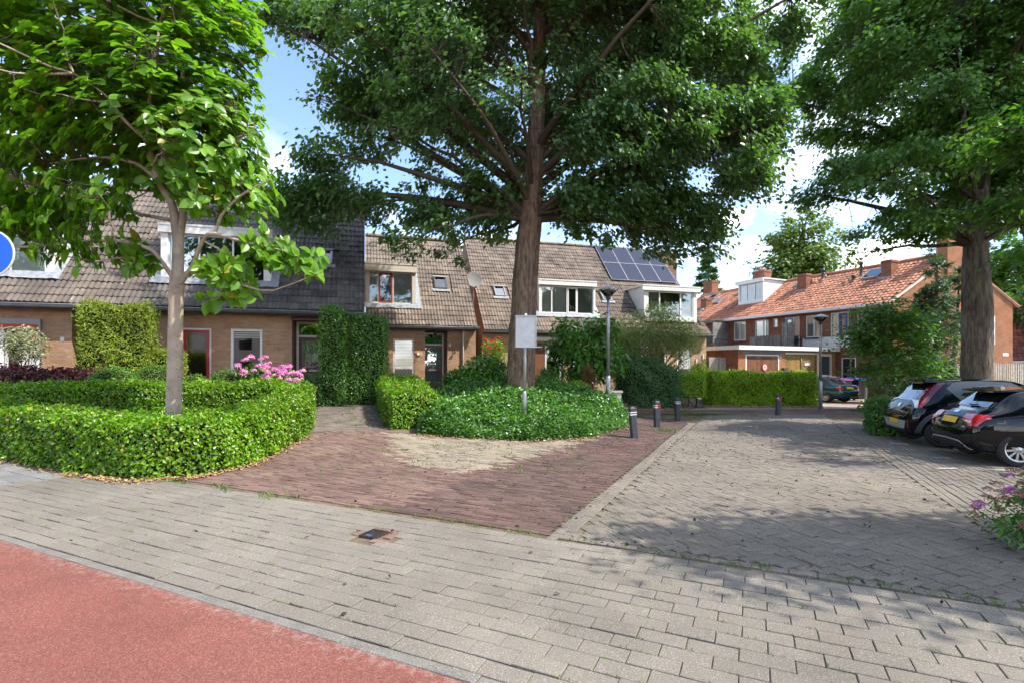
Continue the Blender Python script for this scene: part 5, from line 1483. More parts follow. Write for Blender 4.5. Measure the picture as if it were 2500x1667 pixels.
C1 = C1[~rj]
# secondary limbs to well spread rosettes, then short twigs
idx = [0]; dist = np.linalg.norm(C1 - C1[0], axis=1)
for _ in range(60):
    i = int(np.argmax(dist)); idx.append(i); dist = np.minimum(dist, np.linalg.norm(C1 - C1[i], axis=1))
more = []
for i in idx:
    en = C1[i]
    cand = tips[tips[:, 2] < en[2] + 0.1] if np.any(tips[:, 2] < en[2] + 0.1) else tips
    s0 = cand[int(np.argmin(np.sum((cand - en) ** 2, 1)))]
    ts = np.linspace(0, 1, 7)[:, None]
    md = (s0 + en) / 2 + np.array([0, 0, -0.12 * np.linalg.norm(en - s0)]) + rng.normal(0, 0.1, 3)
    path = (1 - ts) ** 2 * s0 + 2 * ts * (1 - ts) * md + ts ** 2 * en
    path[1:-1] += rng.normal(0, 0.02, (5, 3))
    lm_.tube(path - gb, list(np.linspace(0.022, 0.007, 7)), 6, cap=False)
    more.append(path[1:])
tips = np.concatenate([tips] + more)
lm_.build('limbs', 'bark_pale', gm)
tw_ = MB()
for c in C1:
    s0 = tips[int(np.argmin(np.sum((tips - c) ** 2, 1)))]
    L_ = np.linalg.norm(c - s0)
    if 0.05 < L_ < 0.9:
        md = (s0 + c) / 2 + rng.normal(0, 0.05, 3)
        tw_.tube([s0 - gb, md - gb, c - gb], [0.009, 0.007, 0.004], 4, cap=False)
tw_.build('twigs', 'twig', gm)
nl = rng.integers(6, 11, len(C1)); cid = np.repeat(np.arange(len(C1)), nl); n = len(cid)
ang = rng.random(n) * 6.283
ax = C1[cid] - np.array([-6.6, 9.8, 6.0]); ax /= np.linalg.norm(ax, axis=1, keepdims=True)
ax = ax * 0.7 + np.array([0, -0.15, 0.6]); ax /= np.linalg.norm(ax, axis=1, keepdims=True)
u = np.cross(ax, np.array([0.3, 0.2, 1.0])); u /= np.linalg.norm(u, axis=1, keepdims=True); v = np.cross(ax, u)
rad = u * np.cos(ang)[:, None] + v * np.sin(ang)[:, None]
T = rad + ax * 0.25 + np.array([0, 0, -0.35]) + rng.normal(0, 0.15, (n, 3)); T /= np.linalg.norm(T, axis=1, keepdims=True)
N = ax * 1.0 + rad * 0.15 + rng.normal(0, 0.28, (n, 3)); N -= T * np.sum(N * T, 1, keepdims=True); N /= np.linalg.norm(N, axis=1, keepdims=True)
P = C1[cid] + ax * (rng.random(n) * 0.12 - 0.06)[:, None] + rad * 0.02
sz = 0.195 * (1 + 0.22 * rng.normal(0, 1, n).clip(-2, 2))
d = np.linalg.norm(P - np.array([0, 0, 1.75]), axis=1)
vis = (np.abs(P[:, 0]) < P[:, 1]) & ((P[:, 2] - 1.75) / P[:, 1] < 0.71)
od = np.argsort(np.where(vis, d, d + 100))
P, N, T, sz = P[od], N[od], T[od], sz[od]
crown = link('crown', leaf_mesh('crown', P[300:] - gb, N[300:], sz[300:], LEAFO, 'lf_magnolia', T=T[300:], rand=0.02), gm)
tag(crown, kind='stuff')
lmesh = np_mesh('leaf', LEAFO[0], LEAFO[1], 3, M['lf_magnolia'])
for i in range(300):
    B = np.cross(T[i], N[i])
    o = link('leaf', lmesh, crown)
    m3 = Matrix((B, T[i], N[i])).transposed() * sz[i]
    o.matrix_basis = Matrix.Translation(P[i] - gb) @ m3.to_4x4()

# --- hedges: leaves over a clipped body
def hedge(name, label, line, width, height, lm, size, density, tpl=LEAF2, cat='hedge', group=None, rough=0.05, base=0.02, ends=True, taper=0.0, core='twig_core', round_=0.12, rand=0.55, closed=False, zoff=0.0, hvar=0.03):
    line = np.array(line, float)
    c0 = line.mean(0); z0 = H(*c0)
    e = empty(name, (c0[0], c0[1], z0), 0, label, cat, group)
    seg = np.diff(line, axis=0); L = np.hypot(seg[:, 0], seg[:, 1]); cum = np.concatenate([[0], np.cumsum(L)])
    # smoothed direction at each point along the line
    def at(s):
        i = np.clip(np.searchsorted(cum, s, side='right') - 1, 0, len(L) - 1)
        f = (s - cum[i]) / L[i]
        p = line[i] + seg[i] * f[:, None]
        dr = seg[i] / L[i][:, None]
        # blend directions near corners
        for k in range(1, len(L)):
            w = np.clip(1 - np.abs(s - cum[k]) / (width * 0.6), 0, 1)[:, None] * 0.5
            other = np.where((s < cum[k])[:, None], seg[k] / L[k], seg[k - 1] / L[k - 1])
            near = (np.abs(s - cum[k]) < width * 0.6)[:, None]
            dr = np.where(near, dr * (1 - w) + other * w, dr)
        dr = dr / np.linalg.norm(dr, axis=1, keepdims=True)
        return p, dr
    per = 2 * height + width
    area = per * cum[-1]
    n = int(area * density)
    s = rng.random(n) * cum[-1]; q = rng.random(n) * per
    p, dr = at(s); nr = np.stack([-dr[:, 1], dr[:, 0]], 1)
    hv = 1 + hvar * np.sin(s * 1.7) + hvar * np.sin(s * 4.1 + 1)
    side = np.where(q < height, -1.0, np.where(q < 2 * height, 1.0, 0.0))
    zz = np.where(q < height, q, np.where(q < 2 * height, q - height, height))
    lat = np.where(side == 0, (q - 2 * height) / width - 0.5, side * 0.5) * width
    nrm = np.zeros((n, 3)); nrm[:, :2] = nr * side[:, None]; nrm[:, 2] = np.where(side == 0, 1.0, 0.15)
    # rounded shoulders
    kz = np.clip((zz - (height - round_)) / round_, 0, 1)
    lat = np.where(side != 0, lat - side * 0.35 * round_ * kz ** 2, lat)
    kl = np.clip((np.abs(lat) - (width / 2 - round_)) / round_, 0, 1)
    zz = np.where(side == 0, zz - 0.35 * round_ * kl ** 2, zz)
    lat = lat * (1 - taper * zz / height)
    X = p + nr * lat[:, None]
    nz = (np.sin(X[:, 0] * 5.1 + zz * 4) + np.sin(X[:, 1] * 6.3 + zz * 5.7) + np.sin((X[:, 0] + X[:, 1]) * 11.0 + zz * 9)) / 3
    disp = rough * nz + rng.normal(0, rough * 0.7, n)
    Z = hgt(X[:, 0], X[:, 1]) + base + zz * hv + zoff
    Pt = np.stack([X[:, 0], X[:, 1], Z], 1) + nrm * disp[:, None]
    if ends:
        for se, sg in ((0.0, -1), (cum[-1], 1)):
            m = int(width * height * density)
            pe, de = at(np.full(m, se))
            la = (rng.random(m) - 0.5) * width; ze = rng.random(m) * height
            ne = np.zeros((m, 3)); ne[:, :2] = de * sg; ne[:, 2] = 0.1
            xe = pe + np.stack([-de[:, 1], de[:, 0]], 1) * la[:, None]
            pe3 = np.stack([xe[:, 0], xe[:, 1], hgt(xe[:, 0], xe[:, 1]) + base + ze + zoff], 1) + ne * rng.normal(0, rough, m)[:, None]
            Pt = np.vstack([Pt, pe3]); nrm = np.vstack([nrm, ne])
    o3 = np.array([c0[0], c0[1], z0])
    T = rng.normal(0, 0.6, (len(Pt), 3)) + np.array([0, 0, 0.3]) + nrm * 0.5
    sz = size * (1 + 0.28 * rng.normal(0, 1, len(Pt)).clip(-2, 2))
    me = leaf_mesh('foliage', Pt - o3, nrm + np.array([0, 0, 0.25]), sz, tpl, lm, T=T, rand=rand)
    tag(link('foliage', me, e), kind='stuff')
    # woody body inside
    k = max(2, int(cum[-1] / 0.25)); ss = np.linspace(0.06, cum[-1] - 0.06, k)
    p, dr = at(ss); nr = np.stack([-dr[:, 1], dr[:, 0]], 1)
    w = width / 2 - 0.07; hh = height - 0.07
    prof = [(-w * 0.92, 0.0), (-w, hh * 0.3), (-w * (1 - taper), hh * 0.85), (-w * 0.75 * (1 - taper), hh), (w * 0.75 * (1 - taper), hh), (w * (1 - taper), hh * 0.85), (w, hh * 0.3), (w * 0.92, 0.0)]
    V = []
    for i in range(k):
        for (a, z) in prof:
            x = p[i] + nr[i] * a
            V.append((x[0], x[1], H(x[0], x[1]) + zoff + z * (1 + hvar * math.sin(ss[i] * 1.7) + hvar * math.sin(ss[i] * 4.1 + 1)) + (base if z > 0 else 0)))
    m8 = len(prof); F = [(i * m8 + j, i * m8 + j + 1, (i + 1) * m8 + j + 1, (i + 1) * m8 + j) for i in range(k - 1) for j in range(m8 - 1)]
    b = MB(); b.add([tuple(np.array(v_) - o3) for v_ in V], F + [tuple(range(m8))[::-1], tuple(range((k - 1) * m8, k * m8))])
    b.build('branches', core, e)
    return e
hedge('clipped_hedge', 'waist high bright green clipped hedge curving round the magnolia', [(-11.6, 10.40), (-9.3, 9.75), (-7.3, 8.90), (-5.75, 8.42), (-5.22, 8.85), (-5.08, 10.2), (-5.10, 11.8), (-5.6, 13.3), (-6.3, 13.5), (-9.0, 12.75), (-12.5, 11.9)], 0.78, 0.84, 'lf_hedge', 0.062, 1900, rough=0.045)
hedge('clipped_hedge', 'bright green clipped hedge along the path beside the ground cover', [(-2.42, 12.75), (-2.75, 13.5), (-3.15, 14.7), (-3.55, 16.0), (-3.75, 17.0)], 1.15, 0.80, 'lf_hedge', 0.060, 1500, rough=0.06)
hedge('privet_column', 'tall dark green clipped privet column nearest the maroon door', [(-5.78, 15.75), (-5.12, 15.72)], 0.75, 2.82, 'lf_privet', 0.05, 1500, cat='hedge', rough=0.05)
hedge('privet_column', 'tall dark brownish green clipped privet block over the path end', [(-5.02, 16.15), (-4.02, 16.35)], 0.7, 2.66, 'lf_privet', 0.05, 1400, rough=0.05)
hedge('beech_hedge', 'low dark purple beech hedge in front of the awning window', [(-14.2, 12.75), (-10.55, 13.7)], 0.7, 1.06, 'lf_beech', 0.075, 900, rough=0.08)
hedge('thuja_hedge', 'tall yellow green thuja block in front of the left front door', [(-11.65, 14.0), (-10.15, 14.38)], 0.75, 2.78, 'lf_thuja', 0.085, 1500, tpl=LEAFN, rough=0.06, round_=0.3)
hedge('thuja_hedge', 'small yellow green thuja step right of the tall thuja block', [(-10.25, 14.45), (-9.45, 14.6)], 0.6, 1.55, 'lf_thuja', 0.08, 1500, tpl=LEAFN, rough=0.05, round_=0.2)
hedge('boxed_hedge', 'large bright lime green square hedge beside the far lamp post', [(9.15, 24.0), (13.6, 23.55)], 1.5, 1.45, 'lf_lime', 0.10, 1300, rough=0.06)
hedge('lime_thuja', 'round topped lime green conifer hedge on short stems beside the square hedge', [(7.25, 22.6), (8.35, 22.8)], 0.9, 0.98, 'lf_lime', 0.09, 1700, tpl=LEAFN, rough=0.06, round_=0.3, zoff=0.45)
hedge('yew_hedge', 'dark green untrimmed conifer hedge behind the first three bollards', [(4.5, 21.3), (6.95, 22.2)], 1.0, 1.75, 'lf_yew', 0.11, 1000, tpl=LEAFN, rough=0.16, round_=0.3)
hedge('corner_shrub', 'low clipped green shrub at the end of the parking bay', [(9.70, 13.15), (10.5, 14.5)], 0.75, 0.82, 'lf_privet', 0.06, 1500, rough=0.06, round_=0.2)
bsx = MB()
for x in (7.45, 7.8, 8.15):
    bsx.tube([(x, 22.7, 0.0), (x + 0.05, 22.7, 0.3), (x - 0.03, 22.72, 0.6)], 0.035, 6)
o = bsx.build('stems', 'twig')
lt = [x for x in bpy.data.objects if x.name.startswith('lime_thuja')][0]
o.parent = lt; o.matrix_parent_inverse = Matrix.Translation(lt.location).inverted()

# --- shrubs from blobs of leaves
def shrub(name, label, base, blobs, n, size, tpl, lm, cat='shrub', group=None, stems=8, stem_m='twig', stem_r=0.012, up=0.5, rand=0.6, shell=0.4, fall=0.0, core=0.0, tdir=None):
    """blobs relative to the base"""
    e = empty(name, base, 0, label, cat, group)
    P, off = in_blobs(blobs, n, shell)
    k = P[:, 2] > 0.02
    P, off = P[k], off[k]
    N = off * (1 - up) + np.array([0, 0, up])
    T = rng.normal(0, 0.6, P.shape) + off * 0.8 + np.array([0, 0, -fall if fall else 0.2])
    if tdir is not None:
        T = rng.normal(0, 0.45, P.shape) + off * 0.4 + np.array(tdir)
    sz = size * (1 + 0.28 * rng.normal(0, 1, len(P)).clip(-2, 2))
    tag(link('foliage', leaf_mesh('foliage', P, N, sz, tpl, lm, T=T, rand=rand), e), kind='stuff')
    b = MB()
    for i in range(stems):
        bl = blobs[i % len(blobs)]
        en = np.array(bl[:3]) + rng.normal(0, 0.5, 3) * np.array(bl[3:6])
        md = np.array([en[0] * 0.45, en[1] * 0.45, en[2] * 0.55]) + rng.normal(0, 0.03, 3)
        b.tube([(rng.normal(0, 0.05), rng.normal(0, 0.05), -0.05), md, en], [stem_r, stem_r * 0.8, stem_r * 0.4], 5)
    if core:
        for bl in blobs:
            vs = []; nn = 10
            b.lathe([(max(0.001, math.sin(t)) * bl[3] * core, -math.cos(t) * bl[5] * core + bl[2]) for t in np.linspace(0.02, math.pi - 0.02, 8)], (bl[0], bl[1], 0), nn)
    b.build('stems', 'twig_core' if core else stem_m, e)
    return e
def gz(x, y): return (x, y, H(x, y))
shrub('dome_topiary', 'largest clipped green dome, in front of the yellow thuja', gz(-10.35, 13.3), [(0, 0, 0.62, 0.60, 0.55, 0.62)], 9000, 0.06, LEAFN, 'lf_dome', group='clipped domes before the windows', core=0.85, shell=0.12)
shrub('dome_topiary', 'clipped green dome half hidden behind the largest dome', gz(-9.75, 13.95), [(0, 0, 0.65, 0.5, 0.5, 0.6)], 6000, 0.06, LEAFN, 'lf_dome', group='clipped domes before the windows', core=0.85, shell=0.12)
shrub('dome_topiary', 'clipped green dome under the red framed window', gz(-8.72, 14.1), [(0, 0, 0.48, 0.42, 0.42, 0.52)], 5200, 0.06, LEAFN, 'lf_dome', group='clipped domes before the windows', core=0.85, shell=0.12)
shrub('dome_topiary', 'clipped green dome under the white framed window', gz(-7.95, 14.25), [(0, 0, 0.55, 0.5, 0.48, 0.6)], 6200, 0.06, LEAFN, 'lf_dome', group='clipped domes before the windows', core=0.85, shell=0.12)
shrub('juniper', 'flat spreading bright juniper behind the magnolia trunk', gz(-9.3, 13.2), [(0, 0, 0.42, 0.85, 0.4, 0.25)], 4000, 0.07, LEAFN, 'lf_lime', core=0.7, shell=0.25)
shrub('variegated_willow', 'small cream leaved standard willow before the awning window', gz(-13.1, 13.75), [(0, 0, 1.75, 0.55, 0.5, 0.5)], 1500, 0.07, LEAF2, 'lf_cream', stems=9, stem_m='stem_tan', stem_r=0.016)
hy = shrub('hydrangea', 'hydrangea covered in pink flower heads below the maroon front door', gz(-6.65, 14.1), [(0, 0, 0.62, 1.0, 0.55, 0.62), (-0.45, 0, 0.9, 0.5, 0.4, 0.4), (0.55, 0, 0.6, 0.5, 0.4, 0.45)], 1500, 0.12, LEAF6, 'lf_bush', stems=34, stem_m='stem_tan', stem_r=0.012)
def flower_head(name, m, r, n, flat=0.75, petal=0.035):
    d = rng.normal(0, 1, (n, 3)); d /= np.linalg.norm(d, axis=1, keepdims=True); d[:, 2] = np.abs(d[:, 2]) * 0.9 + d[:, 2] * 0.1
    return leaf_mesh(name, d * r * np.array([1, 1, flat]), d, petal, LEAF2, m, rand=0.25)
fh = [flower_head('flower_head', 'petal_pink', 0.085, 90) for _ in range(3)]; ff = flower_head('flower_head', 'petal_fade', 0.07, 70)
for i in range(96):
    a = rng.normal(0, 1, 3); a /= np.linalg.norm(a); a[1] = -abs(a[1]); a[2] = abs(a[2]) * 1.1 if rng.random() < 0.8 else a[2]
    bl = [(0, 0, 0.62, 1.0, 0.55, 0.62), (-0.35, 0, 0.95, 0.6, 0.4, 0.5), (0.5, 0, 0.7, 0.55, 0.45, 0.5)][int(rng.integers(3))]
    p = np.array(bl[:3]) + a * np.array(bl[3:6]) * 1.03
    if p[2] < 0.15: continue
    s_ = 0.75 + 0.5 * rng.random()
    o = link('flower_head', fh[i % 3] if rng.random() < 0.74 else ff, hy, tuple(p), (rng.normal(0, 0.3), rng.normal(0, 0.3), 0)); o.scale = (s_, s_, s_)
ro_ = shrub('rose_bush', 'climbing rose with red blooms left of the big trunk', gz(-0.85, 21.3), [(0.1, 0, 1.0, 0.75, 0.5, 0.95), (0.1, 0, 1.85, 0.5, 0.4, 0.5)], 2600, 0.09, LEAF2, 'lf_lime', stems=14)
rs = flower_head('rose_bloom', 'petal_red', 0.06, 40, 0.9, 0.05)
for (x, z) in ((-0.25, 2.55), (0.0, 2.45), (0.15, 2.5), (0.3, 2.62), (-0.05, 2.2), (0.2, 2.25), (-0.12, 2.02), (-0.18, 2.3), (0.32, 2.1)):
    link('rose_bloom', rs, ro_, (x, -0.4, z - 0.25))
shrub('garden_shrub', 'leafy green shrub against the left side of the big trunk', gz(-0.9, 17.6), [(0, 0, 0.75, 0.9, 0.7, 0.8), (-0.9, 0.3, 0.55, 0.7, 0.6, 0.6)], 3800, 0.13, LEAF6, 'lf_bush', stems=12, shell=0.35)
shrub('garden_shrub', 'dark green bush between the big trunk and the garden chairs', gz(1.35, 18.6), [(0, 0, 0.6, 0.5, 0.5, 0.65), (0.9, 0.6, 0.5, 0.6, 0.4, 0.5)], 2600, 0.085, LEAF2, 'lf_bush', stems=8)
shrub('broadleaf_shrub', 'tall glossy broadleaf shrub left of the near lamp post', gz(2.75, 20.0), [(0, 0, 1.9, 1.25, 1.0, 1.2), (-0.7, 0, 2.6, 0.6, 0.5, 0.6), (0.7, -0.1, 2.7, 0.7, 0.5, 0.65), (0.9, 0, 1.4, 0.9, 0.7, 0.8), (-1.0, 0, 1.9, 0.5, 0.4, 0.4)], 3300, 0.21, _oval(3, 0.2, 0.3, 0.25), 'lf_bush', stems=26, stem_r=0.02, fall=0.9, shell=0.5)
wl = shrub('willow_shrub', 'large feathery grey green willow shrub under the white box dormer', gz(6.2, 23.4), [(0, 0, 2.7, 2.1, 1.0, 1.15), (-1.3, 0, 2.3, 1.1, 0.8, 1.0), (1.5, 0, 2.5, 1.1, 0.8, 0.9), (0.6, 0, 3.6, 0.9, 0.6, 0.6)], 14000, 0.14, LEAFN, 'lf_willow', stems=60, stem_m='stem_tan', stem_r=0.022, fall=0.5, shell=0.5)
shrub('dry_conifer', 'rusty brown dried conifer right of the garden chairs', gz(2.78, 18.7), [(0, 0, 0.7, 0.32, 0.3, 0.75)], 2200, 0.10, LEAFN, 'lf_brown', stems=5, tdir=(0, 0, 0.9))
shrub('golden_shrub', 'low golden green feathery shrub in front of the garden chairs', gz(1.75, 17.6), [(-0.3, 0, 0.35, 0.6, 0.4, 0.4), (0.5, 0, 0.35, 0.5, 0.4, 0.38)], 3600, 0.10, LEAFN, 'lf_lime', stems=10, tdir=(0, 0, 0.8))
shrub('golden_shrub', 'small golden green shrub in front of the rightmost white framed window', gz(9.2, 25.2), [(0, 0, 1.2, 0.5, 0.4, 0.5)], 1600, 0.09, LEAF2, 'lf_lime', stems=6)
# --- conifers and trees near the terrace
def conifer(name, label, base, h, r, n, size, lm, group=None, spires=((0, 0, 1.0),), tiers=0, bottom=0.08, dens=0.5):
    e = empty(name, base, 0, label, 'tree', group)
    tb = MB()
    Ps = []; Ns = []; Ts = []
    for (dx, dy, k) in spires:
        tb.tube([(dx * 0.3, dy * 0.3, -0.05), (dx * 0.8, dy * 0.8, h * k * 0.4), (dx, dy, h * k)], [0.02 * h, 0.014 * h, 0.01], 8)
        nb = int(70 * k) if not tiers else tiers * 9
        for i in range(nb):
            t = bottom + (1 - bottom) * rng.random() ** 0.9 if not tiers else bottom + (1 - bottom) * ((i // 9) + 0.3 * rng.random()) / tiers
            a = rng.random() * 6.283
            L = r * (1 - t) ** 0.75 * (0.6 + 0.5 * rng.random()) + 0.06
            s0 = np.array([dx * (0.3 + 0.7 * t), dy * (0.3 + 0.7 * t), t * h * k])
            en = s0 + np.array([math.cos(a) * L, math.sin(a) * L, (0.25 if not tiers else -0.12) * L])
            tb.tube([s0, (s0 + en) / 2 + np.array([0, 0, 0.05 * L]), en], [0.02, 0.012, 0.004], 4, cap=False)
            m = max(8, int(n / nb / len(spires)))
            f = rng.random(m) ** dens
            q = s0[None] * (1 - f[:, None]) + en[None] * f[:, None] + rng.normal(0, 0.09 * (0.4 + L), (m, 3)) * np.array([1, 1, 0.6])
            Ps.append(q); Ns.append(np.tile(np.array([math.cos(a) * 0.4, math.sin(a) * 0.4, 0.8]), (m, 1)))
            Ts.append(np.tile(en - s0, (m, 1)) / L + rng.normal(0, 0.5, (m, 3)))
    P = np.concatenate(Ps)
    tb.build('trunk', 'bark_grey', e)
    tag(link('crown', leaf_mesh('crown', P, np.concatenate(Ns), size * (0.7 + 0.6 * rng.random(len(P))), LEAFN, lm, T=np.concatenate(Ts), rand=0.5), e), kind='stuff')
    return e
conifer('cypress_tree', 'tall ragged grey green cypress before the brick gable', (20.4, 24.6, 0), 8.0, 1.6, 9500, 0.24, 'lf_conifer', spires=((0, 0, 1.0), (1.3, 0.2, 0.82), (-0.6, 0, 0.7)), bottom=0.25)
conifer('spruce_tree', 'dark pointed spruce far behind the chimneys', (27.6, 72, 0), 18.5, 4.2, 9000, 0.7, 'lf_yew', tiers=15, bottom=0.2)
tree('maple_sapling', 'bushy pale leaved young maple in front of the cypress', (15.6, 21.4, 0), [(15.6, 21.4, 0, 0.07), (15.65, 21.4, 1.2, 0.06), (15.5, 21.4, 3.5, 0.02)],
     [(14.7, 21.3, 3.2, 1.0, 1.0, 1.1), (16.3, 21.3, 2.9, 1.3, 1.1, 1.3), (15.6, 21.2, 4.0, 1.1, 0.9, 0.7), (15.0, 21, 1.9, 1.1, 0.9, 0.8), (16.9, 21, 1.8, 0.8, 0.8, 0.7)], 300, 26, 0.15, LEAF6, 'lf_maple', 'bark_grey', spread=(0.26, 0.26, 0.12), limbs=16, up=0.85, droop=0.2, rough=0.02)
shrub('dark_shrub', 'dark green undergrowth behind the bins', (19.0, 25.2, 0), [(0, 0, 1.2, 1.6, 1.0, 1.4), (1.8, -0.4, 0.9, 1.2, 0.8, 1.1)], 5000, 0.14, LEAF2, 'lf_yew', stems=10)
shrub('verge_plants', 'low bright green plants at the foot of the young maple', (15.4, 20.6, 0), [(0, 0, 0.08, 1.6, 0.6, 0.28), (1.8, -0.3, 0.08, 0.9, 0.6, 0.25)], 3000, 0.12, LEAF2, 'lf_bush', stems=2)
def far_tree(label, x, y, h, r, n, size, lm='lf_far', cz=0.58, seed=0):
    bl = []
    for i in range(11):
        a = rng.random() * 6.283; q = rng.random() ** 0.6
        bl.append((x + math.cos(a) * r * 0.55 * q, y + math.sin(a) * r * 0.5 * q, h * (cz + 0.28 * (rng.random() - 0.5) * 1.3), r * 0.55, r * 0.55, h * 0.19))
    bl.append((x, y, h * 0.82, r * 0.5, r * 0.5, h * 0.17))
    tree('background_tree', label, (x, y, 0), [(x, y, 0, 0.4), (x, y, h * 0.4, 0.3), (x, y, h * 0.92, 0.05)], bl, n, 42, size, LEAF2, lm, 'bark_grey', spread=(r * 0.085, r * 0.085, r * 0.06), limbs=14, twigs=False, group='trees behind the houses')
far_tree('big round sunlit tree behind the orange roof', 31.2, 55, 19.5, 6.2, 420, 0.42)
far_tree('small green treetop just left of the spruce', 21.0, 66, 11.0, 3.4, 140, 0.4)
far_tree('fresh green tree behind the trunk and brick gable', 43.5, 43, 14.5, 5.0, 300, 0.36, 'lf_maple')
far_tree('dense dark green tree at the far edge beside the red roof', 36.5, 33, 10.5, 4.0, 300, 0.26, 'lf_right')
# --- ground cover bed
bed = [(-2.2, 12.15), (-1.7, 12.0), (0.45, 11.75), (1.85, 12.25), (3.05, 13.9), (3.55, 15.6), (3.9, 17.8), (2.6, 18.2), (0, 18.4), (-2.4, 17.2), (-2.6, 14.5)]
n = 90000
bx_ = rng.uniform(-2.7, 4.0, n); by_ = rng.uniform(11.6, 18.5, n)
# more leaves where the front edge turns down
bd = np.array(bed); m_ = 30000
k_ = rng.integers(0, 5, m_); f_ = rng.random(m_)[:, None]
ed = bd[k_] * (1 - f_) + bd[k_ + 1] * f_ + rng.normal(0, 0.14, (m_, 2))
bx_ = np.concatenate([bx_, ed[:, 0]]); by_ = np.concatenate([by_, ed[:, 1]])
k = inpoly(bx_, by_, bed); bx_, by_ = bx_[k], by_[k]
dd = edgedist(bx_, by_, bed)
mound = 0.40 + 0.07 * np.sin(bx_ * 4.3 + 2.2 * by_) * np.sin(by_ * 3.7 - bx_) + 0.09 * np.sin(bx_ * 2.1 + by_) + 0.10 * np.sin(by_ * 1.9 - bx_ * 1.1) + 0.05 * np.sin(bx_ * 7) * np.sin(by_ * 6) + 0.25 * np.exp(-((bx_ - 0.2) ** 2 + (by_ - 16.4) ** 2) / 2.2)
top = mound * np.clip(dd / 0.28, 0, 1) ** 0.4
fr = 1 - 0.75 * rng.random(len(bx_)) ** 2.0 * np.clip(1.2 - dd / 0.4, 0.12, 1)
P = np.stack([bx_, by_, hgt(bx_, by_) + top * fr + 0.01], 1)
N = np.zeros_like(P); N[:, 2] = 0.7; N[:, 1] = -0.35
gcv = empty('ground_cover', (0.4, 14.5, H(0.4, 14.5)), 0, 'dense green ground cover bed around the big trunk', 'ground cover')
tag(gcv, kind='stuff')
o3 = np.array(gcv.location)
link('foliage', leaf_mesh('foliage', P - o3, N, 0.072 * (1 + 0.3 * rng.normal(0, 1, len(P)).clip(-2, 2)), LEAF2, 'lf_cover', rand=0.55), gcv)['kind'] = 'stuff'
# taller leafy sprigs in it
n = 1100
k = rng.integers(0, len(P), n)
sp_ = P[k][(dd[k] > 0.25)]
sp_ = np.repeat(sp_, 9, axis=0)
hh_ = rng.random(len(sp_))
sp_ = sp_ + np.stack([rng.normal(0, 0.05, len(sp_)), rng.normal(0, 0.05, len(sp_)), 0.22 * hh_], 1)
link('sprigs', leaf_mesh('sprigs', sp_ - o3, np.tile([0, -0.2, 1.0], (len(sp_), 1)), 0.11, LEAF2, 'lf_bush', rand=0.6), gcv)['kind'] = 'stuff'
# plants inside the hedge square
shrub('bed_plants', 'low green underplanting round the foot of the magnolia', gz(-7.2, 11.2), [(0, 0, 0.28, 2.0, 1.6, 0.34), (-2.5, 0.2, 0.28, 1.8, 1.4, 0.32)], 9000, 0.08, LEAF2, 'lf_hedge', stems=3)
# --- spiraea in the near right corner
sp = shrub('spiraea', 'spiraea with pink and faded rust flower heads at the near right edge', (5.05, 4.95, 0), [(0.15, 0, 0.40, 0.42, 0.4, 0.36), (-0.22, -0.05, 0.30, 0.30, 0.3, 0.24), (0.5, 0.1, 0.5, 0.4, 0.4, 0.35)], 1900, 0.07, _oval(2, 0.17, 0.3, 0.1), 'lf_bush', stems=34, stem_m='twig', stem_r=0.005)
def corymb(m, r):
    n = 130
    a = rng.random(n) * 6.283; q = np.sqrt(rng.random(n)) * r
    p = np.stack([np.cos(a) * q, np.sin(a) * q, 0.02 * (1 - (q / r) ** 2) + rng.normal(0, 0.006, n)], 1)
    return leaf_mesh('flower_head', p, p * 3 + np.array([0, 0, 0.5]), 0.016, LEAF2, m, rand=0.5)
cm_ = [corymb('petal_rust', 0.055), corymb('petal_magenta', 0.042), corymb('petal_rust', 0.045)]
for i in range(70):
    a = rng.normal(0, 1, 3); a /= np.linalg.norm(a); a[2] = abs(a[2])
    bl = [(0.15, 0, 0.40, 0.42, 0.4, 0.36), (-0.22, -0.05, 0.30, 0.30, 0.3, 0.24), (0.5, 0.1, 0.5, 0.4, 0.4, 0.35)][int(rng.integers(3))]
    p = np.array(bl[:3]) + a * np.array(bl[3:6]) * 1.12
    s_ = 0.8 + 0.5 * rng.random()
    o = link('flower_head', cm_[0 if rng.random() < 0.6 else (1 if rng.random() < 0.4 else 2)], sp, tuple(p), (rng.normal(0, 0.3), rng.normal(0, 0.3), 0)); o.scale = (s_, s_, s_)
# --- weeds in the joints, dry leaves, seed husks: nobody could count them
def blades(n, fx, spread_=0.02, h=0.035, bn=7):
    c = np.array([fx() for _ in range(n)])
    c = np.repeat(c, bn, axis=0)
    c = c + rng.normal(0, spread_ * 0.3, c.shape) + rng.normal(0, spread_ * 1.8, len(c))[:, None] * E1
    P = np.stack([c[:, 0], c[:, 1], hgt(c[:, 0], c[:, 1]) - 0.004], 1)
    T = rng.normal(0, 0.6, P.shape) + np.array([0, 0, 0.9])
    return P, T, h * (0.5 + rng.random(len(P)))
def joint_pt():
    u_ = rng.random()
    if u_ < 0.38:      # pale strip
        s_ = rng.uniform(-9, 5); t_ = T_A + 0.10 + 0.156 * rng.integers(1, 16) + rng.normal(0, 0.003)
        return ST(s_, t_)
    if u_ < 0.72:
        return ST(rng.uniform(-1.9, 2.4), 5 + 5 * rng.random() ** 1.6)
    if u_ < 0.80:
        return ST(-1.95 + rng.normal(0, 0.02), rng.uniform(5, 11))
    return ST(rng.uniform(-6.5, -2), rng.uniform(5.0, 9.5))
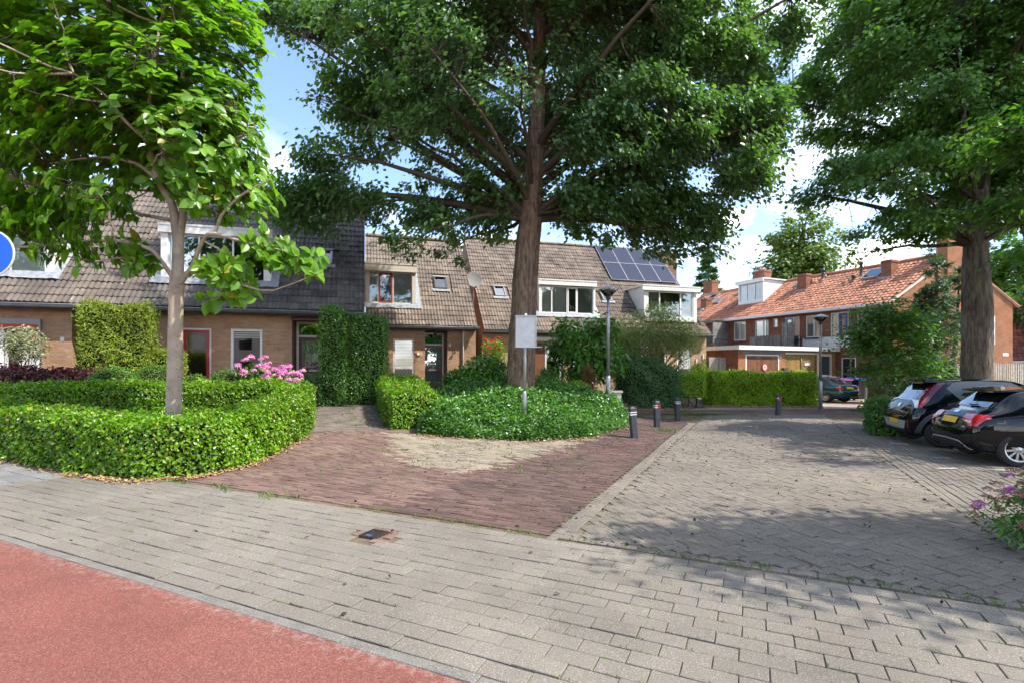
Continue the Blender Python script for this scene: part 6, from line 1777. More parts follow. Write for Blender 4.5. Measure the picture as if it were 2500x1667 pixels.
A = [blades(1500, joint_pt, 0.018, 0.020, 8), blades(90, lambda: ST(rng.uniform(-5, 6.5), 4.99 + rng.normal(0, 0.02)), 0.02, 0.04, 8),
     blades(130, lambda: np.array([rng.uniform(-3.6, 1.5), rng.uniform(8.6, 12.2)]), 0.035, 0.05, 9),
     blades(420, lambda: np.array([rng.normal(6.6, 0.9), 19.2 + rng.normal(0, 0.16)]), 0.05, 0.07, 7), blades(150, lambda: np.array([rng.uniform(3.5, 9), rng.uniform(17.2, 19.5)]), 0.04, 0.05, 7),
     blades(60, lambda: np.array([-4.2 + rng.normal(0, 0.5), rng.uniform(12.5, 15.5)]), 0.04, 0.05, 8), blades(12, lambda: ST(rng.uniform(-9.5, -5.5), 4.9 + rng.normal(0, 0.06)), 0.05, 0.07, 14),
     blades(30, lambda: np.array([4.35 + rng.normal(0, 0.2), 14.2 + rng.normal(0, 0.25)]), 0.05, 0.06, 10)]
P = np.concatenate([a[0] for a in A]); T = np.concatenate([a[1] for a in A]); sz = np.concatenate([a[2] for a in A])
tag(link('weeds', leaf_mesh('weeds', P, rng.normal(0, 1, P.shape), sz, LEAFN, 'grass', T=T, rand=0.1)), 'tufts of grass and weeds growing in the paving joints', 'weeds', kind='stuff')
hl = np.array([(-10.4, 9.55), (-9.1, 9.2), (-7.2, 8.35), (-5.9, 7.85), (-5.0, 8.15), (-4.62, 9.3), (-4.6, 11.6)])
n = 1500
k_ = rng.integers(0, len(hl) - 1, n); f_ = rng.random(n)[:, None]
p = hl[k_] * (1 - f_) + hl[k_ + 1] * f_ + rng.normal(0, 0.07, (n, 2))
p2 = bd[rng.integers(0, 5, 700)]; k2 = rng.integers(0, 5, 700); f2 = rng.random(700)[:, None]
p2 = bd[k2] * (1 - f2) + bd[k2 + 1] * f2 + np.stack([rng.normal(0, 0.08, 700), -0.05 + rng.normal(0, 0.07, 700)], 1)
p = np.vstack([p, p2])
P = np.stack([p[:, 0], p[:, 1], hgt(p[:, 0], p[:, 1]) + 0.012 + 0.02 * rng.random(len(p))], 1)
tag(link('fallen_leaves', leaf_mesh('fallen_leaves', P, np.tile([0, 0, 1.0], (len(P), 1)), 0.035 + 0.035 * rng.random(len(P)), LEAF2, 'dry_leaf', rand=0.35)), 'dry tan fallen leaves along the foot of the hedge and bed', 'fallen leaves', kind='stuff')
n = 620
p = np.array([ST(rng.uniform(-6, 2.2), 5 + 12 * rng.random()) for _ in range(n)] + [np.array([rng.normal(3.2, 1.6), rng.normal(12.2, 1.6)]) for _ in range(300)] + [ST(rng.uniform(-7, 6), rng.uniform(2.6, 5)) for _ in range(45)])
P = np.stack([p[:, 0], p[:, 1], hgt(p[:, 0], p[:, 1]) + 0.008], 1)
tag(link('seed_husks', leaf_mesh('seed_husks', P, np.tile([0, 0, 1.0], (len(P), 1)), 0.03 + 0.03 * rng.random(len(P)), LEAF2, 'seed_husk', rand=0.5)), 'small dark seed husks and twigs scattered over the paving', 'seed husks', kind='stuff')

# ------------------------------------------------------------------ street furniture
def bollard(x, y, lean, label, bands, rz=0.0, h=0.79):
    e = empty('bollard', (x, y, H(x, y) - 0.02), rz, label, 'bollard', 'black bollards at the street corner')
    e.rotation_euler = (lean[0], lean[1], rz)
    a = 0.078; c = 0.018
    prof = [(-a + c, -a), (a - c, -a), (a, -a + c), (a, a - c), (a - c, a), (-a + c, a), (-a, a - c), (-a, -a + c)]
    b = MB()
    b.prism(prof, 2, -0.2, h - 0.045)
    tp = [(p[0] * 0.55, p[1] * 0.55) for p in prof]
    b.add([(p[0], p[1], h - 0.045) for p in prof] + [(p[0], p[1], h) for p in tp], [(i, (i + 1) % 8, 8 + (i + 1) % 8, 8 + i) for i in range(8)] + [tuple(range(8, 16))])
    b.build('post', 'post_black', e)
    for z, col in zip((h - 0.15, h - 0.205), bands):
        q = a + 0.003
        if isinstance(col, tuple):
            for sx, cc in ((-1, col[0]), (1, col[1])):
                MB().box(min(0, sx * q), max(0, sx * q), -q, q, z, z + 0.026).build('reflective_band', cc, e)
        else:
            MB().box(-q, q, -q, q, z, z + 0.026).build('reflective_band', col, e)
    return e
bollard(2.99, 12.5, (0.0, -0.085), 'black bollard with white bands leaning at the ground cover corner', ('sign_white', 'sign_white'), R_(8))
bollard(4.22, 14.9, (0, -0.01), 'second bollard from the ground cover, upright with red and white bands', (('sign_white', 'band_red'), ('sign_white', 'band_red')), R_(4))
bollard(5.53, 17.1, (0, 0.0), 'third bollard from the ground cover, upright with white bands', ('sign_white', 'sign_white'), R_(2))
bollard(9.95, 19.15, (0, 0.02), 'black bollard with dark red bands alone before the square hedge', (('sign_white', 'band_red'), 'band_red'), R_(-4))
def lamp_post(x, y, label, h=4.0):
    e = empty('lamp_post', (x, y, H(x, y)), 0, label, 'lamp post', 'conical street lamps')
    MB().tube([(0, 0, -0.1), (0, 0, 1.18), (0, 0, 1.24)], [0.075, 0.075, 0.055], 18).build('base_sleeve', 'galv', e)
    MB().tube([(0, 0, 1.2), (0, 0, 2.9), (0, 0, h - 0.42)], [0.055, 0.05, 0.04], 16).build('pole', 'galv', e)
    MB().tube([(0, 0, h - 0.85), (0, 0, h - 0.80)], 0.052, 16).build('collar', 'galv', e)
    MB().lathe([(0.0, -0.44), (0.055, -0.43), (0.085, -0.37), (0.075, -0.33), (0.0, -0.33)], (0, 0, h), 20).build('lamp_holder', 'dark_grey', e)
    MB().lathe([(0.075, -0.35), (0.30, -0.135), (0.295, -0.13), (0.07, -0.34)], (0, 0, h), 28).build('lamp_glass', 'glass_lamp', e)
    MB().tube([(0, 0, h - 0.33), (0, 0, h - 0.12)], 0.035, 12).build('bulb', 'blind_white', e)
    MB().lathe([(0.305, -0.145), (0.315, -0.13), (0.30, -0.115), (0.16, -0.045), (0.03, -0.005), (0.0, 0.0)], (0, 0, h), 28).build('lamp_cap', 'sign_grey', e)
    MB().lathe([(0.0, -0.128), (0.29, -0.135)], (0, 0, h), 28).build('reflector', 'white_paint', e)
    return e
lamp_post(2.96, 15.75, 'near conical street lamp beside the electrical box')
lamp_post(12.95, 21.5, 'far conical street lamp at the square hedge corner')
bxe = empty('electrical_box', (3.25, 16.35, H(3.25, 16.35)), R_(6), 'pale grey electrical box at the foot of the near lamp', 'electrical box')
MB().box(-0.25, 0.25, 0.0, 0.28, -0.1, 0.72).build('cabinet', 'box_beige', bxe)
MB().box(-0.29, 0.29, -0.04, 0.32, 0.72, 0.78).build('lid', 'box_beige', bxe)
MB().box(0.05, 0.17, -0.006, -0.001, 0.42, 0.52).build('label', 'yellow_label', bxe)
MB().box(-0.24, 0.24, -0.004, -0.001, 0.02, 0.68).build('door', 'box_beige', bxe)
# traffic sign seen from behind
sx, sy = 0.02, 12.75
se = empty('traffic_sign', (0.31, sy, H(0.31, sy)), 0, 'back of a grey traffic sign on a pale pole in the ground cover', 'sign')
MB().tube([(0, 0, -0.1), (0, 0, 0.95), (0.0, 0, 1.0)], [0.052, 0.052, 0.036], 14).build('pole_sleeve', 'galv', se)
MB().tube([(0, 0, 0.97), (0.03, 0, 2.92)], 0.034, 14).build('pole', 'sign_grey', se)
pn = MB().box(-0.24, 0.27, -0.075, -0.060, 2.08, 2.86)
pno = pn.build('panel', 'sign_grey', se, rot=(0, 0.01, 0))
MB().frame(-0.245, 0.275, 2.075, 2.865, 0.018, -0.085, -0.045).build('panel_rim', 'alu', se, rot=(0, 0.01, 0))
for z in (2.09, 2.85):
    MB().box(-0.24, 0.44 if z < 2.3 else 0.27, -0.06, -0.036, z - 0.012, z + 0.012).build('clamp', 'galv', se)
# blue round cycle path sign at the very left
be = empty('round_blue_sign', (-6.72, 6.58, 0), R_(8), 'blue round sign with white rim cut by the left picture edge', 'sign')
MB().tube([(0, 0.05, -0.1), (0, 0.05, 3.6)], 0.038, 12).build('pole', 'galv', be)
MB().lathe([(0.0, 0.0), (0.31, 0.0), (0.31, 0.015), (0.0, 0.015)], (0, -0.03, 3.22), 48, smooth=False, ax=1).build('rim', 'sign_white', be)
MB().lathe([(0.0, -0.004), (0.292, -0.004), (0.292, -0.001), (0.0, -0.001)], (0, -0.03, 3.22), 48, smooth=False, ax=1).build('face', 'sign_blue', be)
MB().lathe([(0.0, 0.0), (0.309, 0.0)], (0, -0.012, 3.22), 48, smooth=False, ax=1).build('back_plate', 'sign_grey', be)
# iron cover in the pavement
cv = empty('water_cover', (-1.46, 5.40, 0.004), AE1, 'small black iron water cover in the pale pavement', 'cover')
MB().frame(-0.10, 0.10, -0.115, 0.115, 0.014, -0.010, 0.02).build('rim', 'iron', cv, rot=(R_(-90), 0, 0))
for i in range(5):
    for j in range(6):
        MB().box(-0.08 + i * 0.033, -0.08 + i * 0.033 + 0.02, -0.095 + j * 0.033, -0.095 + j * 0.033 + 0.02, -0.005, 0.006).build('stud', 'iron', cv)
MB().box(-0.086, 0.086, -0.10, 0.10, -0.02, 0.002).build('lid', 'iron', cv)
MB().box(-0.04, 0.03, -0.085, -0.045, 0.0, 0.0075).build('blue_tag', 'blue_plate', cv)
fill = [tuple(np.array([-1.46, 5.40]) + E1 * a_ + E2 * b_) + (AE1 + c_,) for a_, b_, c_ in ((-0.14, 0.17, 0.05), (0.07, 0.18, -0.05), (0.20, 0.06, R_(90)), (-0.17, 0.0, R_(85)), (0.19, -0.14, 0.1))]
pave('cover_surround', 'odd red bricks fitted round the iron water cover', 'paving', fill, 0.19, 0.085, 'clinker_dusty', 'clinker', jit=0.002)
dc = empty('drain_cover', (8.95, 11.85, 0.006), AE1, 'pale rectangular drain cover at the edge of the parking bay', 'drain')
MB().box(-0.21, 0.21, -0.14, 0.14, -0.03, 0.004).build('frame', 'slab_grey', dc)
for i in range(6):
    MB().box(-0.17, 0.17, -0.11 + i * 0.038, -0.11 + i * 0.038 + 0.022, 0.004, 0.009).build('bar', 'white_line', dc)
for i, (x, y, l, a, lb) in enumerate(((9.15, 12.25, 0.34, 0.1, 'short white marking just above the drain cover'), (8.35, 9.95, 0.32, 0.05, 'white marking dash before the tail of the nearer black car'), (7.55, 8.9, 0.34, 0.0, 'worn white marking dash nearest the herringbone street'), (8.45, 8.75, 0.40, -0.03, 'bright white marking dash nearest the spiraea'))):
    o = MB().box(-l / 2, l / 2, -0.05, 0.05, 0, 0.003).build('bay_marking', 'white_line', None, (x, y, 0.012), (0, 0, a))
    tag(o, lb, 'road marking', 'white dashes of the parking bay')
# low brick kerb along the square hedge
kb = [((8.55, 23.0), (13.6, 22.35)), ((3.9, 20.5), (7.6, 21.6))]
for q, ((x0, y0), (x1, y1)) in enumerate(kb):
    L = math.hypot(x1 - x0, y1 - y0); a = math.atan2(y1 - y0, x1 - x0)
    e = empty('brick_kerb', (x0, y0, 0), a, ('low brick kerb in front of the square hedge', 'low brick kerb in front of the dark conifer hedge')[q], 'kerb', 'low brick kerbs')
    n = int(L / 0.42)
    me = MB().box(0, 0.40, 0, 0.12, -0.05, 0.09).mesh('kerb_brick', 'kerb_brick')
    for i in range(n):
        link('kerb_brick', me, e, (i * L / n, random.gauss(0, 0.008), H(x0 + (x1 - x0) * i / n, y0) + random.gauss(0, 0.006)), (0, 0, random.gauss(0, 0.012)))
# wooden plank beam and chairs in the gardens
o = MB().box(0, 1.45, 0, 0.09, 0.0, 0.19).build('wooden_beam', 'mossy_wood', None, (-4.25, 19.9, H(-4.2, 19.9) + 0.42), (0, 0, R_(3)))
tag(o, 'mossy green wooden beam on posts before the middle house', 'beam')
for x in (0.1, 1.25):
    MB().box(x, x + 0.08, 0.005, 0.085, -0.6, 0.0).build('post', 'mossy_wood', o)
def chair(x, y, rz, label):
    e = empty('garden_chair', (x, y, H(x, y)), rz, label, 'chair', 'grey garden chairs')
    MB().add([(-0.24, 0.22, 0.42), (0.24, 0.22, 0.42), (0.24, 0.46, 1.08), (-0.24, 0.46, 1.08), (-0.24, 0.24, 0.42), (0.24, 0.24, 0.42), (0.24, 0.48, 1.08), (-0.24, 0.48, 1.08)], [(0, 1, 2, 3), (7, 6, 5, 4), (3, 2, 6, 7), (0, 3, 7, 4), (1, 5, 6, 2)]).build('backrest', 'textile_grey', e)
    MB().box(-0.24, 0.24, -0.25, 0.22, 0.41, 0.43).build('seat', 'textile_grey', e)
    for sx in (-1, 1):
        MB().tube([(sx * 0.26, -0.26, 0), (sx * 0.26, -0.2, 0.45), (sx * 0.26, 0.25, 0.42), (sx * 0.26, 0.48, 1.1)], 0.014, 8).build('side_frame', 'dark_grey', e)
        MB().tube([(sx * 0.26, 0.38, 0), (sx * 0.26, 0.1, 0.45), (sx * 0.26, -0.15, 0.64)], 0.014, 8).build('leg', 'dark_grey', e)
        MB().box(sx * 0.26 - 0.025, sx * 0.26 + 0.025, -0.25, 0.28, 0.64, 0.665).build('armrest', 'dark_grey', e)
chair(1.42, 20.4, R_(175), 'grey garden chair nearest the big trunk')
chair(2.62, 20.9, R_(165), 'grey garden chair beside the broadleaf shrub')
# bins
for k, (x, y, lm2, lb) in enumerate(((17.75, 27.6, 'bin_purple', 'black wheeled bin with purple lid behind the teal car'), (18.75, 27.9, 'bin_blue', 'black wheeled bin with blue lid next to the purple lidded bin'))):
    e = empty('wheeled_bin', (x, y, 0), R_(20), lb, 'bin', 'wheeled bins')
    MB().add([(-0.25, -0.3, 0.08), (0.25, -0.3, 0.08), (0.25, 0.3, 0.08), (-0.25, 0.3, 0.08), (-0.33, -0.38, 1.1), (0.33, -0.38, 1.1), (0.33, 0.38, 1.1), (-0.33, 0.38, 1.1)], [(3, 2, 1, 0), (0, 1, 5, 4), (1, 2, 6, 5), (2, 3, 7, 6), (3, 0, 4, 7), (4, 5, 6, 7)]).build('body', 'bin_black', e)
    MB().prism([(-0.42, 1.1), (-0.40, 1.16), (0.3, 1.24), (0.42, 1.2), (0.42, 1.1)], 0, -0.37, 0.37).build('lid', lm2, e)
    for sx in (-1, 1):
        MB().lathe([(0.0, -0.03), (0.1, -0.03), (0.1, 0.03), (0.0, 0.03)], (sx * 0.28, 0.32, 0.1), 14, ax=0).build('wheel', 'plastic_black', e)
o = MB().tube([(0, 0, -0.1), (0, 0, 0.78), (0, 0, 0.82)], [0.055, 0.052, 0.03], 10).build('wooden_post', 'pale_wood', None, (17.2, 24.9, 0), (0.02, 0.02, 0))
tag(o, 'short pale wooden post beside the teal car', 'post')
for k, (x, y) in enumerate(((18.0, 24.9), (17.6, 22.0))):
    o = MB().tube([(0, 0, -0.1), (0, 0, 0.4)], [0.17, 0.15], 12).build('tree_stump', 'bark_brown', None, (x, y, 0))
    tag(o, ('sawn stump nearest the short wooden post', 'sawn stump under the young maple')[k], 'stump', 'stumps in the verge')
# picket fence by the gable
pf = empty('picket_fence', (22.4, 26.2, 0), R_(12), 'pale weathered picket fence at the foot of the brick gable', 'fence')
for i in range(36):
    MB().prism([(0, 0), (0.10, 0), (0.10, 1.9), (0.05, 1.98), (0, 1.9)], 1, 0, 0.02).build('picket', 'pale_wood', pf, (i * 0.15, random.gauss(0, 0.006), random.gauss(0.05, 0.012)))
for z in (0.5, 1.6):
    MB().box(0, 5.4, 0.021, 0.06, z, z + 0.08).build('rail', 'pale_wood', pf)

# ------------------------------------------------------------------ cars
def sect(x, zb, zm, zbl, zt, wl, wm, wb, wt):
    return [(0, zb), (wl * 0.8, zb), (wl * 0.97, zb + 0.05), (wm, zm), (wb, zbl), (wt + (wb - wt) * 0.18, zt - 0.10 * min(1, (zt - zbl) / 0.3)), (wt * 0.88, zt - 0.022), (wt * 0.45, zt - 0.004), (0, zt)]
def car_body(stations, k=5, m=4):
    G = []
    S = np.array([[s[0], *s[1:]] for s in stations], float)
    X = catmull(S, k)
    for s in X:
        pr = np.array(sect(*s))
        pr = catmull(pr, m)
        pr[:, 0] = np.maximum(pr[:, 0], 0); pr[0, 0] = 0; pr[-1, 0] = 0
        full = np.vstack([pr, (pr * np.array([-1, 1]))[-2:0:-1]])
        G.append(np.column_stack([np.full(len(full), s[0]), full]))
    G = np.array(G); nI, nJ = G.shape[:2]
    V = G.reshape(-1, 3)
    F = [(i * nJ + j, i * nJ + (j + 1) % nJ, (i + 1) * nJ + (j + 1) % nJ, (i + 1) * nJ + j) for i in range(nI - 1) for j in range(nJ)]
    F += [tuple(range(nJ))[::-1], tuple(range((nI - 1) * nJ, nI * nJ))]
    bm = bmesh.new()
    vs = [bm.verts.new(v) for v in V]
    for f in F:
        bm.faces.new([vs[i] for i in f])
    bmesh.ops.recalc_face_normals(bm, faces=bm.faces[:])
    return bm
def car(name, label, group, loc, rz, stations, paint, wheels, wr, rim_m, spokes, W):
    e = empty(name, (loc[0], loc[1], loc[2] if len(loc) > 2 else 0.0), rz, label, 'car', group)
    bm = car_body(stations)
    bvh = BVHTree.FromBMesh(bm)
    me = bpy.data.meshes.new('body'); bm.to_mesh(me); bm.free()
    me.materials.append(M[paint]); me.materials.append(M['plastic_black'])
    body = link('body', me, e)
    # wheel wells cut out of the body
    cut = MB()
    for wx in wheels:
        for sy in (-1, 1):
            cut.lathe([(0.0, 0.0), (wr + 0.055, 0.0), (wr + 0.055, 0.34), (0.0, 0.34)], (wx, sy * (W / 2 + 0.04) - (0.34 if sy > 0 else 0), wr), 36, smooth=False, ax=1)
    cm = cut.mesh('cutter', 'plastic_black'); co = bpy.data.objects.new('cutter', cm); COL.objects.link(co); co.parent = e
    bo = body.modifiers.new('b', 'BOOLEAN'); bo.object = co; bo.operation = 'DIFFERENCE'; bo.solver = 'EXACT'
    bpy.context.view_layer.update()
    dg = bpy.context.evaluated_depsgraph_get()
    nm = bpy.data.meshes.new_from_object(body.evaluated_get(dg))
    body.modifiers.clear()
    body.data = nm
    bpy.data.objects.remove(co)
    # faces inside the wells become dark plastic, the skin stays painted
    for p in nm.polygons:
        hit = bvh.find_nearest(p.center)
        inside = hit[3] is not None and hit[3] > 0.012
        p.material_index = 1 if inside or p.material_index == 1 else 0
        p.use_smooth = not inside
    for sname in ('body',):
        pass
    def patch(nm_, mt, axis, A, B, off=0.004, nu=24, nv=8, side=1, parent=None, thick=0.0):
        A = np.array(A, float); B = np.array(B, float)
        def res(P):
            d = np.concatenate([[0], np.cumsum(np.hypot(*np.diff(P, axis=0).T))]); t = np.linspace(0, d[-1], nu + 1)
            return np.stack([np.interp(t, d, P[:, 0]), np.interp(t, d, P[:, 1])], 1)
        A, B = res(A), res(B)
        vs = []
        for j in range(nv + 1):
            f = j / nv
            for i in range(nu + 1):
                q = A[i] * (1 - f) + B[i] * f
                if axis == 'side': o_, d_ = Vector((q[0], side * 3, q[1])), Vector((0, -side, 0))
                elif axis == 'rear': o_, d_ = Vector((-3, q[0], q[1])), Vector((1, 0, 0))
                else: o_, d_ = Vector((q[0], q[1], 3)), Vector((0, 0, -1))
                h = bvh.ray_cast(o_, d_)
                if h[0] is None:
                    h = bvh.find_nearest(Vector((q[0], side * W / 2, q[1])) if axis == 'side' else Vector((0.0, q[0], q[1])))
                n_ = h[1]
                if n_.dot(d_) > 0: n_ = -n_
                vs.append(h[0] + n_ * off)
        b = MB()
        b.add(vs, [(j * (nu + 1) + i, j * (nu + 1) + i + 1, (j + 1) * (nu + 1) + i + 1, (j + 1) * (nu + 1) + i) for j in range(nv) for i in range(nu)], True)
        return b.build(nm_, mt, parent or e)
    # wheels
    for wx in wheels:
        for sy in (-1, 1):
            ty = MB()
            rr = wr * 0.70
            ty.lathe([(rr, -0.10), (wr * 0.90, -0.105), (wr * 0.985, -0.085), (wr, -0.05), (wr, 0.05), (wr * 0.985, 0.085), (wr * 0.90, 0.105), (rr, 0.10), (rr, -0.10)], (0, 0, 0), 36, ax=1)
            t = ty.build('wheel', 'tyre', e, (wx, sy * (W / 2 - 0.105), wr))
            rm = MB()
            yo = sy * 0.085
            rm.lathe([(rr + 0.004, yo), (rr - 0.02, yo + sy * 0.004), (rr - 0.03, yo - sy * 0.02), (rr - 0.03, -yo)], (0, 0, 0), 36, ax=1)
            rm.lathe([(0.0, yo - sy * 0.005), (0.04, yo - sy * 0.006), (0.055, yo - sy * 0.02), (0.055, yo - sy * 0.05)], (0, 0, 0), 18, ax=1)
            for s in range(spokes):
                a = 2 * math.pi * s / spokes + 0.15
                for da in ((-0.10, 0.10) if spokes < 7 else (0.0,)):
                    ca, sa = math.cos(a + da), math.sin(a + da)
                    w1, w2 = 0.016, 0.020
                    px, pz = -sa, ca
                    y1, y2 = yo - sy * 0.018, yo - sy * 0.045
                    vs = []
                    for r_, w_s in ((0.04, w1), (rr - 0.02, w2)):
                        for yy in (y1, y2):
                            for sg in (-1, 1):
                                vs.append((ca * r_ + px * w_s * sg, yy, sa * r_ + pz * w_s * sg))
                    rm.add(vs, [(0, 1, 5, 4), (2, 6, 7, 3), (0, 4, 6, 2), (1, 3, 7, 5), (4, 5, 7, 6)])
            rm.build('rim', rim_m, t)
            MB().lathe([(0.0, yo - sy * 0.06), (rr - 0.03, yo - sy * 0.06)], (0, 0, 0), 24, ax=1).build('brake_disc', 'plastic_black', t)
    return e, patch, bvh
stA = [(0.00, .40, .52, .60, .66, .50, .58, .58, .50), (0.05, .31, .54, .70, .78, .68, .77, .75, .64), (0.13, .28, .57, .82, .92, .75, .83, .79, .65), (0.24, .26, .60, .92, 1.06, .78, .855, .80, .64), (0.36, .25, .60, .95, 1.20, .80, .87, .80, .61), (0.50, .25, .60, .97, 1.36, .81, .87, .80, .59),
       (0.64, .25, .60, .98, 1.455, .81, .87, .81, .60), (0.95, .24, .60, .98, 1.50, .82, .87, .81, .61), (1.4, .24, .60, .97, 1.52, .82, .87, .81, .62), (1.85, .24, .60, .96, 1.50, .82, .87, .81, .62), (2.15, .24, .60, .95, 1.43, .82, .87, .81, .61), (2.5, .24, .60, .93, 1.22, .82, .87, .81, .61), (2.85, .24, .60, .88, 1.0, .82, .87, .80, .64), (3.2, .25, .60, .84, .94, .80, .85, .77, .62), (3.5, .27, .58, .76, .84, .72, .78, .70, .55), (3.65, .32, .52, .64, .72, .58, .64, .58, .45), (3.70, .40, .50, .58, .62, .45, .5, .46, .36)]
ea, pa, _ = car('parked_car', 'black crossover car with grey upper door panel and black rims', 'parked cars', (9.13, 12.22), R_(-18), stA, 'car_black', (0.62, 3.05), 0.33, 'rim_black', 5, 1.74)
pa('rear_window', 'car_glass', 'rear', [(-0.52, 1.02), (0, 1.01), (0.52, 1.02)], [(-0.45, 1.40), (0, 1.41), (0.45, 1.40)])
for s in (-1, 1):
    pa('tail_light', 'light_dark', 'side', [(0.14, 0.90), (0.26, 1.06), (0.40, 1.25), (0.56, 1.41)], [(0.30, 0.93), (0.42, 1.06), (0.58, 1.25), (0.74, 1.42)], side=s, off=0.006)
    pa('tail_light_lens', 'light_red', 'side', [(0.19, 0.88), (0.25, 0.98), (0.33, 1.08)], [(0.235, 0.87), (0.30, 0.97), (0.38, 1.07)], side=s, off=0.010)
    pa('reversing_light', 'light_clear', 'side', [(0.13, 0.86), (0.17, 0.95), (0.22, 1.03)], [(0.165, 0.86), (0.205, 0.95), (0.25, 1.03)], side=s, off=0.012)
    pa('upper_panel', 'car_grey', 'side', [(0.74, 1.30), (0.98, 1.02), (1.28, 0.74), (1.8, 0.66), (2.55, 0.66)], [(0.86, 1.415), (1.0, 1.45), (1.4, 1.47), (1.9, 1.44), (2.55, 1.08)], side=s, off=0.004)
    pa('side_window', 'car_glass', 'side', [(0.98, 1.16), (1.15, 1.10), (1.75, 1.06)], [(1.02, 1.20), (1.25, 1.36), (1.75, 1.385)], side=s, off=0.008)
    pa('front_side_window', 'car_glass', 'side', [(1.82, 1.06), (2.2, 1.04), (2.5, 1.03)], [(1.82, 1.385), (2.1, 1.33), (2.5, 1.08)], side=s, off=0.008)
    for wx in (0.62, 3.05):
        an = np.linspace(-0.28, math.pi + 0.28, 20)
        pa('wheel_arch', 'plastic_grey', 'side', [(wx - math.cos(t) * 0.385, max(0.20, 0.33 + math.sin(t) * 0.385)) for t in an], [(wx - math.cos(t) * 0.49, max(0.20, 0.33 + math.sin(t) * 0.47)) for t in an], side=s, off=0.012, nu=40, nv=4)
    pa('sill_trim', 'plastic_grey', 'side', [(1.12, 0.27), (2.55, 0.27)], [(1.12, 0.40), (2.55, 0.40)], side=s, off=0.008)
    pa('bumper_reflector', 'light_red', 'rear', [(s * 0.66, 0.40), (s * 0.66, 0.58)], [(s * 0.685, 0.40), (s * 0.685, 0.58)], off=0.008, nu=6, nv=2)
    MB().box(1.02, 1.22, s * 0.865 - 0.02, s * 0.865 + 0.02, 0.955, 0.985).build('door_handle', 'car_grey', ea)
pa('bumper_insert', 'sign_grey', 'rear', [(-0.52, 0.37), (0, 0.36), (0.52, 0.37)], [(-0.62, 0.56), (0, 0.57), (0.62, 0.56)], off=0.010)
pa('diffuser', 'plastic_black', 'rear', [(-0.62, 0.29), (0, 0.29), (0.62, 0.29)], [(-0.55, 0.36), (0, 0.355), (0.55, 0.36)], off=0.010)
pa('number_plate', 'plate_yellow', 'rear', [(-0.26, 0.47), (0.26, 0.47)], [(-0.26, 0.575), (0.26, 0.575)], off=0.018)
pa('plate_band', 'blue_plate', 'rear', [(0.26, 0.47), (0.31, 0.47)], [(0.26, 0.575), (0.31, 0.575)], off=0.018, nu=4)
pa('badge', 'chrome', 'rear', [(-0.06, 0.86), (0.06, 0.86)], [(-0.05, 0.93), (0.05, 0.93)], off=0.012, nu=6, nv=4)
pa('tailgate_trim', 'plastic_black', 'rear', [(-0.50, 0.70), (0, 0.69), (0.50, 0.70)], [(-0.50, 0.735), (0, 0.73), (0.50, 0.735)], off=0.012)
sp_ = MB(); sp_.add([(0.36, -0.56, 1.44), (0.36, 0.56, 1.44), (0.80, 0.60, 1.485), (0.80, -0.60, 1.485), (0.35, -0.55, 1.40), (0.35, 0.55, 1.40), (0.74, 0.60, 1.43), (0.74, -0.60, 1.43)], [(0, 3, 2, 1), (4, 5, 6, 7), (0, 1, 5, 4), (1, 2, 6, 5), (0, 4, 7, 3)]).build('spoiler', 'car_black', ea)
MB().prism([(0.62, 1.49), (0.85, 1.505), (0.80, 1.56), (0.68, 1.55)], 1, -0.05, 0.05).build('aerial', 'plastic_black', ea)
stB = [(0.00, .36, .46, .56, .62, .52, .60, .60, .50), (0.05, .28, .48, .64, .72, .70, .78, .77, .66), (0.12, .25, .52, .74, .86, .77, .84, .82, .68), (0.22, .23, .54, .82, .95, .80, .86, .83, .68), (0.36, .22, .55, .88, 1.02, .81, .87, .83, .66), (0.52, .22, .55, .91, 1.15, .82, .87, .82, .63), (0.70, .21, .55, .92, 1.29, .82, .87, .82, .60), (0.88, .21, .55, .93, 1.365, .82, .87, .82, .59),
       (1.25, .20, .55, .93, 1.405, .82, .87, .82, .60), (1.7, .20, .55, .92, 1.42, .82, .87, .82, .60), (2.1, .20, .55, .91, 1.39, .82, .87, .82, .60), (2.5, .20, .55, .90, 1.25, .82, .87, .82, .60), (2.85, .20, .55, .87, 1.02, .82, .87, .81, .63), (3.3, .21, .55, .82, .92, .82, .86, .79, .64), (3.7, .23, .54, .74, .82, .76, .80, .72, .58), (3.9, .28, .5, .64, .70, .60, .66, .60, .5), (3.95, .36, .46, .55, .6, .48, .52, .48, .4)]
ebb, pb_, _ = car('parked_car', 'black hatchback with silver multi-spoke wheels and bright red tail light', 'parked cars', (8.52, 10.05), R_(-18), stB, 'car_black', (0.72, 3.19), 0.31, 'rim_silver', 10, 1.74)
pb_('rear_window', 'car_glass', 'rear', [(-0.56, 1.03), (0, 1.03), (0.56, 1.03)], [(-0.47, 1.315), (0, 1.325), (0.47, 1.315)])
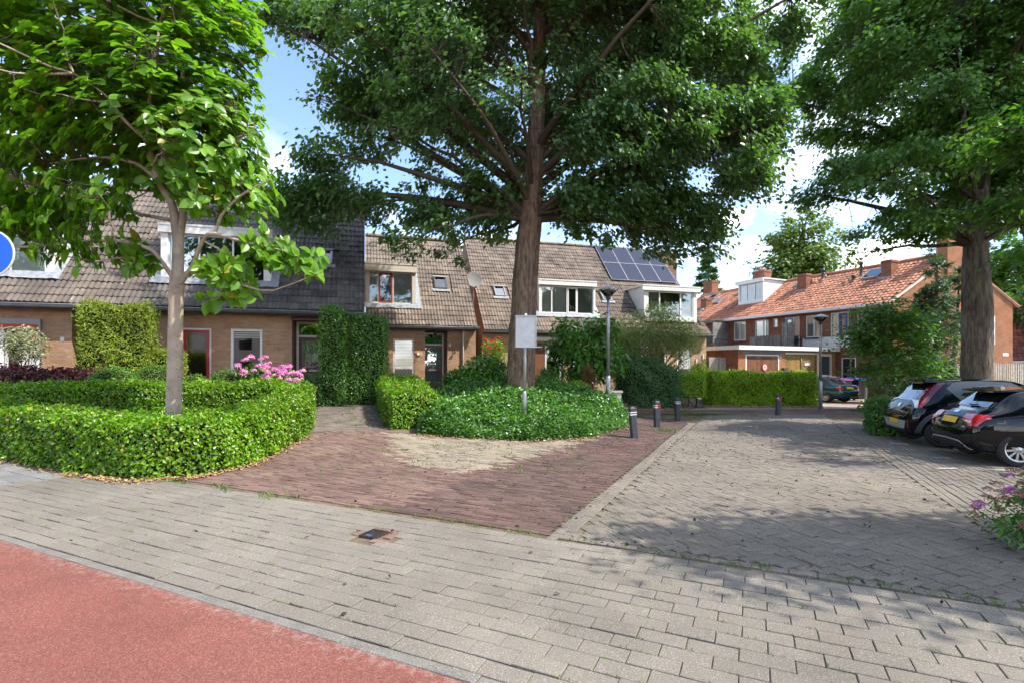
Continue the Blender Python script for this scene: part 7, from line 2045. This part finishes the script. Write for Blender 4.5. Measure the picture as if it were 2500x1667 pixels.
for s in (-1, 1):
    pb_('tail_light', 'light_red', 'rear', [(s * 0.42, 0.79), (s * 0.70, 0.70), (s * 0.835, 0.70)], [(s * 0.40, 0.895), (s * 0.62, 0.905), (s * 0.838, 0.90)], off=0.012)
    pb_('reversing_light', 'light_clear', 'rear', [(s * 0.52, 0.77), (s * 0.72, 0.745)], [(s * 0.54, 0.80), (s * 0.72, 0.785)], off=0.018, nu=10, nv=3)
    pb_('side_window', 'car_glass', 'side', [(1.12, 1.0), (1.4, 0.985), (2.0, 0.97)], [(1.25, 1.16), (1.45, 1.29), (2.0, 1.31)], side=s, off=0.006)
    pb_('front_side_window', 'car_glass', 'side', [(2.06, 0.97), (2.6, 0.95)], [(2.06, 1.31), (2.6, 1.02)], side=s, off=0.006)
    pb_('bumper_reflector', 'light_red', 'rear', [(s * 0.58, 0.335), (s * 0.66, 0.335)], [(s * 0.58, 0.36), (s * 0.66, 0.36)], off=0.016, nu=6, nv=2)
    pb_('seam', 'plastic_black', 'side', [(0.86, 0.55), (0.86, 0.9)], [(0.866, 0.55), (0.866, 0.9)], side=s, off=0.003, nv=1)
    pb_('fuel_flap', 'car_black', 'side', [(0.50, 0.72), (0.64, 0.72)], [(0.50, 0.85), (0.64, 0.85)], side=s, off=0.004)
pb_('number_plate', 'plate_yellow', 'rear', [(-0.26, 0.71), (0.26, 0.71)], [(-0.26, 0.815), (0.26, 0.815)], off=0.012)
pb_('plate_band', 'blue_plate', 'rear', [(0.26, 0.71), (0.30, 0.71)], [(0.26, 0.815), (0.30, 0.815)], off=0.012, nu=4)
pb_('bumper_trim', 'sign_grey', 'rear', [(-0.70, 0.27), (-0.5, 0.385), (0, 0.40), (0.5, 0.385), (0.70, 0.27)], [(-0.73, 0.28), (-0.52, 0.41), (0, 0.425), (0.52, 0.41), (0.73, 0.28)], off=0.014, nu=40, nv=2)
pb_('bumper_insert', 'plastic_black', 'rear', [(-0.55, 0.29), (0, 0.29), (0.55, 0.29)], [(-0.50, 0.375), (0, 0.39), (0.50, 0.375)], off=0.010)
pb_('badge', 'chrome', 'rear', [(-0.09, 0.90), (0.09, 0.90)], [(-0.09, 0.945), (0.09, 0.945)], off=0.008, nu=8, nv=3)
pb_('model_badge', 'chrome', 'rear', [(-0.62, 0.655), (-0.50, 0.655)], [(-0.62, 0.68), (-0.50, 0.68)], off=0.008, nu=6, nv=2)
MB().add([(0.50, -0.54, 1.335), (0.50, 0.54, 1.335), (1.0, 0.57, 1.39), (1.0, -0.57, 1.39), (0.49, -0.53, 1.30), (0.49, 0.53, 1.30), (0.9, 0.57, 1.33), (0.9, -0.57, 1.33)], [(0, 3, 2, 1), (4, 5, 6, 7), (0, 1, 5, 4), (1, 2, 6, 5), (0, 4, 7, 3)]).build('spoiler', 'car_black', ebb)
MB().tube([(0.385, -0.30, 1.065), (0.37, -0.02, 1.06)], [0.010, 0.014], 6).build('wiper', 'plastic_black', ebb)
stC = [(0.00, .38, .48, .56, .60, .58, .66, .66, .56), (0.05, .30, .50, .66, .76, .72, .80, .78, .68), (0.12, .26, .52, .78, .92, .76, .82, .79, .70), (0.30, .25, .54, .82, .955, .78, .83, .79, .70), (0.52, .24, .55, .84, .985, .79, .84, .79, .68), (0.72, .23, .55, .86, 1.12, .80, .845, .79, .62), (0.98, .22, .55, .87, 1.29, .80, .845, .79, .58), (1.3, .22, .55, .88, 1.37, .80, .845, .79, .57), (1.8, .22, .55, .88, 1.40, .80, .845, .79, .57), (2.2, .22, .55, .88, 1.36, .80, .845, .79, .57), (2.6, .22, .55, .88, 1.14, .80, .845, .79, .58), (2.85, .22, .55, .86, .96, .80, .845, .78, .62), (3.4, .23, .55, .80, .88, .80, .83, .76, .62), (3.85, .26, .52, .72, .78, .74, .78, .70, .56), (4.0, .34, .48, .58, .64, .6, .64, .58, .5)]
ec, pc, _ = car('parked_car', 'dark teal convertible with closed grey soft top before the garages', 'parked cars', (17.1, 25.85), R_(115), stC, 'car_teal', (0.76, 3.2), 0.30, 'rim_silver', 10, 1.69)
pc('soft_top', 'soft_top', 'top', [(0.50, -0.70), (0.9, -0.72), (1.6, -0.72), (2.25, -0.72)], [(0.50, 0.70), (0.9, 0.72), (1.6, 0.72), (2.25, 0.72)], off=0.006, nu=30, nv=24)
for s in (-1, 1):
    pc('soft_top_side', 'soft_top', 'side', [(0.60, 0.97), (1.0, 0.95), (1.25, 0.94)], [(0.72, 1.08), (1.05, 1.27), (1.25, 1.32)], side=s, off=0.006)
    pc('side_window', 'car_glass', 'side', [(1.28, 0.93), (2.45, 0.92)], [(1.28, 1.30), (2.45, 1.16)], side=s, off=0.006)
    pc('tail_light', 'light_red', 'rear', [(s * 0.55, 0.66), (s * 0.80, 0.66)], [(s * 0.55, 0.82), (s * 0.79, 0.82)], off=0.012)
    pc('indicator', 'light_orange', 'rear', [(s * 0.66, 0.775), (s * 0.80, 0.775)], [(s * 0.66, 0.825), (s * 0.79, 0.825)], off=0.016)
pc('rear_window', 'car_glass', 'rear', [(-0.44, 1.04), (0.44, 1.04)], [(-0.40, 1.26), (0.40, 1.26)], off=0.012)
pc('number_plate', 'plate_yellow', 'rear', [(-0.26, 0.70), (0.26, 0.70)], [(-0.26, 0.81), (0.26, 0.81)], off=0.012)
pc('bumper_strip', 'plastic_black', 'rear', [(-0.74, 0.40), (0, 0.40), (0.74, 0.40)], [(-0.74, 0.30), (0, 0.30), (0.74, 0.30)], off=0.010)
pc('bumper_line', 'sign_grey', 'rear', [(-0.76, 0.575), (0, 0.575), (0.76, 0.575)], [(-0.76, 0.59), (0, 0.59), (0.76, 0.59)], off=0.008)
stD = [tuple([s[0] * 1.12, s[1], s[2], s[3] * 1.05, s[4] * 1.10] + list(s[5:])) for s in stB]
ed_, pd_, _ = car('parked_car', 'silver estate car mostly hidden behind the black cars and trunk', 'parked cars', (23.2, 23.9), R_(150), stD, 'car_silver', (0.8, 3.5), 0.32, 'rim_silver', 10, 1.74)
pd_('rear_window', 'car_glass', 'rear', [(-0.56, 1.13), (0.56, 1.13)], [(-0.47, 1.44), (0.47, 1.44)])
for s in (-1, 1):
    pd_('tail_light', 'light_red', 'rear', [(s * 0.60, 0.95), (s * 0.78, 0.95)], [(s * 0.56, 1.36), (s * 0.64, 1.40)], off=0.012)
    pd_('side_window', 'car_glass', 'side', [(1.2, 1.06), (2.9, 1.0)], [(1.35, 1.38), (2.4, 1.40)], side=s, off=0.006)

# ------------------------------------------------------------------ the side of the street behind the camera (it shows in panes and paint)
bb = empty('apartment_block', (-14, -44, 0), R_(6), 'pale rendered block across the road, behind the viewer', 'building')
MB().box(0, 26, -9, 0, 0, 7.5).build('wall', 'cream_paint', bb)
MB().box(-0.3, 26.3, -9.3, 0.3, 7.5, 7.8).build('roof', 'dark_grey', bb)
for i in range(9):
    for z in (1.0, 4.2):
        MB().box(1.2 + i * 2.75, 2.7 + i * 2.75, 0.0, 0.05, z, z + 1.6).build('window', 'car_glass', bb)
src = [o for o in bpy.data.objects if o.name.startswith('background_tree')]
for k, (i, x, y, lb) in enumerate(((2, -24, -30, 'green tree across the road before the left end of the pale block'), (3, 2, -36, 'dark green tree across the road before the middle of the pale block'), (2, 22, -34, 'green tree across the road beyond the right end of the pale block'), (3, -42, -22, 'dark green tree across the road far along the cycle lane'))):
    a = src[i]; o = a.copy(); COL.objects.link(o); o.location = (x, y, 0); o.rotation_euler = (0, 0, k * 1.3); o['label'] = lb; o['group'] = 'trees across the road'
    for c in a.children:
        q = c.copy(); COL.objects.link(q); q.parent = o
